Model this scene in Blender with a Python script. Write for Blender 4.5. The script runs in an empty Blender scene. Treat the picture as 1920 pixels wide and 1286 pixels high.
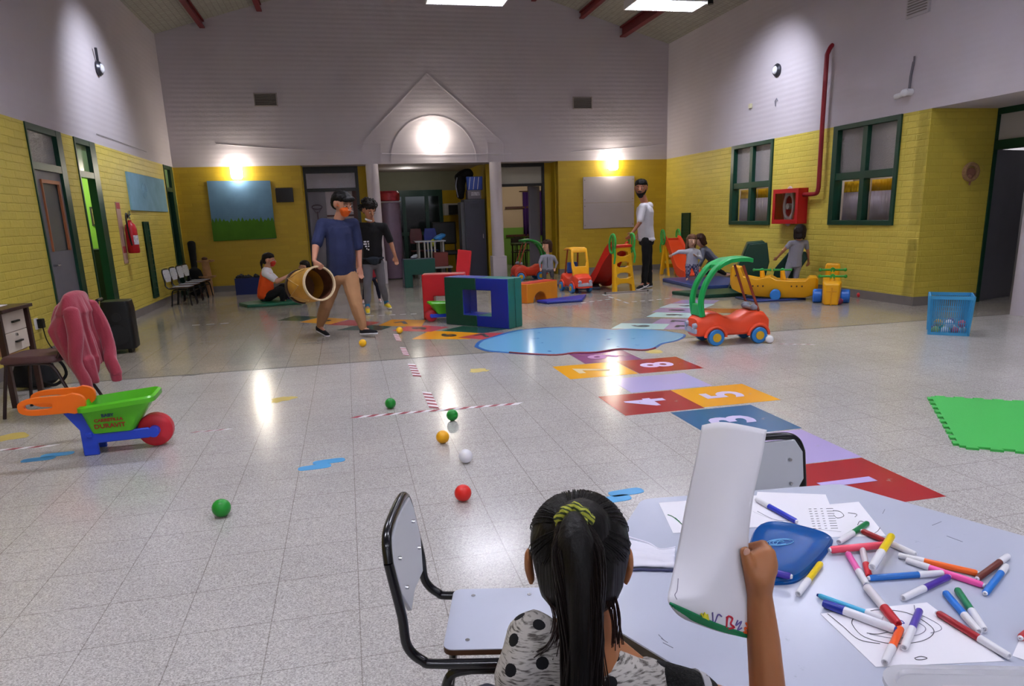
import bpy, bmesh, math, random
from mathutils import Vector, Matrix, noise
random.seed(7)
SC = bpy.context.scene
COL = bpy.data.collections.new('hall')      # joined to the scene at the end of the script
PI = math.pi
# ------------------------------------------------------------ camera
CAMH = 1.40
FPX, CX, CY = 1339.2, 960.0, 729.9
_y, _p, _r = [math.radians(a) for a in (12.423, 13.674, 1.8965)]
_fw = Vector((math.sin(_y)*math.cos(_p), math.cos(_y)*math.cos(_p), -math.sin(_p)))
_rt = Vector((math.cos(_y), -math.sin(_y), 0))
_dn = _fw.cross(_rt)
RT = _rt*math.cos(_r) + _dn*math.sin(_r)
DN = -_rt*math.sin(_r) + _dn*math.cos(_r)
FW = _fw
CAM = Vector((0, 0, CAMH))
cd = bpy.data.cameras.new('camera')
cam = bpy.data.objects.new('camera', cd)
COL.objects.link(cam)
SC.camera = cam
m = Matrix((RT, -DN, -FW)).transposed().to_4x4()
m.translation = CAM
cam.matrix_world = m
cd.sensor_width = 36
cd.lens = FPX/1920*36
cd.shift_y = (CY-643)/1920
cd.clip_start = .02
# measured points of the photograph turned into places in the room
def ray(x, y): return RT*((x-CX)/FPX) + DN*((y-CY)/FPX) + FW
def hit(x, y, ax, v):
    d = ray(x, y)
    return CAM + d*((v-CAM[ax])/d[ax])
def FL(x, y, z=0.0): return hit(x, y, 2, z)
def PY(x, y, Y): return hit(x, y, 1, Y)
def PX(x, y, X): return hit(x, y, 0, X)
def DP(x, y, w): return CAM + ray(x, y)*w          # at distance w along the view axis
# ------------------------------------------------------------ view, world
SC.view_settings.view_transform = 'Standard'
SC.view_settings.look = 'None'
SC.view_settings.gamma = 1
SC.view_settings.exposure = 0.62
try: SC.view_settings.use_curve_mapping = False
except Exception: pass
W = bpy.data.worlds.new('world'); SC.world = W; W.use_nodes = True
W.node_tree.nodes['Background'].inputs[0].default_value = (.75, .85, 1, 1)
W.node_tree.nodes['Background'].inputs[1].default_value = .25

# ------------------------------------------------------------ materials
def lin(c):
    return tuple(((v/12.92) if v <= .04045 else ((v+.055)/1.055)**2.4) for v in c)
def hexc(h): return lin(tuple(int(h[i:i+2], 16)/255 for i in (0, 2, 4)))
MATS = {}
def mat(name, col='808080', rough=.5, metal=0, emit=None, es=0, var=0, vs=6, bump=0, bs=60, trans=0, alpha=1, spec=.5, coat=0, sss=0, sheen=0, ior=1.45):
    if name in MATS: return MATS[name]
    m = bpy.data.materials.new(name); m.use_nodes = True
    nt = m.node_tree; b = nt.nodes['Principled BSDF']
    c = hexc(col) if isinstance(col, str) else col
    b.inputs['Base Color'].default_value = (*c, 1)
    b.inputs['Roughness'].default_value = rough
    b.inputs['Metallic'].default_value = metal
    b.inputs['Specular IOR Level'].default_value = spec
    b.inputs['Transmission Weight'].default_value = trans
    b.inputs['Coat Weight'].default_value = coat
    b.inputs['Alpha'].default_value = alpha
    b.inputs['Subsurface Weight'].default_value = sss
    b.inputs['Subsurface Scale'].default_value = .01
    b.inputs['Sheen Weight'].default_value = sheen
    b.inputs['IOR'].default_value = ior
    if emit:
        b.inputs['Emission Color'].default_value = (*hexc(emit), 1)
        b.inputs['Emission Strength'].default_value = es
    if var or bump:
        tc = nt.nodes.new('ShaderNodeTexCoord')
        n = nt.nodes.new('ShaderNodeTexNoise'); n.inputs['Scale'].default_value = vs; n.inputs['Detail'].default_value = 4
        nt.links.new(tc.outputs['Object'], n.inputs['Vector'])
        if var:
            mr = nt.nodes.new('ShaderNodeMapRange')
            mr.inputs['From Min'].default_value = .25; mr.inputs['From Max'].default_value = .75
            mr.inputs['To Min'].default_value = 1-var; mr.inputs['To Max'].default_value = 1+var
            mx = nt.nodes.new('ShaderNodeVectorMath'); mx.operation = 'SCALE'
            mx.inputs[0].default_value = c
            nt.links.new(n.outputs['Fac'], mr.inputs['Value'])
            nt.links.new(mr.outputs['Result'], mx.inputs['Scale'])
            nt.links.new(mx.outputs['Vector'], b.inputs['Base Color'])
        if bump:
            n2 = nt.nodes.new('ShaderNodeTexNoise'); n2.inputs['Scale'].default_value = bs
            nt.links.new(tc.outputs['Object'], n2.inputs['Vector'])
            bp = nt.nodes.new('ShaderNodeBump'); bp.inputs['Strength'].default_value = bump; bp.inputs['Distance'].default_value = .01
            nt.links.new(n2.outputs['Fac'], bp.inputs['Height'])
            nt.links.new(bp.outputs['Normal'], b.inputs['Normal'])
    MATS[name] = m
    return m
def pl(col, rough=.35):                                    # glossy toy plastic
    return mat('plastic_'+col+('' if rough == .35 else str(rough)), col, rough, var=.03)
def nodes_of(name, rough=.5):
    m = bpy.data.materials.new(name); m.use_nodes = True; MATS[name] = m
    nt = m.node_tree; b = nt.nodes['Principled BSDF']; b.inputs['Roughness'].default_value = rough
    return m, nt, b, nt.nodes.new, nt.links.new
def brick_mat(name, col, axis, mortar, bs_=.9):
    m, nt, b, N, L = nodes_of(name, .55)
    tc = N('ShaderNodeTexCoord'); se = N('ShaderNodeSeparateXYZ'); co = N('ShaderNodeCombineXYZ')
    L(tc.outputs['Object'], se.inputs[0]); L(se.outputs[axis], co.inputs[0]); L(se.outputs[2], co.inputs[1])
    br = N('ShaderNodeTexBrick')
    br.inputs['Scale'].default_value = 1
    br.inputs['Brick Width'].default_value = .34; br.inputs['Row Height'].default_value = .085
    br.inputs['Mortar Size'].default_value = .009; br.inputs['Mortar Smooth'].default_value = .8
    c = hexc(col)
    br.inputs['Color1'].default_value = (*[v*1.05 for v in c], 1); br.inputs['Color2'].default_value = (*[v*.93 for v in c], 1)
    br.inputs['Mortar'].default_value = (*hexc(mortar), 1)
    nz = N('ShaderNodeTexNoise'); nz.inputs['Scale'].default_value = 7; nz.inputs['Detail'].default_value = 5
    L(tc.outputs['Object'], nz.inputs['Vector'])
    va = N('ShaderNodeVectorMath'); va.operation = 'MULTIPLY_ADD'; va.inputs[1].default_value = (.02, .02, 0)
    L(nz.outputs['Color'], va.inputs[0]); L(co.outputs[0], va.inputs[2]); L(va.outputs[0], br.inputs['Vector'])
    L(br.outputs['Color'], b.inputs['Base Color'])
    sb = N('ShaderNodeMath'); sb.operation = 'MULTIPLY_ADD'; sb.inputs[1].default_value = -1
    ns = N('ShaderNodeMath'); ns.operation = 'MULTIPLY'; ns.inputs[1].default_value = .8
    n3 = N('ShaderNodeTexNoise'); n3.inputs['Scale'].default_value = 22; n3.inputs['Detail'].default_value = 3
    L(tc.outputs['Object'], n3.inputs['Vector']); L(n3.outputs['Fac'], ns.inputs[0])
    L(br.outputs['Fac'], sb.inputs[0]); L(ns.outputs[0], sb.inputs[2])
    bp = N('ShaderNodeBump'); bp.inputs['Strength'].default_value = bs_; bp.inputs['Distance'].default_value = .012
    L(sb.outputs[0], bp.inputs['Height']); L(bp.outputs['Normal'], b.inputs['Normal'])
    return m
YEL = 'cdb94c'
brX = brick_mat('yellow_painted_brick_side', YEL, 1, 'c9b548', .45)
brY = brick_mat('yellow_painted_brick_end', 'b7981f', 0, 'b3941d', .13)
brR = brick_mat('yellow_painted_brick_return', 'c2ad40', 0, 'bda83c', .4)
def white_mat():
    m, nt, b, N, L = nodes_of('white_painted_wall', .75)
    tc = N('ShaderNodeTexCoord'); n = N('ShaderNodeTexNoise'); n.inputs['Scale'].default_value = .7; n.inputs['Detail'].default_value = 6
    L(tc.outputs['Object'], n.inputs['Vector'])
    cr = N('ShaderNodeValToRGB')
    cr.color_ramp.elements[0].position = .3; cr.color_ramp.elements[0].color = (*hexc('bab1b7'), 1)
    cr.color_ramp.elements[1].position = .7; cr.color_ramp.elements[1].color = (*hexc('c5bdc4'), 1)
    L(n.outputs['Fac'], cr.inputs[0]); L(cr.outputs[0], b.inputs['Base Color'])
    w = N('ShaderNodeTexWave'); w.bands_direction = 'Z'; w.inputs['Scale'].default_value = 3.5; w.inputs['Distortion'].default_value = .6; w.inputs['Detail'].default_value = 3
    L(tc.outputs['Object'], w.inputs['Vector'])
    bp = N('ShaderNodeBump'); bp.inputs['Strength'].default_value = .12; bp.inputs['Distance'].default_value = .01
    L(w.outputs['Fac'], bp.inputs['Height']); L(bp.outputs['Normal'], b.inputs['Normal'])
    return m
whitew = white_mat()
def floor_mat():
    m, nt, b, N, L = nodes_of('terrazzo_tiles', .2)
    tc = N('ShaderNodeTexCoord')
    v = N('ShaderNodeTexVoronoi'); v.inputs['Scale'].default_value = 240
    L(tc.outputs['Object'], v.inputs['Vector'])
    cr = N('ShaderNodeValToRGB'); e = cr.color_ramp.elements
    e[0].position = 0; e[0].color = (*hexc('989290'), 1); e[1].position = 1; e[1].color = (*hexc('d2cecc'), 1)
    for p, c in ((.22, 'a8a2a0'), (.45, 'b7b2b0'), (.75, 'c1bcba')):
        k = cr.color_ramp.elements.new(p); k.color = (*hexc(c), 1)
    sep = N('ShaderNodeSeparateColor'); L(v.outputs['Color'], sep.inputs[0]); L(sep.outputs[0], cr.inputs[0])
    # the older, darker and browner tiles beyond the joint
    se = N('ShaderNodeSeparateXYZ'); L(tc.outputs['Object'], se.inputs[0])
    gt = N('ShaderNodeMath'); gt.operation = 'GREATER_THAN'; gt.inputs[1].default_value = 7.31; L(se.outputs[1], gt.inputs[0])
    old = N('ShaderNodeVectorMath'); old.operation = 'MULTIPLY'; old.inputs[1].default_value = (.80, .76, .67)
    L(cr.outputs[0], old.inputs[0])
    mx = N('ShaderNodeMix'); mx.data_type = 'RGBA'
    L(gt.outputs[0], mx.inputs[0]); L(cr.outputs[0], mx.inputs[6]); L(old.outputs[0], mx.inputs[7])
    # stains and wear
    nz = N('ShaderNodeTexNoise'); nz.inputs['Scale'].default_value = 1.1; nz.inputs['Detail'].default_value = 7; L(tc.outputs['Object'], nz.inputs['Vector'])
    mr = N('ShaderNodeMapRange'); mr.inputs[1].default_value = .3; mr.inputs[2].default_value = .7; mr.inputs[3].default_value = .92; mr.inputs[4].default_value = 1.06
    L(nz.outputs['Fac'], mr.inputs[0])
    # tile joints
    mp = N('ShaderNodeMapping'); mp.inputs['Location'].default_value = (.065+.3125*40, -3.07+.3067*40, 0)
    L(tc.outputs['Object'], mp.inputs[0])
    br = N('ShaderNodeTexBrick'); br.offset = 0; br.inputs['Scale'].default_value = 1
    br.inputs['Brick Width'].default_value = .3125; br.inputs['Row Height'].default_value = .3067
    br.inputs['Mortar Size'].default_value = .0024; br.inputs['Mortar Smooth'].default_value = .3
    br.inputs['Color1'].default_value = (1, 1, 1, 1); br.inputs['Color2'].default_value = (.965, .965, .97, 1); br.inputs['Mortar'].default_value = (.62, .6, .58, 1)
    L(mp.outputs[0], br.inputs['Vector'])
    sm = N('ShaderNodeVectorMath'); sm.operation = 'MULTIPLY'; L(mx.outputs[2], sm.inputs[0]); L(br.outputs['Color'], sm.inputs[1])
    sc = N('ShaderNodeVectorMath'); sc.operation = 'SCALE'; L(sm.outputs[0], sc.inputs[0]); L(mr.outputs[0], sc.inputs['Scale'])
    L(sc.outputs[0], b.inputs['Base Color'])
    rr = N('ShaderNodeMapRange'); rr.inputs[3].default_value = .15; rr.inputs[4].default_value = .22
    L(nz.outputs['Fac'], rr.inputs[0])
    # waxed and shinier beyond the joint
    ro = N('ShaderNodeMath'); ro.operation = 'MULTIPLY_ADD'; ro.inputs[1].default_value = -.05
    L(gt.outputs[0], ro.inputs[0]); L(rr.outputs[0], ro.inputs[2]); L(ro.outputs[0], b.inputs['Roughness'])
    bp = N('ShaderNodeBump'); bp.inputs['Strength'].default_value = .05; bp.inputs['Distance'].default_value = .02
    n4 = N('ShaderNodeTexNoise'); n4.inputs['Scale'].default_value = 2.5; L(tc.outputs['Object'], n4.inputs['Vector'])
    L(n4.outputs['Fac'], bp.inputs['Height']); L(bp.outputs['Normal'], b.inputs['Normal'])
    return m
floorm = floor_mat()
def mesh_ceiling():
    m, nt, b, N, L = nodes_of('ceiling_insulation_and_netting', .5)
    tc = N('ShaderNodeTexCoord')
    br = N('ShaderNodeTexBrick'); br.offset = 0; br.inputs['Scale'].default_value = 1
    br.inputs['Brick Width'].default_value = .10; br.inputs['Row Height'].default_value = .10; br.inputs['Mortar Size'].default_value = .012; br.inputs['Mortar Smooth'].default_value = 1
    br.inputs['Color1'].default_value = (*hexc('9a968c'), 1); br.inputs['Color2'].default_value = (*hexc('8f8b82'), 1); br.inputs['Mortar'].default_value = (*hexc('77736a'), 1)
    L(tc.outputs['Object'], br.inputs['Vector']); L(br.outputs['Color'], b.inputs['Base Color'])
    n = N('ShaderNodeTexNoise'); n.inputs['Scale'].default_value = 9; L(tc.outputs['Object'], n.inputs['Vector'])
    bp = N('ShaderNodeBump'); bp.inputs['Strength'].default_value = .5; bp.inputs['Distance'].default_value = .03
    L(n.outputs['Fac'], bp.inputs['Height']); L(bp.outputs['Normal'], b.inputs['Normal'])
    return m
ceilm = mesh_ceiling()
def textured_glass(name, col, scale=60):
    m, nt, b, N, L = nodes_of(name, .12)
    b.inputs['Base Color'].default_value = (*hexc(col), 1)
    tc = N('ShaderNodeTexCoord'); v = N('ShaderNodeTexVoronoi'); v.inputs['Scale'].default_value = scale; L(tc.outputs['Object'], v.inputs['Vector'])
    bp = N('ShaderNodeBump'); bp.inputs['Strength'].default_value = .5; bp.inputs['Distance'].default_value = .01
    L(v.outputs['Distance'], bp.inputs['Height']); L(bp.outputs['Normal'], b.inputs['Normal'])
    return m
frost = textured_glass('textured_window_glass', '8d8788')
green = mat('dark_green_paint', '0d3b2a', .35)
skirt = mat('grey_skirting', '77706e', .5, var=.08)
plaster = mat('grey_plaster', '8b8d80', .8, var=.05)
redst = mat('dark_red_steel', '6e1c20', .45, var=.1)
greyd = mat('grey_door_paint', '6c6a74', .5, var=.04)
wood = mat('brown_wood', '4a2418', .5, var=.2, vs=20)
blk = mat('black_plastic', '0c0c0f', .4)
blkp = mat('black_enamel_tube', '101018', .2, spec=.7)
whitep = mat('white_plastic', 'e4e2e6', .35)
chrome = mat('polished_metal', 'b8b8bc', .2, metal=1)
greyp = mat('grey_plastic', '8b8f9e', .45)
lamg = mat('grey_laminate', 'bcc0d2', .22, var=.015, vs=3, spec=.5)
paperm = mat('white_paper', 'ece9f2', .8)

# ------------------------------------------------------------ building helpers
_t = bmesh.new(); bmesh.ops.create_icosphere(_t, subdivisions=2, radius=1); ICO = [v.co.copy() for v in _t.verts]; _t.free()
class G:
    """collects shapes into one mesh"""
    def __init__(s): s.b = bmesh.new(); s.mi = 0; s.k = 0; s.jit = .0003
    def _tag(s, fs):
        for f in fs: f.material_index = s.mi
    def box(s, c, d, rot=None, rz=0):
        M = Matrix.Translation(Vector(c)) @ (rot.to_4x4() if rot else Matrix.Rotation(rz, 4, 'Z')) @ Matrix.Diagonal((*d, 1))
        r = bmesh.ops.create_cube(s.b, size=1, matrix=M)
        s._tag({f for v in r['verts'] for f in v.link_faces}); return s
    def bb(s, x0, x1, y0, y1, z0, z1):
        e = s.jit*(s.k % 6); s.k += 1          # parts that cross never share a face
        return s.box(((x0+x1)/2, (y0+y1)/2, (z0+z1)/2), (abs(x1-x0)+e, abs(y1-y0)+e, abs(z1-z0)+e))
    def cyl(s, a, b, r, r2=None, n=16, caps=True):
        a, b = Vector(a), Vector(b); d = b-a
        M = Matrix.Translation((a+b)/2) @ d.to_track_quat('Z', 'Y').to_matrix().to_4x4()
        q = bmesh.ops.create_cone(s.b, cap_ends=caps, segments=n, radius1=r, radius2=r if r2 is None else r2, depth=d.length, matrix=M)
        s._tag({f for v in q['verts'] for f in v.link_faces}); return s
    def sph(s, c, r, sub=2, rot=None):
        r = (r, r, r) if isinstance(r, (int, float)) else r
        M = Matrix.Translation(Vector(c)) @ (rot.to_4x4() if rot else Matrix.Identity(4)) @ Matrix.Diagonal((*r, 1))
        q = bmesh.ops.create_icosphere(s.b, subdivisions=sub, radius=1, matrix=M)
        s._tag({f for v in q['verts'] for f in v.link_faces}); return s
    def poly(s, pts, vec):
        """prism: closed polygon (3d points) pushed along vec"""
        vec = Vector(vec); a = [s.b.verts.new(Vector(p)) for p in pts]; b = [s.b.verts.new(Vector(p)+vec) for p in pts]
        n = len(a); fs = [s.b.faces.new(a[::-1]), s.b.faces.new(b)]
        s._tag(fs)
        sd = [s.b.faces.new((a[i], a[(i+1) % n], b[(i+1) % n], b[i])) for i in range(n)]
        s._tag(sd); s.side = sd; return s
    def tube(s, pts, r, n=10, closed=False, flat=1.0, up=None):
        pts = [Vector(p) for p in pts]; rings = []; N = len(pts); prev = None
        for i, p in enumerate(pts):
            a = pts[(i-1) % N] if (closed or i) else p
            c = pts[(i+1) % N] if (closed or i < N-1) else p
            t = (c-a).normalized()
            if prev is None:
                u = Vector(up) if up else (Vector((0, 0, 1)) if abs(t.z) < .9 else Vector((1, 0, 0)))
            else: u = prev
            u = (u - t*u.dot(t)).normalized(); prev = u; w = t.cross(u)
            rr = r[i] if isinstance(r, (list, tuple)) else r
            rings.append([s.b.verts.new(p + u*math.cos(k*2*PI/n)*rr + w*math.sin(k*2*PI/n)*rr*flat) for k in range(n)])
        fs = []
        for i in range(N if closed else N-1):
            A, B = rings[i], rings[(i+1) % N]
            for k in range(n): fs.append(s.b.faces.new((A[k], A[(k+1) % n], B[(k+1) % n], B[k])))
        if not closed: fs += [s.b.faces.new(rings[0][::-1]), s.b.faces.new(rings[-1])]
        s._tag(fs); return s
    def loft(s, rings, close=True, caps=True):
        R = [[s.b.verts.new(Vector(p)) for p in r] for r in rings]; n = len(R[0]); fs = []
        for A, B in zip(R, R[1:]):
            for k in range(n if close else n-1): fs.append(s.b.faces.new((A[k], A[(k+1) % n], B[(k+1) % n], B[k])))
        if caps and close: fs += [s.b.faces.new(R[0][::-1]), s.b.faces.new(R[-1])]
        s._tag(fs); return s
    def lathe(s, prof, c=(0, 0, 0), n=24, axis=None, a0=0, a1=2*PI):
        c = Vector(c); q = Vector(axis).to_track_quat('Z', 'Y').to_matrix() if axis else Matrix.Identity(3)
        full = abs(a1-a0-2*PI) < 1e-4; k = n if full else n+1
        rings = [[s.b.verts.new(c+q@Vector((max(r, 1e-5)*math.cos(a0+(a1-a0)*i/n), max(r, 1e-5)*math.sin(a0+(a1-a0)*i/n), z))) for i in range(k)] for r, z in prof]
        fs = []
        for A, B in zip(rings, rings[1:]):
            for i in range(n): fs.append(s.b.faces.new((A[i], A[(i+1) % k], B[(i+1) % k], B[i])))
        s._tag(fs); return s
    def hull(s, ells, rot=None):
        t = bmesh.new()
        for c, r in ells:
            r = (r, r, r) if isinstance(r, (int, float)) else r
            M = Matrix.Translation(Vector(c)) @ (rot.to_4x4() if rot else Matrix.Identity(4)) @ Matrix.Diagonal((*r, 1))
            for p in ICO: t.verts.new(M @ p)
        q = bmesh.ops.convex_hull(t, input=list(t.verts))
        m_ = {}
        for f in t.faces:
            vs = []
            for v in f.verts:
                if v not in m_: m_[v] = s.b.verts.new(v.co)
                vs.append(m_[v])
            s.b.faces.new(vs)
        t.free()
        return s
    def cap(s, a, ra, b, rb): return s.hull([(a, ra), (b, rb)])
    def xf(s, M): bmesh.ops.transform(s.b, matrix=M, verts=s.b.verts); return s
    def build(s, name, m, parent=None, bevel=0, seg=2, ang=35, flat=False, loc=None):
        me = bpy.data.meshes.new(name)
        bmesh.ops.recalc_face_normals(s.b, faces=s.b.faces)
        if loc is not None: bmesh.ops.translate(s.b, vec=-Vector(loc), verts=s.b.verts)
        s.b.to_mesh(me); s.b.free()
        for k in (m if isinstance(m, (list, tuple)) else [m]): me.materials.append(k)
        if not flat:
            for p in me.polygons: p.use_smooth = True
            me.set_sharp_from_angle(angle=math.radians(ang))
        o = bpy.data.objects.new(name, me); COL.objects.link(o)
        if loc is not None: o.location = loc
        if parent: o.parent = parent
        if bevel:
            bv = o.modifiers.new('bevel', 'BEVEL'); bv.width = bevel; bv.segments = seg; bv.limit_method = 'ANGLE'; bv.angle_limit = math.radians(40)
        return o
    def remesh(s, name, m, parent=None, vox=.008, smooth=3, disp=0, dscale=20, loc=None, decimate=0):
        """one continuous skin over everything collected"""
        if loc is not None: bmesh.ops.translate(s.b, vec=-Vector(loc), verts=s.b.verts)
        me = bpy.data.meshes.new(name+'_raw'); s.b.to_mesh(me); s.b.free()
        t = bpy.data.objects.new('raw', me); SC.collection.objects.link(t)
        r = t.modifiers.new('r', 'REMESH'); r.mode = 'VOXEL'; r.voxel_size = vox; r.adaptivity = 0
        if smooth:
            q = t.modifiers.new('s', 'SMOOTH'); q.iterations = smooth; q.factor = .5
        dg = bpy.context.evaluated_depsgraph_get(); dg.update()
        me2 = bpy.data.meshes.new_from_object(t.evaluated_get(dg)); me2.name = name
        bpy.data.objects.remove(t); bpy.data.meshes.remove(me)
        if disp:
            nn = [v.normal.copy() for v in me2.vertices]; cc = [v.co.copy() for v in me2.vertices]
            flat_ = []
            for c_, n_ in zip(cc, nn): flat_.extend(c_+n_*(noise.noise(c_*dscale)*disp))
            me2.vertices.foreach_set('co', flat_); me2.update()
        me2.materials.clear()
        for k in (m if isinstance(m, (list, tuple)) else [m]): me2.materials.append(k)
        for p in me2.polygons: p.use_smooth = True
        o = bpy.data.objects.new(name, me2); COL.objects.link(o)
        if loc is not None: o.location = loc
        if parent: o.parent = parent
        return o
def tag(o, label=None, cat=None, group=None, kind=None):
    if label: o['label'] = label
    if cat: o['category'] = cat
    if group: o['group'] = group
    if kind: o['kind'] = kind
    return o
def thing(name, label, cat, loc=(0, 0, 0), rz=0, group=None):
    o = bpy.data.objects.new(name, None); COL.objects.link(o); o.empty_display_size = .1
    o.location = loc; o.rotation_euler = (0, 0, rz)
    return tag(o, label, cat, group)
def struct(o): o['kind'] = 'structure'; return o
def copy_tree(o, parent=None, label=None):
    c = o.copy(); COL.objects.link(c); c.parent = parent
    for ch in list(o.children): copy_tree(ch, c)
    if label: c['label'] = label
    return c
def rrect(w, h, r, n=5, c=(0, 0)):
    out = []
    for cx, cy, a in ((w/2-r, h/2-r, 0), (-w/2+r, h/2-r, 90), (-w/2+r, -h/2+r, 180), (w/2-r, -h/2+r, 270)):
        for i in range(n+1):
            t = math.radians(a+90*i/n); out.append((c[0]+cx+r*math.cos(t), c[1]+cy+r*math.sin(t)))
    return out
def smoothpath(pts, n=6):
    P = [Vector(p) for p in pts]; out = []
    for i in range(len(P)-1):
        p0 = P[max(i-1, 0)]; p1 = P[i]; p2 = P[i+1]; p3 = P[min(i+2, len(P)-1)]
        for k in range(n):
            t = k/n
            out.append(.5*((2*p1)+(p2-p0)*t+(2*p0-5*p1+4*p2-p3)*t*t+(3*p1-p0-3*p2+p3)*t**3))
    out.append(P[-1]); return out
def text_mesh(name, s, size, m, parent, M, extrude=.0008, bold=.0):
    cu = bpy.data.curves.new(name, 'FONT'); cu.body = s; cu.size = size; cu.extrude = extrude; cu.offset = bold; cu.align_x = 'CENTER'; cu.align_y = 'CENTER'; cu.resolution_u = 3
    t = bpy.data.objects.new('t', cu); SC.collection.objects.link(t)
    dg = bpy.context.evaluated_depsgraph_get(); dg.update()
    me = bpy.data.meshes.new_from_object(t.evaluated_get(dg)); me.name = name
    bpy.data.objects.remove(t); me.transform(M); me.materials.clear(); me.materials.append(m)
    o = bpy.data.objects.new(name, me); COL.objects.link(o)
    if parent: o.parent = parent
    return o
# ============================================================ THE ROOM
XL, XR, YB, ZY, ZE, XM, SL = -3.35, 7.58, 16.5, 2.58, 5.10, 2.115, .295
YF = -5.0
ZR = ZE + SL*(XR-XM)
YJ = 8.45            # where the right wall turns outward
# floor
g = G(); g.bb(-7.5, 13, YF-.2, 23, -.12, 0); struct(g.build('floor', floorm, flat=True))
def wall_x(name, X, t, y0, y1, z0, z1, holes, m, back=-1):
    ys = sorted({y0, y1, *[h[0] for h in holes], *[h[1] for h in holes]}); zs = sorted({z0, z1, *[h[2] for h in holes], *[h[3] for h in holes]})
    g = G(); g.jit = 0
    for a, b in zip(ys, ys[1:]):
        for c, d in zip(zs, zs[1:]):
            if any(h[0] <= a and b <= h[1] and h[2] <= c and d <= h[3] for h in holes): continue
            g.bb(X, X+t*back, a, b, c, d)
    bmesh.ops.remove_doubles(g.b, verts=g.b.verts, dist=1e-5)
    return struct(g.build(name, m, flat=True))
def wall_y(name, Y, t, x0, x1, z0, z1, holes, m):
    xs = sorted({x0, x1, *[h[0] for h in holes], *[h[1] for h in holes]}); zs = sorted({z0, z1, *[h[2] for h in holes], *[h[3] for h in holes]})
    g = G(); g.jit = 0
    for a, b in zip(xs, xs[1:]):
        for c, d in zip(zs, zs[1:]):
            if any(h[0] <= a and b <= h[1] and h[2] <= c and d <= h[3] for h in holes): continue
            g.bb(a, b, Y, Y+t, c, d)
    return struct(g.build(name, m, flat=True))
SK = .125
D1 = (9.30, 10.35); D2 = (10.80, 11.62); D3 = (15.65, 16.38)
wl = wall_x('wall_left', XL, .08, YF, YB+.2, SK, ZY, [(D1[0], D1[1], SK, ZY), (D2[0], D2[1], SK, ZY), (D3[0], D3[1], SK, ZY)], brX)
wall_x('wall_left_upper', XL, .2, YF, YB+.2, ZY, ZE, [], whitew)
for a, b in ((YF, D1[0]), (D1[1], D2[0]), (D2[1], D3[0]), (D3[1], YB)):
    g = G(); g.bb(XL-.2, XL+.004, a, b, 0, SK); struct(g.build('baseboard_left', skirt))
W1 = (12.02, 13.46, 1.08, ZY); W2 = (8.93, 10.36, 1.09, ZY)
wall_x('wall_right', XR, .2, YJ, YB+.2, SK, ZY, [W1, W2], brX, 1)
wall_x('wall_right_upper', XR, .2, YF, YB+.2, ZY, ZE, [], whitew, 1)
g = G(); g.bb(XR-.004, XR+.2, YJ, YB, 0, SK); struct(g.build('baseboard_right', skirt))
# wall turning outward at the right with a doorway, white soffit over the recess
XD = 8.62
g = G(); g.bb(XR, XD, YJ-.02, YJ+.18, SK, ZY); struct(g.build('wall_right_return', brR, flat=True))
g = G(); g.bb(XR, XD, YJ-.024, YJ+.18, 0, SK); struct(g.build('baseboard_right_return', skirt))
g = G(); g.bb(XR+.2, 12, YF, YJ+.2, ZY, ZY+.2); struct(g.build('ceiling_recess', whitew, flat=True))
g = G(); g.bb(XD, XD+.2, YF, 7.35, 0, ZY); struct(g.build('wall_right_recess', mat('pale_green_wall', 'b9bf9a', .7), flat=True))
g = G(); g.bb(XD+1.3, XD+1.4, 5.5, 11, 0, 2.9); g.bb(XD, XD+1.4, 10.9, 11, 0, 2.9); struct(g.build('wall_side_room', mat('side_room_wall', '77767c', .8), flat=True))
g = G(); g.bb(XR+.2, XD+1.4, YJ+.2, 11, ZY, ZY+.1); struct(g.build('ceiling_side_room', whitew, flat=True))
# front wall behind the camera
g = G(); g.bb(XL-.2, 10, YF-.2, YF, 0, 7); struct(g.build('wall_front', whitew, flat=True))
# far wall: yellow ends, gable above
wall_y('wall_back_left', YB, .2, XL-.2, -.82, SK, ZY, [], brY)
wall_y('wall_back_right', YB, .2, 4.89, XR+.2, SK, ZY, [], brY)
g = G(); g.bb(XL, -.82, YB-.004, YB+.1, 0, SK); struct(g.build('baseboard_back_left', skirt))
g = G(); g.bb(4.89, XR, YB-.004, YB+.1, 0, SK); struct(g.build('baseboard_back_right', skirt))
g = G(); g.poly([(XL, YB, ZY), (XR, YB, ZY), (XR, YB, ZE+.02), (XM, YB, ZR+.02), (XL, YB, ZE+.02)], (0, .2, 0))
wb = struct(g.build('wall_back_upper', whitew, flat=True))
# shallow raised outline of gable, arch and pilaster tops over the columns
g = G()
def strip(pts, w=.02, d=.012):
    for a, b in zip(pts, pts[1:]):
        a = Vector(a); b = Vector(b); c = (a+b)/2; L_ = (b-a).length+w*.8
        g.box(c, (L_, d*2, w), rot=Matrix.Rotation(-math.atan2(b.z-a.z, b.x-a.x), 3, 'Y'))
strip([(.5, YB, 3.02), (1.99, YB, 4.43), (3.6, YB, 3.02)])
strip([(.52, YB, 2.58), (.52, YB, 3.0), (.9, YB, 3.0), (.9, YB, 2.58)]); strip([(3.26, YB, 2.58), (3.26, YB, 3.0), (3.62, YB, 3.0), (3.62, YB, 2.58)])
strip([(2.05+.95*math.cos(t*PI/20), YB, 2.62+.95*math.sin(t*PI/20)) for t in range(21)])
struct(g.build('trim_1', whitew))
# roof slopes
for s_, nm in ((-1, 'ceiling_left'), (1, 'ceiling_right')):
    xe = XL-.2 if s_ < 0 else XR+.2
    ze = ZE - SL*.2
    g = G(); g.poly([(XM, YF, ZR), (xe, YF, ze), (xe, YF, ze+.15), (XM, YF, ZR+.15)], (0, YB-YF+.3, 0))
    struct(g.build(nm, ceilm, flat=True))
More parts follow.
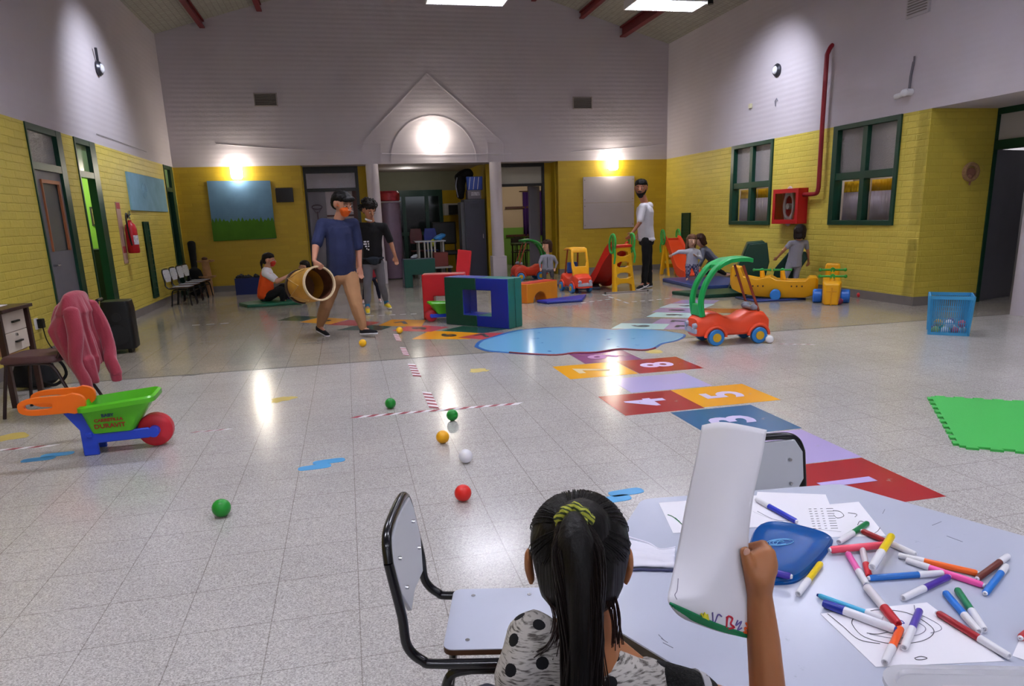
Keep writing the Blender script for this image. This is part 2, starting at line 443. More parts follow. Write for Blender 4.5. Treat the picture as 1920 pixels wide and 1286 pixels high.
# dark red roof purlins running the length of the hall
for i, x in enumerate((-2.44, -1.32, -.2, .95, XM, 3.3, 4.39, 5.48, 6.45)):
    zt = ZR - SL*abs(x-XM)
    o = thing('roof_beam', 'dark red steel roof beam under the ceiling, '+('closest to the left wall', 'second from the left wall', 'third from the left wall', 'just left of the ridge', 'under the ridge', 'just right of the ridge', 'third from the right wall', 'second from the right wall', 'closest to the right wall')[i], 'beam', (x, 0, zt), 0, 'dark red roof beams')
    big = i == 8
    g = G(); w = .14 if big else .1; h = .22 if big else .15
    g.bb(-w/2, w/2, YF+.05, YB-.02, -h, -h+.03); g.bb(-w/2, w/2, YF+.05, YB-.02, -.03, .0); g.bb(-.015, .015, YF+.05, YB-.02, -h+.03, -.03)
    g.build('flange', redst, o)
# alcove and rooms behind the two columns
YA = 17.05
dark = mat('dim_room_wall', '8a8c7c', .8, var=.05)
ye = mat('yellow_smooth_paint', 'b89a18', .6, var=.05)
g = G()
g.bb(-.84, -.80, YB+.2, YA, 0, ZY); g.bb(4.87, 4.91, YB+.2, YA, 0, ZY)
struct(g.build('wall_recess_sides', ye, flat=True))
g = G(); g.bb(-1, 5.1, YB+.2, YA+.2, ZY, ZY+.15); struct(g.build('ceiling_alcove', whitew, flat=True))
g = G(); g.bb(-.84, 4.91, YB+.2, 20.3, 2.62, 2.75); struct(g.build('ceiling_corridor', whitew, flat=True))
g = G(); g.bb(.38, .56, YA, 20.2, 0, ZY+.1); struct(g.build('wall_alcove_left', ye, flat=True))
g = G(); g.bb(3.30, 3.55, YA, 20.2, 0, ZY+.1); struct(g.build('wall_alcove_right', ye, flat=True))
g = G(); g.bb(.5, 3.4, 20.0, 20.2, 2.12, 2.75); g.bb(2.62, 3.4, 20.0, 20.2, 0, 2.12)
struct(g.build('wall_alcove_back', [dark], flat=True))
g = G(); g.bb(2.62, 3.31, 19.96, 20.0, 0, 2.12); struct(g.build('wall_alcove_back_yellow', ye, flat=True))
g = G(); g.bb(.3, 3.2, 22.4, 22.6, 0, 3); struct(g.build('wall_far_outside', mat('dark_outside', '141a1c', .9), flat=True))
# green glazed double door at the end of the alcove
o = thing('door_4', None, None, (1.59, 20.0, 0)); struct(o)
g = G()
for x in (-1.02, -.35, .0, .62, 1.0): g.bb(x-.05, x+.05, -.04, .06, 0, 2.12)
g.bb(-1.05, 1.05, -.04, .06, 1.98, 2.14); g.bb(-1.0, 1.0, -.03, .05, .95, 1.05); g.bb(-1, 1, -.03, .05, 0, .3); g.bb(-1.02, -.35, -.02, .04, 0, .95)
g.build('door_frame', green, o)
g = G(); g.bb(-1, 1, 0, .012, .3, 1.98); g.build('door_glass', mat('dark_glass', '1d2626', .08, spec=.6), o)
g = G(); g.sph((-.42, -.07, 1.02), .04); g.build('door_handle', chrome, o)
# rooms seen through the openings: left room behind door 5, right classroom
g = G(); g.bb(-2.5, .38, 20, 20.1, 0, 2.6); struct(g.build('wall_left_room', mat('left_room_wall', 'a8a4a8', .8), flat=True))
g = G(); g.bb(3.55, 6.5, 21.0, 21.1, 1.05, 2.6); struct(g.build('wall_classroom_upper', mat('classroom_cream', 'bba88f', .8), flat=True))
g = G(); g.bb(3.55, 6.5, 20.99, 21.1, 0, 1.05); struct(g.build('wall_classroom_lower', mat('classroom_green', '6d9a3c', .7), flat=True))
g = G(); g.bb(6.4, 6.5, YA, 21, 0, 2.6); struct(g.build('wall_classroom_side', mat('classroom_side', 'a29a86', .8), flat=True))
g = G(); g.bb(3.4, 6.5, YA+.1, 21, 2.6, 2.7); struct(g.build('ceiling_classroom', whitew, flat=True))
# columns with square plinths
for i, cx in enumerate((.68, 3.42)):
    o = thing('column', ('white round column on a square plinth, behind the two standing young men', 'white round column on a square plinth, beside the dark grey locker')[i], 'column', (cx, YB+.02, 0), 0)
    g = G(); g.lathe([(.145, .5), (.14, .9), (.135, 2.58)], n=28); g.build('shaft', whitew, o)
    g = G(); g.bb(-.165, .165, -.165, .165, 0, .5); g.build('plinth', whitew, o, bevel=.01)
o = thing('column', 'white round column at the right edge beside the open doorway', 'column', (8.12, 7.2, 0))
g = G(); g.lathe([(.15, 0), (.145, 2.58)], n=28); g.build('shaft', whitew, o)

# ------------------------------------------------------------ doors
def transom_door_left(nm, y0, y1, leaf, open_=False):
    o = thing(nm, None, None, (XL, (y0+y1)/2, 0)); struct(o)
    w = y1-y0; f = .11 if leaf else .12; fr = .17 if leaf else .23
    g = G(); g.bb(-.085, .015, w/2-fr, w/2, 0, ZY); g.bb(-.085, .015, -w/2, -w/2+.035, 0, ZY)
    g.bb(-.08, .012, -w/2, w/2, ZY-.07, ZY); g.bb(-.08, .012, -w/2, w/2, 2.08, 2.16)
    g.build('door_frame', green, o)
    g = G(); g.bb(-.05, -.04, -w/2+.03, w/2-fr, 2.16, ZY-.07); g.build('transom_glass', frost if leaf else mat('pale_green_glass', '7f9a6a', .2), o)
    if leaf:
        g = G(); g.bb(-.07, -.02, -w/2+.035, -w/2+.12, 0, 2.08); g.build('door_jamb', mat('brown_painted_jamb', '5e453c', .5), o)
        g = G(); a, b = -w/2+.12, w/2-fr
        g.bb(-.07, -.02, a, b, 0, 1.16); g.bb(-.07, -.02, a, b, 1.96, 2.08); g.bb(-.07, -.02, a, a+.1, 1.16, 1.96); g.bb(-.07, -.02, b-.1, b, 1.16, 1.96)
        lf = g.build('door_leaf', greyd, o)
        g = G(); g.bb(-.05, -.04, a+.1, b-.1, 1.16, 1.96); g.build('pane', mat('grey_pane', '6e7272', .15), lf)
        g = G(); g.bb(-.025, -.0, b-.14, b-.10, 1.16, 1.96); g.bb(-.025, -.0, a+.10, a+.12, 1.16, 1.96); g.bb(-.025, -.0, a+.1, b-.1, 1.94, 1.98); g.build('pane_frame', mat('orange_wood', '9a5a34', .5), lf)
        g = G(); g.cyl((-.02, a+.06, 1.0), (.02, a+.06, 1.0), .012); g.cyl((.02, a+.06, 1.0), (.02, a+.15, 1.0), .01); g.build('handle', chrome, lf)
    return o
transom_door_left('door_1', *D1, True)
transom_door_left('door_2', *D2, False)
transom_door_left('door_3', *D3, False)
# what shows through door 2: green-walled room
g = G(); g.bb(XL-1.6, XL-1.5, 9.8, 14, 0, 2.6); struct(g.build('wall_green_room', mat('green_room_wall', '8fc24a', .7), flat=True))
g = G(); g.bb(XL-1.6, XL-.1, 13.0, 13.1, 0, 2.6); g.bb(XL-1.6, XL-.1, 10.5, 10.6, 0, 2.6); struct(g.build('wall_green_room_ends', MATS['green_room_wall'], flat=True))
g = G(); g.bb(XL-1.6, XL-.1, 10.5, 13, 2.6, 2.7); struct(g.build('ceiling_green_room', whitew, flat=True))
g = G(); g.bb(XL-.9, XL-.1, D3[0]-.3, D3[0]-.25, 0, 2.6); g.bb(XL-.9, XL-.85, D3[0]-.3, 16.7, 0, 2.6); struct(g.build('wall_behind_door', mat('dark_room', '20241f', .9), flat=True))
o = thing('picture', 'small colourful picture seen through the second door on the left', 'picture', (XL-.45, 12.98, 1.6))
g = G(); g.box((0, 0, 0), (.3, .02, .3)); g.build('frame', mat('dark_photo', '3a3630', .4), o); g = G(); g.box((0, -.012, 0), (.24, .006, .24)); g.build('print', mat('photo_print', '9a8450', .5, var=.5, vs=30), o)
o = thing('cabinet', 'black low cabinet inside the green room at the left', 'cabinet', (XL-.45, 12.7, 0))
g = G(); g.bb(-.25, .25, -.2, .2, 0, 1.1); g.build('body', blk, o, bevel=.01); g = G(); g.box((0, -.205, .6), (.44, .01, .9)); g.build('door', mat('dark_door', '171719', .3), o)
# left far door (behind the walking man): grey leaf, textured transom
o = thing('door_5', None, None, (-.14, YA, 0)); struct(o)
g = G(); g.bb(-.67, -.61, -.05, .05, 0, ZY); g.bb(.45, .52, -.05, .05, 0, ZY); g.bb(-.67, .52, -.05, .05, 2.44, ZY); g.bb(-.67, .52, -.05, .05, 2.05, 2.12); g.build('door_frame', mat('dark_frame', '1c1a16', .4), o)
g = G(); g.bb(-.61, .45, 0, .015, 2.12, 2.44); g.build('transom_glass', textured_glass('pale_textured_glass', 'a9a3ab', 45), o)  # paler base colour than the hall window glass
g = G(); g.bb(-.61, -.23, -.02, .03, 0, 2.05); g.build('door_leaf', mat('grey_leaf', '77727c', .5), o)
g = G(); g.bb(-.23, .36, .02, .05, 0, 2.05); lf = g.build('door_panel', mat('pale_panel', 'b2a8ac', .6), o)
g = G(); g.bb(-.23, .36, -.0, .02, 1.5, 1.54); g.bb(-.23, .36, 0, .02, .98, 1.02); g.bb(.36, .45, -.03, .05, 0, 2.05); g.build('rail', wood, o)
g = G(); g.tube([(-.43+.11*math.cos(t*PI/12), -.03, 1.72+.045*math.sin(t*PI/12)) for t in range(24)], .008, 6, True); g.tube([(-.52, -.03, 1.69), (-.46, -.03, 1.6), (-.4, -.03, 1.6), (-.34, -.03, 1.69)], .005, 6); g.bb(-.44, -.42, -.034, -.025, 1.45, 1.62); g.build('basketball_hoop_drawing', mat('faded_maroon', '55404c', .7), o)
# right far doorway, leaf swung open
o = thing('door_6', None, None, (4.22, YA, 0)); struct(o)
g = G(); g.bb(-.67, -.56, -.06, .06, 0, 2.12); g.build('door_jamb', wood, o)
g = G(); g.bb(.42, .48, -.05, .05, 0, ZY); g.bb(-.67, .48, -.05, .05, 2.5, ZY); g.bb(-.67, .48, -.05, .05, 2.06, 2.12); g.build('door_frame', mat('dark_frame', '1c1a16', .4), o)
g = G(); g.bb(-.6, .42, 0, .015, 2.12, 2.5); g.build('transom_glass', mat('cream_glass', 'a19c8e', .3), o)
g = G(); g.box((.26, .13, 1.03), (.42, .04, 2.06), rz=.7); g.build('door_leaf', greyd, o)
g = G(); g.bb(.48, .68, 0, .1, 0, ZY); struct(g.build('wall_alcove_right_end', ye, flat=True)); bpy.data.objects['wall_alcove_right_end'].location = (4.22, YA, 0)
# far classroom window-frame, purple curtain, chairs
g = G(); 
for z in (1.62, .82): g.bb(-.6, .1, -.03, .03, z-.03, z+.03)
g.bb(.08, .14, -.03, .03, .8, 2.3); o = g.build('window_5', wood); o.location = (5.2, 20.95, 0); struct(o)
o = thing('curtain', 'purple curtain hanging in the classroom behind the right doorway', 'curtain', (5.42, 20.94, .8))
g = G(); g.loft([[(x*.02-.3, .03*math.sin(x*1.3), z) for x in range(30)] for z in (0, .5, 1.25)], close=False); c_ = g.build('cloth', mat('purple_cloth', '3c1a5e', .9), o); c_.modifiers.new('t', 'SOLIDIFY').thickness = .006
g = G(); g.cyl((-.4, 0, 1.27), (.35, 0, 1.27), .012); g.build('rod', wood, o)
# right side door at the recess: dark green frame, grey leaf
o = thing('door_7', None, None, (XD, YJ-.02, 0)); struct(o)
g = G(); g.bb(0, .05, -.02, .1, 0, ZY); g.bb(0, .12, -1.15, .1, 2.05, 2.17); g.bb(0, .12, -1.15, .1, ZY-.08, ZY); g.build('door_frame', green, o)
g = G(); g.bb(.04, .05, -1.0, -.02, 2.17, ZY-.08); g.build('transom_glass', mat('pale_glass', 'b9b4b8', .2), o)
g = G(); g.bb(.0, .16, -1.12, -1.06, 0, 2.05); g.build('door_jamb', wood, o)
g = G(); g.box((.5, .2, 1.03), (.9, .04, 2.06), rz=.3); g.build('door_leaf', greyd, o)

# ------------------------------------------------------------ windows on the right wall
def sheer(n, c):
    m, nt, b, N, L = nodes_of(n, .9); b.inputs['Base Color'].default_value = (*hexc(c), 1)
    t = N('ShaderNodeBsdfTranslucent'); t.inputs[0].default_value = (*hexc(c), 1); x = N('ShaderNodeMixShader'); x.inputs[0].default_value = .5
    L(b.outputs[0], x.inputs[1]); L(t.outputs[0], x.inputs[2]); L(x.outputs[0], nt.nodes['Material Output'].inputs[0]); return m
curt_w = sheer('white_curtain_cloth', 'd6d0dc'); curt_y = sheer('yellow_curtain_band', 'dcbc30')
def hall_window(nm, y0, y1, z0, z1):
    o = thing(nm, None, None, (XR, (y0+y1)/2, (z0+z1)/2)); struct(o)
    w = (y1-y0)/2; h = (z1-z0)/2; t = .07
    g = G(); 
    g.bb(-.03, .12, -w, -w+t, -h, h); g.bb(-.03, .12, w-t*1.6, w, -h, h); g.bb(-.03, .12, -w, w, h-t, h); g.bb(-.03, .12, -w, w, -h, -h+t)
    g.bb(-.015, .1, -.05, .05, -h, h); g.bb(-.015, .1, -w, w, -.07, .04)
    g.build('window_frame', green, o, bevel=.006)
    for a, b in ((-w+t, -.05), (.05, w-t)):
        g = G(); g.bb(.055, .061, a, b, .04, h-t); g.build('pane', frost, o)
        g = G(); g.bb(.055, .061, a, b, -h+t, -.07); g.build('pane', mat('clear_glass', 'ffffff', .03, trans=1, ior=1.45), o)
    for a, b in ((-w+.1, -.03), (.03, w-.12)):
        N_ = 40
        cu = thing('curtain', 'white curtain with yellow band, '+('right' if a < 0 else 'left')+' half of the '+('smaller far' if y0 > 11 else 'larger near')+' window', 'curtain', (XR+.16, (y0+y1)/2, (z0+z1)/2-h), 0, 'window curtains')
        def ring(z, amp): return [(amp*math.sin(i*1.25+.4*math.sin(i*.7))+.01*math.sin(i*.3), a+(b-a)*i/N_, z) for i in range(N_+1)]
        g = G(); g.loft([ring(.03, .018), ring(.3, .016), ring(h*.66, .012)], close=False); q = g.build('cloth', curt_w, cu); q.modifiers.new('t', 'SOLIDIFY').thickness = .003
        g = G(); g.loft([ring(h*.66, .0125), ring(h*.88, .01)], close=False); q = g.build('top_band', curt_y, cu); q.modifiers.new('t', 'SOLIDIFY').thickness = .004
    g = G(); g.bb(.55, .6, -w-.25, w+.25, -h-.3, h+.3); g.build('room_behind', mat('dim_room_behind', 'a59c98', .8), o)
    ld = bpy.data.lights.new('added_room_fill', 'POINT'); ld.energy = 15; ld.shadow_soft_size = .1; ld.color = (1, .95, .9); lo = bpy.data.objects.new('lamp_light', ld); COL.objects.link(lo); lo.location = (XR+.42, (y0+y1)/2, z1-.2)  # unseen light added to brighten the curtains
    g = G(); g.bb(.2, .6, -w-.25, -w-.2, -h-.3, h+.3); g.bb(.2, .6, w+.2, w+.25, -h-.3, h+.3); g.bb(.2, .6, -w-.2, w+.2, h+.25, h+.3); g.bb(.2, .6, -w-.2, w+.2, -h-.3, -h-.25); g.build('reveal', MATS['dim_room_behind'], o)
hall_window('window_1', *W1); hall_window('window_2', *W2)

# ------------------------------------------------------------ lamps of the hall, and added fill lights
tube_m = mat('lit_tube', 'ffffff', .4, emit='f2f0ff', es=6)
louv = mat('louvre_metal', 'd8d6e0', .25, metal=.6)
def fixture(x, y, z, lab, tilt=0):
    o = thing('ceiling_light', lab, 'ceiling light', (x, y, z), 0, 'fluorescent ceiling lights')
    g = G(); g.bb(-.62, .62, -.30, .30, .05, .10); g.bb(-.62, .62, -.30, -.285, -.03, .06); g.bb(-.62, .62, .285, .30, -.03, .06); g.bb(-.62, -.605, -.3, .3, -.03, .06); g.bb(.605, .62, -.3, .3, -.03, .06)
    g.build('housing', whitep, o)
    for k in (-.2, -.0, .2):
        g = G(); g.cyl((-.59, k, .02), (.59, k, .02), .014, n=10); g.build('tube', tube_m, o)
    g = G()
    for i in range(1, 26): g.bb(-.6+i*.0465, -.597+i*.0465, -.285, .285, -.03, .0)
    for k in (-.1, .1): g.bb(-.6, .6, k-.003, k+.003, -.03, .01)
    g.build('louvre', louv, o)
    g = G()
    for sx in (-.5, .5): g.cyl((sx, 0, .1), (sx, 0, ZR-SL*abs(x+sx-XM)-z), .006, n=6)
    g.build('hanging_rod', chrome, o)
    ld = bpy.data.lights.new('fluorescent_glow', 'AREA'); ld.shape = 'RECTANGLE'; ld.size = 1.18; ld.size_y = .5; ld.energy = LW; ld.color = (.90, .93, 1.0)
    lo = bpy.data.objects.new('lamp_light', ld); COL.objects.link(lo); lo.parent = o; lo.location = (0, 0, .045)
    return o
LW = 60
for j, (y, e) in enumerate(((11.9, 75), (7.2, 80), (2.6, 68), (-2, 48))):
    for i, x in enumerate((-1.15, 2.13, 5.41)):
        LW = e
        if i == 0 and j == 0: continue
        fixture(x, y, 4.67, 'fluorescent ceiling light, '+('left', 'middle', 'right')[i]+' of the '+('farthest', 'second farthest', 'second nearest', 'nearest')[j]+' row')
# cylinder wall lamps
lampm = mat('lit_lamp_glass', 'ffffff', .4, emit='fff6e6', es=24)
def wall_lamp(x, z, lab):
    o = thing('wall_lamp', lab, 'wall lamp', (x, YB, z), 0, 'lit wall lamps')
    g = G(); g.lathe([(.001, -.15), (.085, -.15), (.115, -.12), (.12, .1), (.1, .14), (.001, .14)], (0, -.14, 0), 20); g.build('glass_shade', lampm, o)
    g = G(); g.box((0, -.015, 0), (.1, .03, .14)); g.cyl((0, -.03, .0), (0, -.1, 0), .02)
    for a in (-1, 1): g.tube([(a*.128, -.14, -.12), (a*.132, -.14, 0), (a*.128, -.14, .1)], .006, 6)
    g.tube([(.13*math.cos(k*PI/8), -.14+.13*math.sin(k*PI/8), -.13) for k in range(16)], .006, 6, True)
    g.build('bracket', blk, o)
    ld = bpy.data.lights.new('lamp_glow', 'POINT'); ld.energy = 3; ld.color = (1, .9, .72); ld.shadow_soft_size = .12
    lo = bpy.data.objects.new('lamp_light', ld); COL.objects.link(lo); lo.parent = o; lo.location = (0, -.33, .08)
wall_lamp(-2.1, 2.47, 'lit cylinder wall lamp above the blue and green felt mural')
wall_lamp(2.05, 3.11, 'lit cylinder wall lamp on the white wall between the two columns')
wall_lamp(6.18, 2.50, 'lit cylinder wall lamp above the white bulletin board')
# added cool fill from behind the camera; no windows are built there
ld = bpy.data.lights.new('added_front_fill', 'AREA'); ld.shape = 'RECTANGLE'; ld.size = 8; ld.size_y = 2; ld.energy = 70; ld.color = (.80, .88, 1)
lo = bpy.data.objects.new('added_front_fill', ld); COL.objects.link(lo); lo.location = (2, YF+.3, 3.2); lo.rotation_euler = (math.radians(70), 0, 0)
# round fittings on both walls, then added spots that brighten those walls
def round_fitting(x, y, z, s_, lab):
    o = thing('emergency_lamp', lab, 'wall light', (x, y, z))
    g = G(); g.lathe([(.001, 0), (.1, 0), (.11, .03), (.085, .06), (.001, .07)], (0, 0, 0), 20, axis=(-s_, 0, 0)); g.build('rim', mat('dark_metal', '4a4a52', .35, metal=.7), o)
    g = G(); g.sph((-s_*.06, 0, 0), (.04, .07, .07)); g.build('lens', mat('lens_glass', 'd8d8e0', .1), o)
    return o
o = round_fitting(XL, 12.35, 3.69, -1, 'round silver emergency lamp with a dark arm, high on the left wall')
g = G(); g.tube([(.03, -.02, .1), (.05, -.1, .26)], .018, 8); g.build('arm', mat('dark_metal', '4a4a52', .35, metal=.7), o)
round_fitting(XR, 12.02, 3.71, 1, 'round silver fitting high on the right wall, left of the red pipe')
for sx, loc in ((-1, (XL+1.7, 11.6, 4.5)), (1, (XR-1.7, 11.3, 4.5))):
    ld = bpy.data.lights.new('added_wall_spot', 'SPOT'); ld.energy = 210; ld.color = (.82, .87, 1); ld.spot_size = math.radians(88); ld.spot_blend = 1; ld.shadow_soft_size = .1
    o = thing('spotlight', 'small spotlight added to brighten the '+('left' if sx < 0 else 'right')+' wall', 'spotlight', loc)
    g = G(); g.cyl((0, 0, .02), (0, 0, .2), .05, .03); g.cyl((0, 0, .2), (0, 0, .5 if True else 0), .008, n=6); g.build('housing', blk, o)
    lo = bpy.data.objects.new('lamp_light', ld); COL.objects.link(lo); lo.parent = o; lo.location = (0, 0, 0)
    d = Vector((XL if sx < 0 else XR, 12.1, 2.95))-Vector(loc); lo.rotation_euler = d.to_track_quat('-Z', 'Y').to_euler()

for (x, y, z, e, c) in ((XL-.8, 12.0, 2.3, 22, (1, 1, .9)), (1.6, 18.6, 2.45, 5, (1, .95, .85)), (4.9, 19, 2.3, 22, (1, .93, .82)), (-.6, 18.5, 2.3, 14, (1, .92, .95)), (XD+.9, 9.4, 2.3, 20, (1, .97, .95))):  # unseen lights added to brighten the rooms past the openings
    ld = bpy.data.lights.new('added_room_fill', 'POINT'); ld.energy = e; ld.shadow_soft_size = .15; ld.color = c
    lo = bpy.data.objects.new('lamp_light', ld); COL.objects.link(lo); lo.location = (x, y, z)
# ============================================================ FIXED THINGS ON THE WALLS
for i, (x, z) in enumerate(((-1.38, 3.89), (5.49, 3.83))):
    o = thing('air_vent', ('beige air vent on the white gable wall, left of the arch lamp', 'beige air vent on the white gable wall, right of the arch lamp')[i], 'vent', (x, YB, z), 0, 'gable wall air vents')
    g = G(); g.bb(-.23, .23, -.03, 0, -.13, -.11); g.bb(-.23, .23, -.03, 0, .11, .13); g.bb(-.23, -.21, -.03, 0, -.13, .13); g.bb(.21, .23, -.03, 0, -.13, .13); g.build('frame', mat('vent_frame', '9c938f', .6), o)
    g = G()
    for k in range(9): g.box((0, -.012, -.1+k*.025), (.42, .02, .004), rot=Matrix.Rotation(.6, 3, 'X'))
    g.bb(-.21, .21, -.003, 0, -.11, .11); g.build('slats', mat('vent_slats', '7e7672', .7), o)
o = thing('air_vent', 'white air vent high on the right wall, cut by the top of the photo', 'vent', (XR, 8.82, 3.98))
g = G(); g.bb(-.03, 0, -.2, .2, -.2, .2); g.build('frame', mat('vent_frame_white', 'b5aeb2', .6), o)
g = G()
for k in range(10): g.box((-.034, 0, -.16+k*.034), (.02, .34, .004), rot=Matrix.Rotation(.6, 3, 'Y'))
g.build('slats', mat('vent_slats', '7e7672', .7), o)
# red riser pipe and hydrant cabinet
red = mat('fire_red', 'b3121c', .35)
o = tag(G().tube(smoothpath([(XR, 10.56, 3.80), (XR-.04, 10.56, 3.76), (XR-.09, 10.56, 3.66)], 4)+[Vector((XR-.09, 10.56, 2.6)), Vector((XR-.09, 10.55, 1.72))]+smoothpath([(XR-.09, 10.55, 1.68), (XR-.09, 10.58, 1.60), (XR-.09, 10.66, 1.58)], 4)+[Vector((XR-.09, 10.93, 1.58))], .035, 12).build('fire_pipe', mat('pipe_red', '8e1a26', .35)), 'dark red fire water pipe running down the right wall between the two windows', 'pipe')
o = thing('hose_cabinet', 'red fire hose cabinet with a glass front beside the pipe on the right wall', 'fire hose cabinet', (XR, 11.31, 1.40))
g = G(); w, h, d = .37, .29, .17
g.bb(-d, 0, -w, w, h-.02, h); g.bb(-d, 0, -w, w, -h, -h+.02); g.bb(-d, 0, -w, -w+.02, -h, h); g.bb(-d, 0, w-.02, w, -h, h); g.bb(-.02, 0, -w, w, -h, h); g.build('body', red, o)
g = G(); g.bb(-d-.015, -d, -w, w, h-.07, h); g.bb(-d-.015, -d, -w, w, -h, -h+.07); g.bb(-d-.015, -d, -w, -w+.07, -h, h); g.bb(-d-.015, -d, w-.07, w, -h, h); dr = g.build('door', red, o)
g = G(); g.bb(-d-.008, -d-.004, -w+.07, w-.07, -h+.07, h-.07); g.build('pane', MATS['clear_glass'], dr)
g = G(); 
for k in range(4): g.tube([(-.09, .02+.15*math.cos(t*PI/12), .0+(.15-.0)*math.sin(t*PI/12)*1.15) for t in range(24)], .022, 8, True); g.xf(Matrix.Translation((0, 0, 0)) @ Matrix.Scale(.95, 4, (0, 1, 0)) @ Matrix.Scale(1.15, 4, (0, 0, 1)))
g.cyl((-.12, .02, 0), (-.04, .02, 0), .05); g.build('hose', mat('canvas_hose', 'b8a8a4', .8), o)
# fire extinguisher on its board
o = thing('fire_extinguisher', 'red fire extinguisher hanging on a striped board on the left wall', 'fire extinguisher', (XL+.02, 12.35, 1.02))
g = G(); g.lathe([(.001, 0), (.075, 0), (.085, .02), (.085, .36), (.07, .43), (.03, .47), (.025, .5), (.001, .5)], (.10, 0, 0), 24); g.build('cylinder', red, o)
g = G(); g.box((.09, 0, .53), (.04, .05, .04)); g.box((.09, .03, .57), (.025, .15, .02), rot=Matrix.Rotation(.3, 3, 'X')); g.box((.09, .03, .60), (.025, .15, .02), rot=Matrix.Rotation(.5, 3, 'X')); g.build('valve', chrome, o)
g = G(); g.tube(smoothpath([(.09, -.02, .54), (.1, -.12, .60), (.1, -.17, .52), (.1, -.14, .3), (.11, -.1, .12)], 5), .013, 8); g.build('hose', blk, o)
g = G(); g.lathe([(.0866, .13), (.0866, .27)], (.10, 0, 0), 12, a0=-1.1, a1=.9); g.build('label_sticker', mat('sticker_grey', 'b9b4bb', .5, var=.5, vs=30), o)
o = thing('extinguisher_board', 'narrow red and white striped board behind the extinguisher', 'sign', (XL, 12.30, 1.33))
g = G(); g.bb(0, .012, -.13, .07, -.46, .46); g.build('board', mat('pale_board', 'b08d7c', .6), o)
for a, b in ((.36, .45), (-.3, -.2)): g = G(); g.bb(.012, .014, -.12, .06, a, b); g.build('stripe', mat('faded_red', 'a5353a', .6), o)
# boards
def felt(n, c): return mat(n, c, .95, var=.12, vs=4, bump=.1, bs=90)
o = thing('wall_board', 'pale blue felt board with a raised swirl high on the left wall', 'display board', (XL, 14.22, 1.98))
g = G(); g.bb(0, .03, -1.25, 1.2, -.3, .3); g.build('panel', felt('pale_blue_felt', '7fa9bd'), o)
g = G(); g.tube([(.034, -.35+.16*math.cos(t*.45)*(1-t*.03), .02+.16*math.sin(t*.45)*(1-t*.03)) for t in range(26)], .005, 6); g.build('swirl', felt('pale_blue_felt_light', '8fb4c6'), o)
o = thing('mural', 'felt mural of blue sky over green grass on the far left wall', 'mural', (-2.09, YB-.012, 1.68))
def rag(n, x0, x1, z0, z1, top=None):
    random.seed(n); p = [(x0, 0, z0), (x1, 0, z0), (x1+.0, 0, z1)]
    return p
g = G(); g.poly([(-.64, 0, -.60), (.62, 0, -.60), (.63, 0, .60), (-.63, 0, .62)], (0, -.02, 0)); g.build('sky', felt('sky_blue_felt', '5d7f9d'), o)
random.seed(3)
top = []; x = .62
while x > -.64:
    top.append((x, -.02, -.25+random.uniform(0, .05))); top.append((x-.035, -.02, -.17+random.uniform(-.02, .05))); x -= .075
g = G(); g.poly([(-.645, -.02, -.61), (.0, -.02, -.60), (.64, -.02, -.59)]+top+[(-.64, -.02, -.24)], (0, -.012, 0)); g.build('grass', felt('grass_green_felt', '45741a'), o)
o = thing('plaque', 'small dark shiny plaque beside the blue and green mural', 'plaque', (-1.2, YB, 1.98))
g = G(); g.bb(-.18, .18, -.03, 0, -.15, .15); g.build('board', mat('dark_gloss_board', '1b1614', .12), o, bevel=.006)
g = G(); g.bb(-.165, .165, -.034, -.03, .13, .14); g.bb(-.165, .165, -.034, -.03, -.14, -.13); g.build('frame_edge', mat('dark_wood_edge', '2d221b', .4), o)
for k, (z, lab) in enumerate(((1.92, 'white bulletin panel on the far right wall, the upper of the two'), (1.33, 'white bulletin panel on the far right wall, the lower of the two'))):
    o = thing('bulletin_board', lab, 'board', (6.12, YB-.01, z))
    g = G(); g.bb(-.635, .635, -.02, 0, -.293, .293); g.build('panel', mat('off_white_board', 'a99fa1', .6, var=.03, vs=2), o, bevel=.004)
    g = G()
    for sx in (-1, 1):
        for sz in (-1, 1): g.cyl((sx*.6, -.025, sz*.22), (sx*.6, -.02, sz*.22), .01, n=8)
    g.build('screws', chrome, o)
for (y, z0, z1, s_, lab) in ((13.68, .2, 1.5, -1, 'narrow dark green shutter on the left wall under the blue felt board'), (15.38, .3, 1.33, 1, 'narrow dark green shutter on the right wall near the far corner')):
    X = XL if s_ < 0 else XR
    o = thing('wall_shutter', lab, 'shutter', (X, y, (z0+z1)/2)); h = (z1-z0)/2; w = .16 if s_ < 0 else .2
    g = G(); g.bb(0, -s_*.02, -w, w, -h, h); g.build('panel', green, o)
    g = G(); g.bb(0, -s_*.035, -w, -w+.03, -h, h); g.bb(0, -s_*.035, w-.03, w, -h, h); g.bb(0, -s_*.035, -w, w, h-.03, h); g.bb(0, -s_*.035, -w, w, -h, -h+.03)
    for k in range(12): g.bb(0, -s_*.028, -w, w, -h+.05+k*(2*h-.1)/12, -h+.07+k*(2*h-.1)/12)
    g.build('frame', green, o)
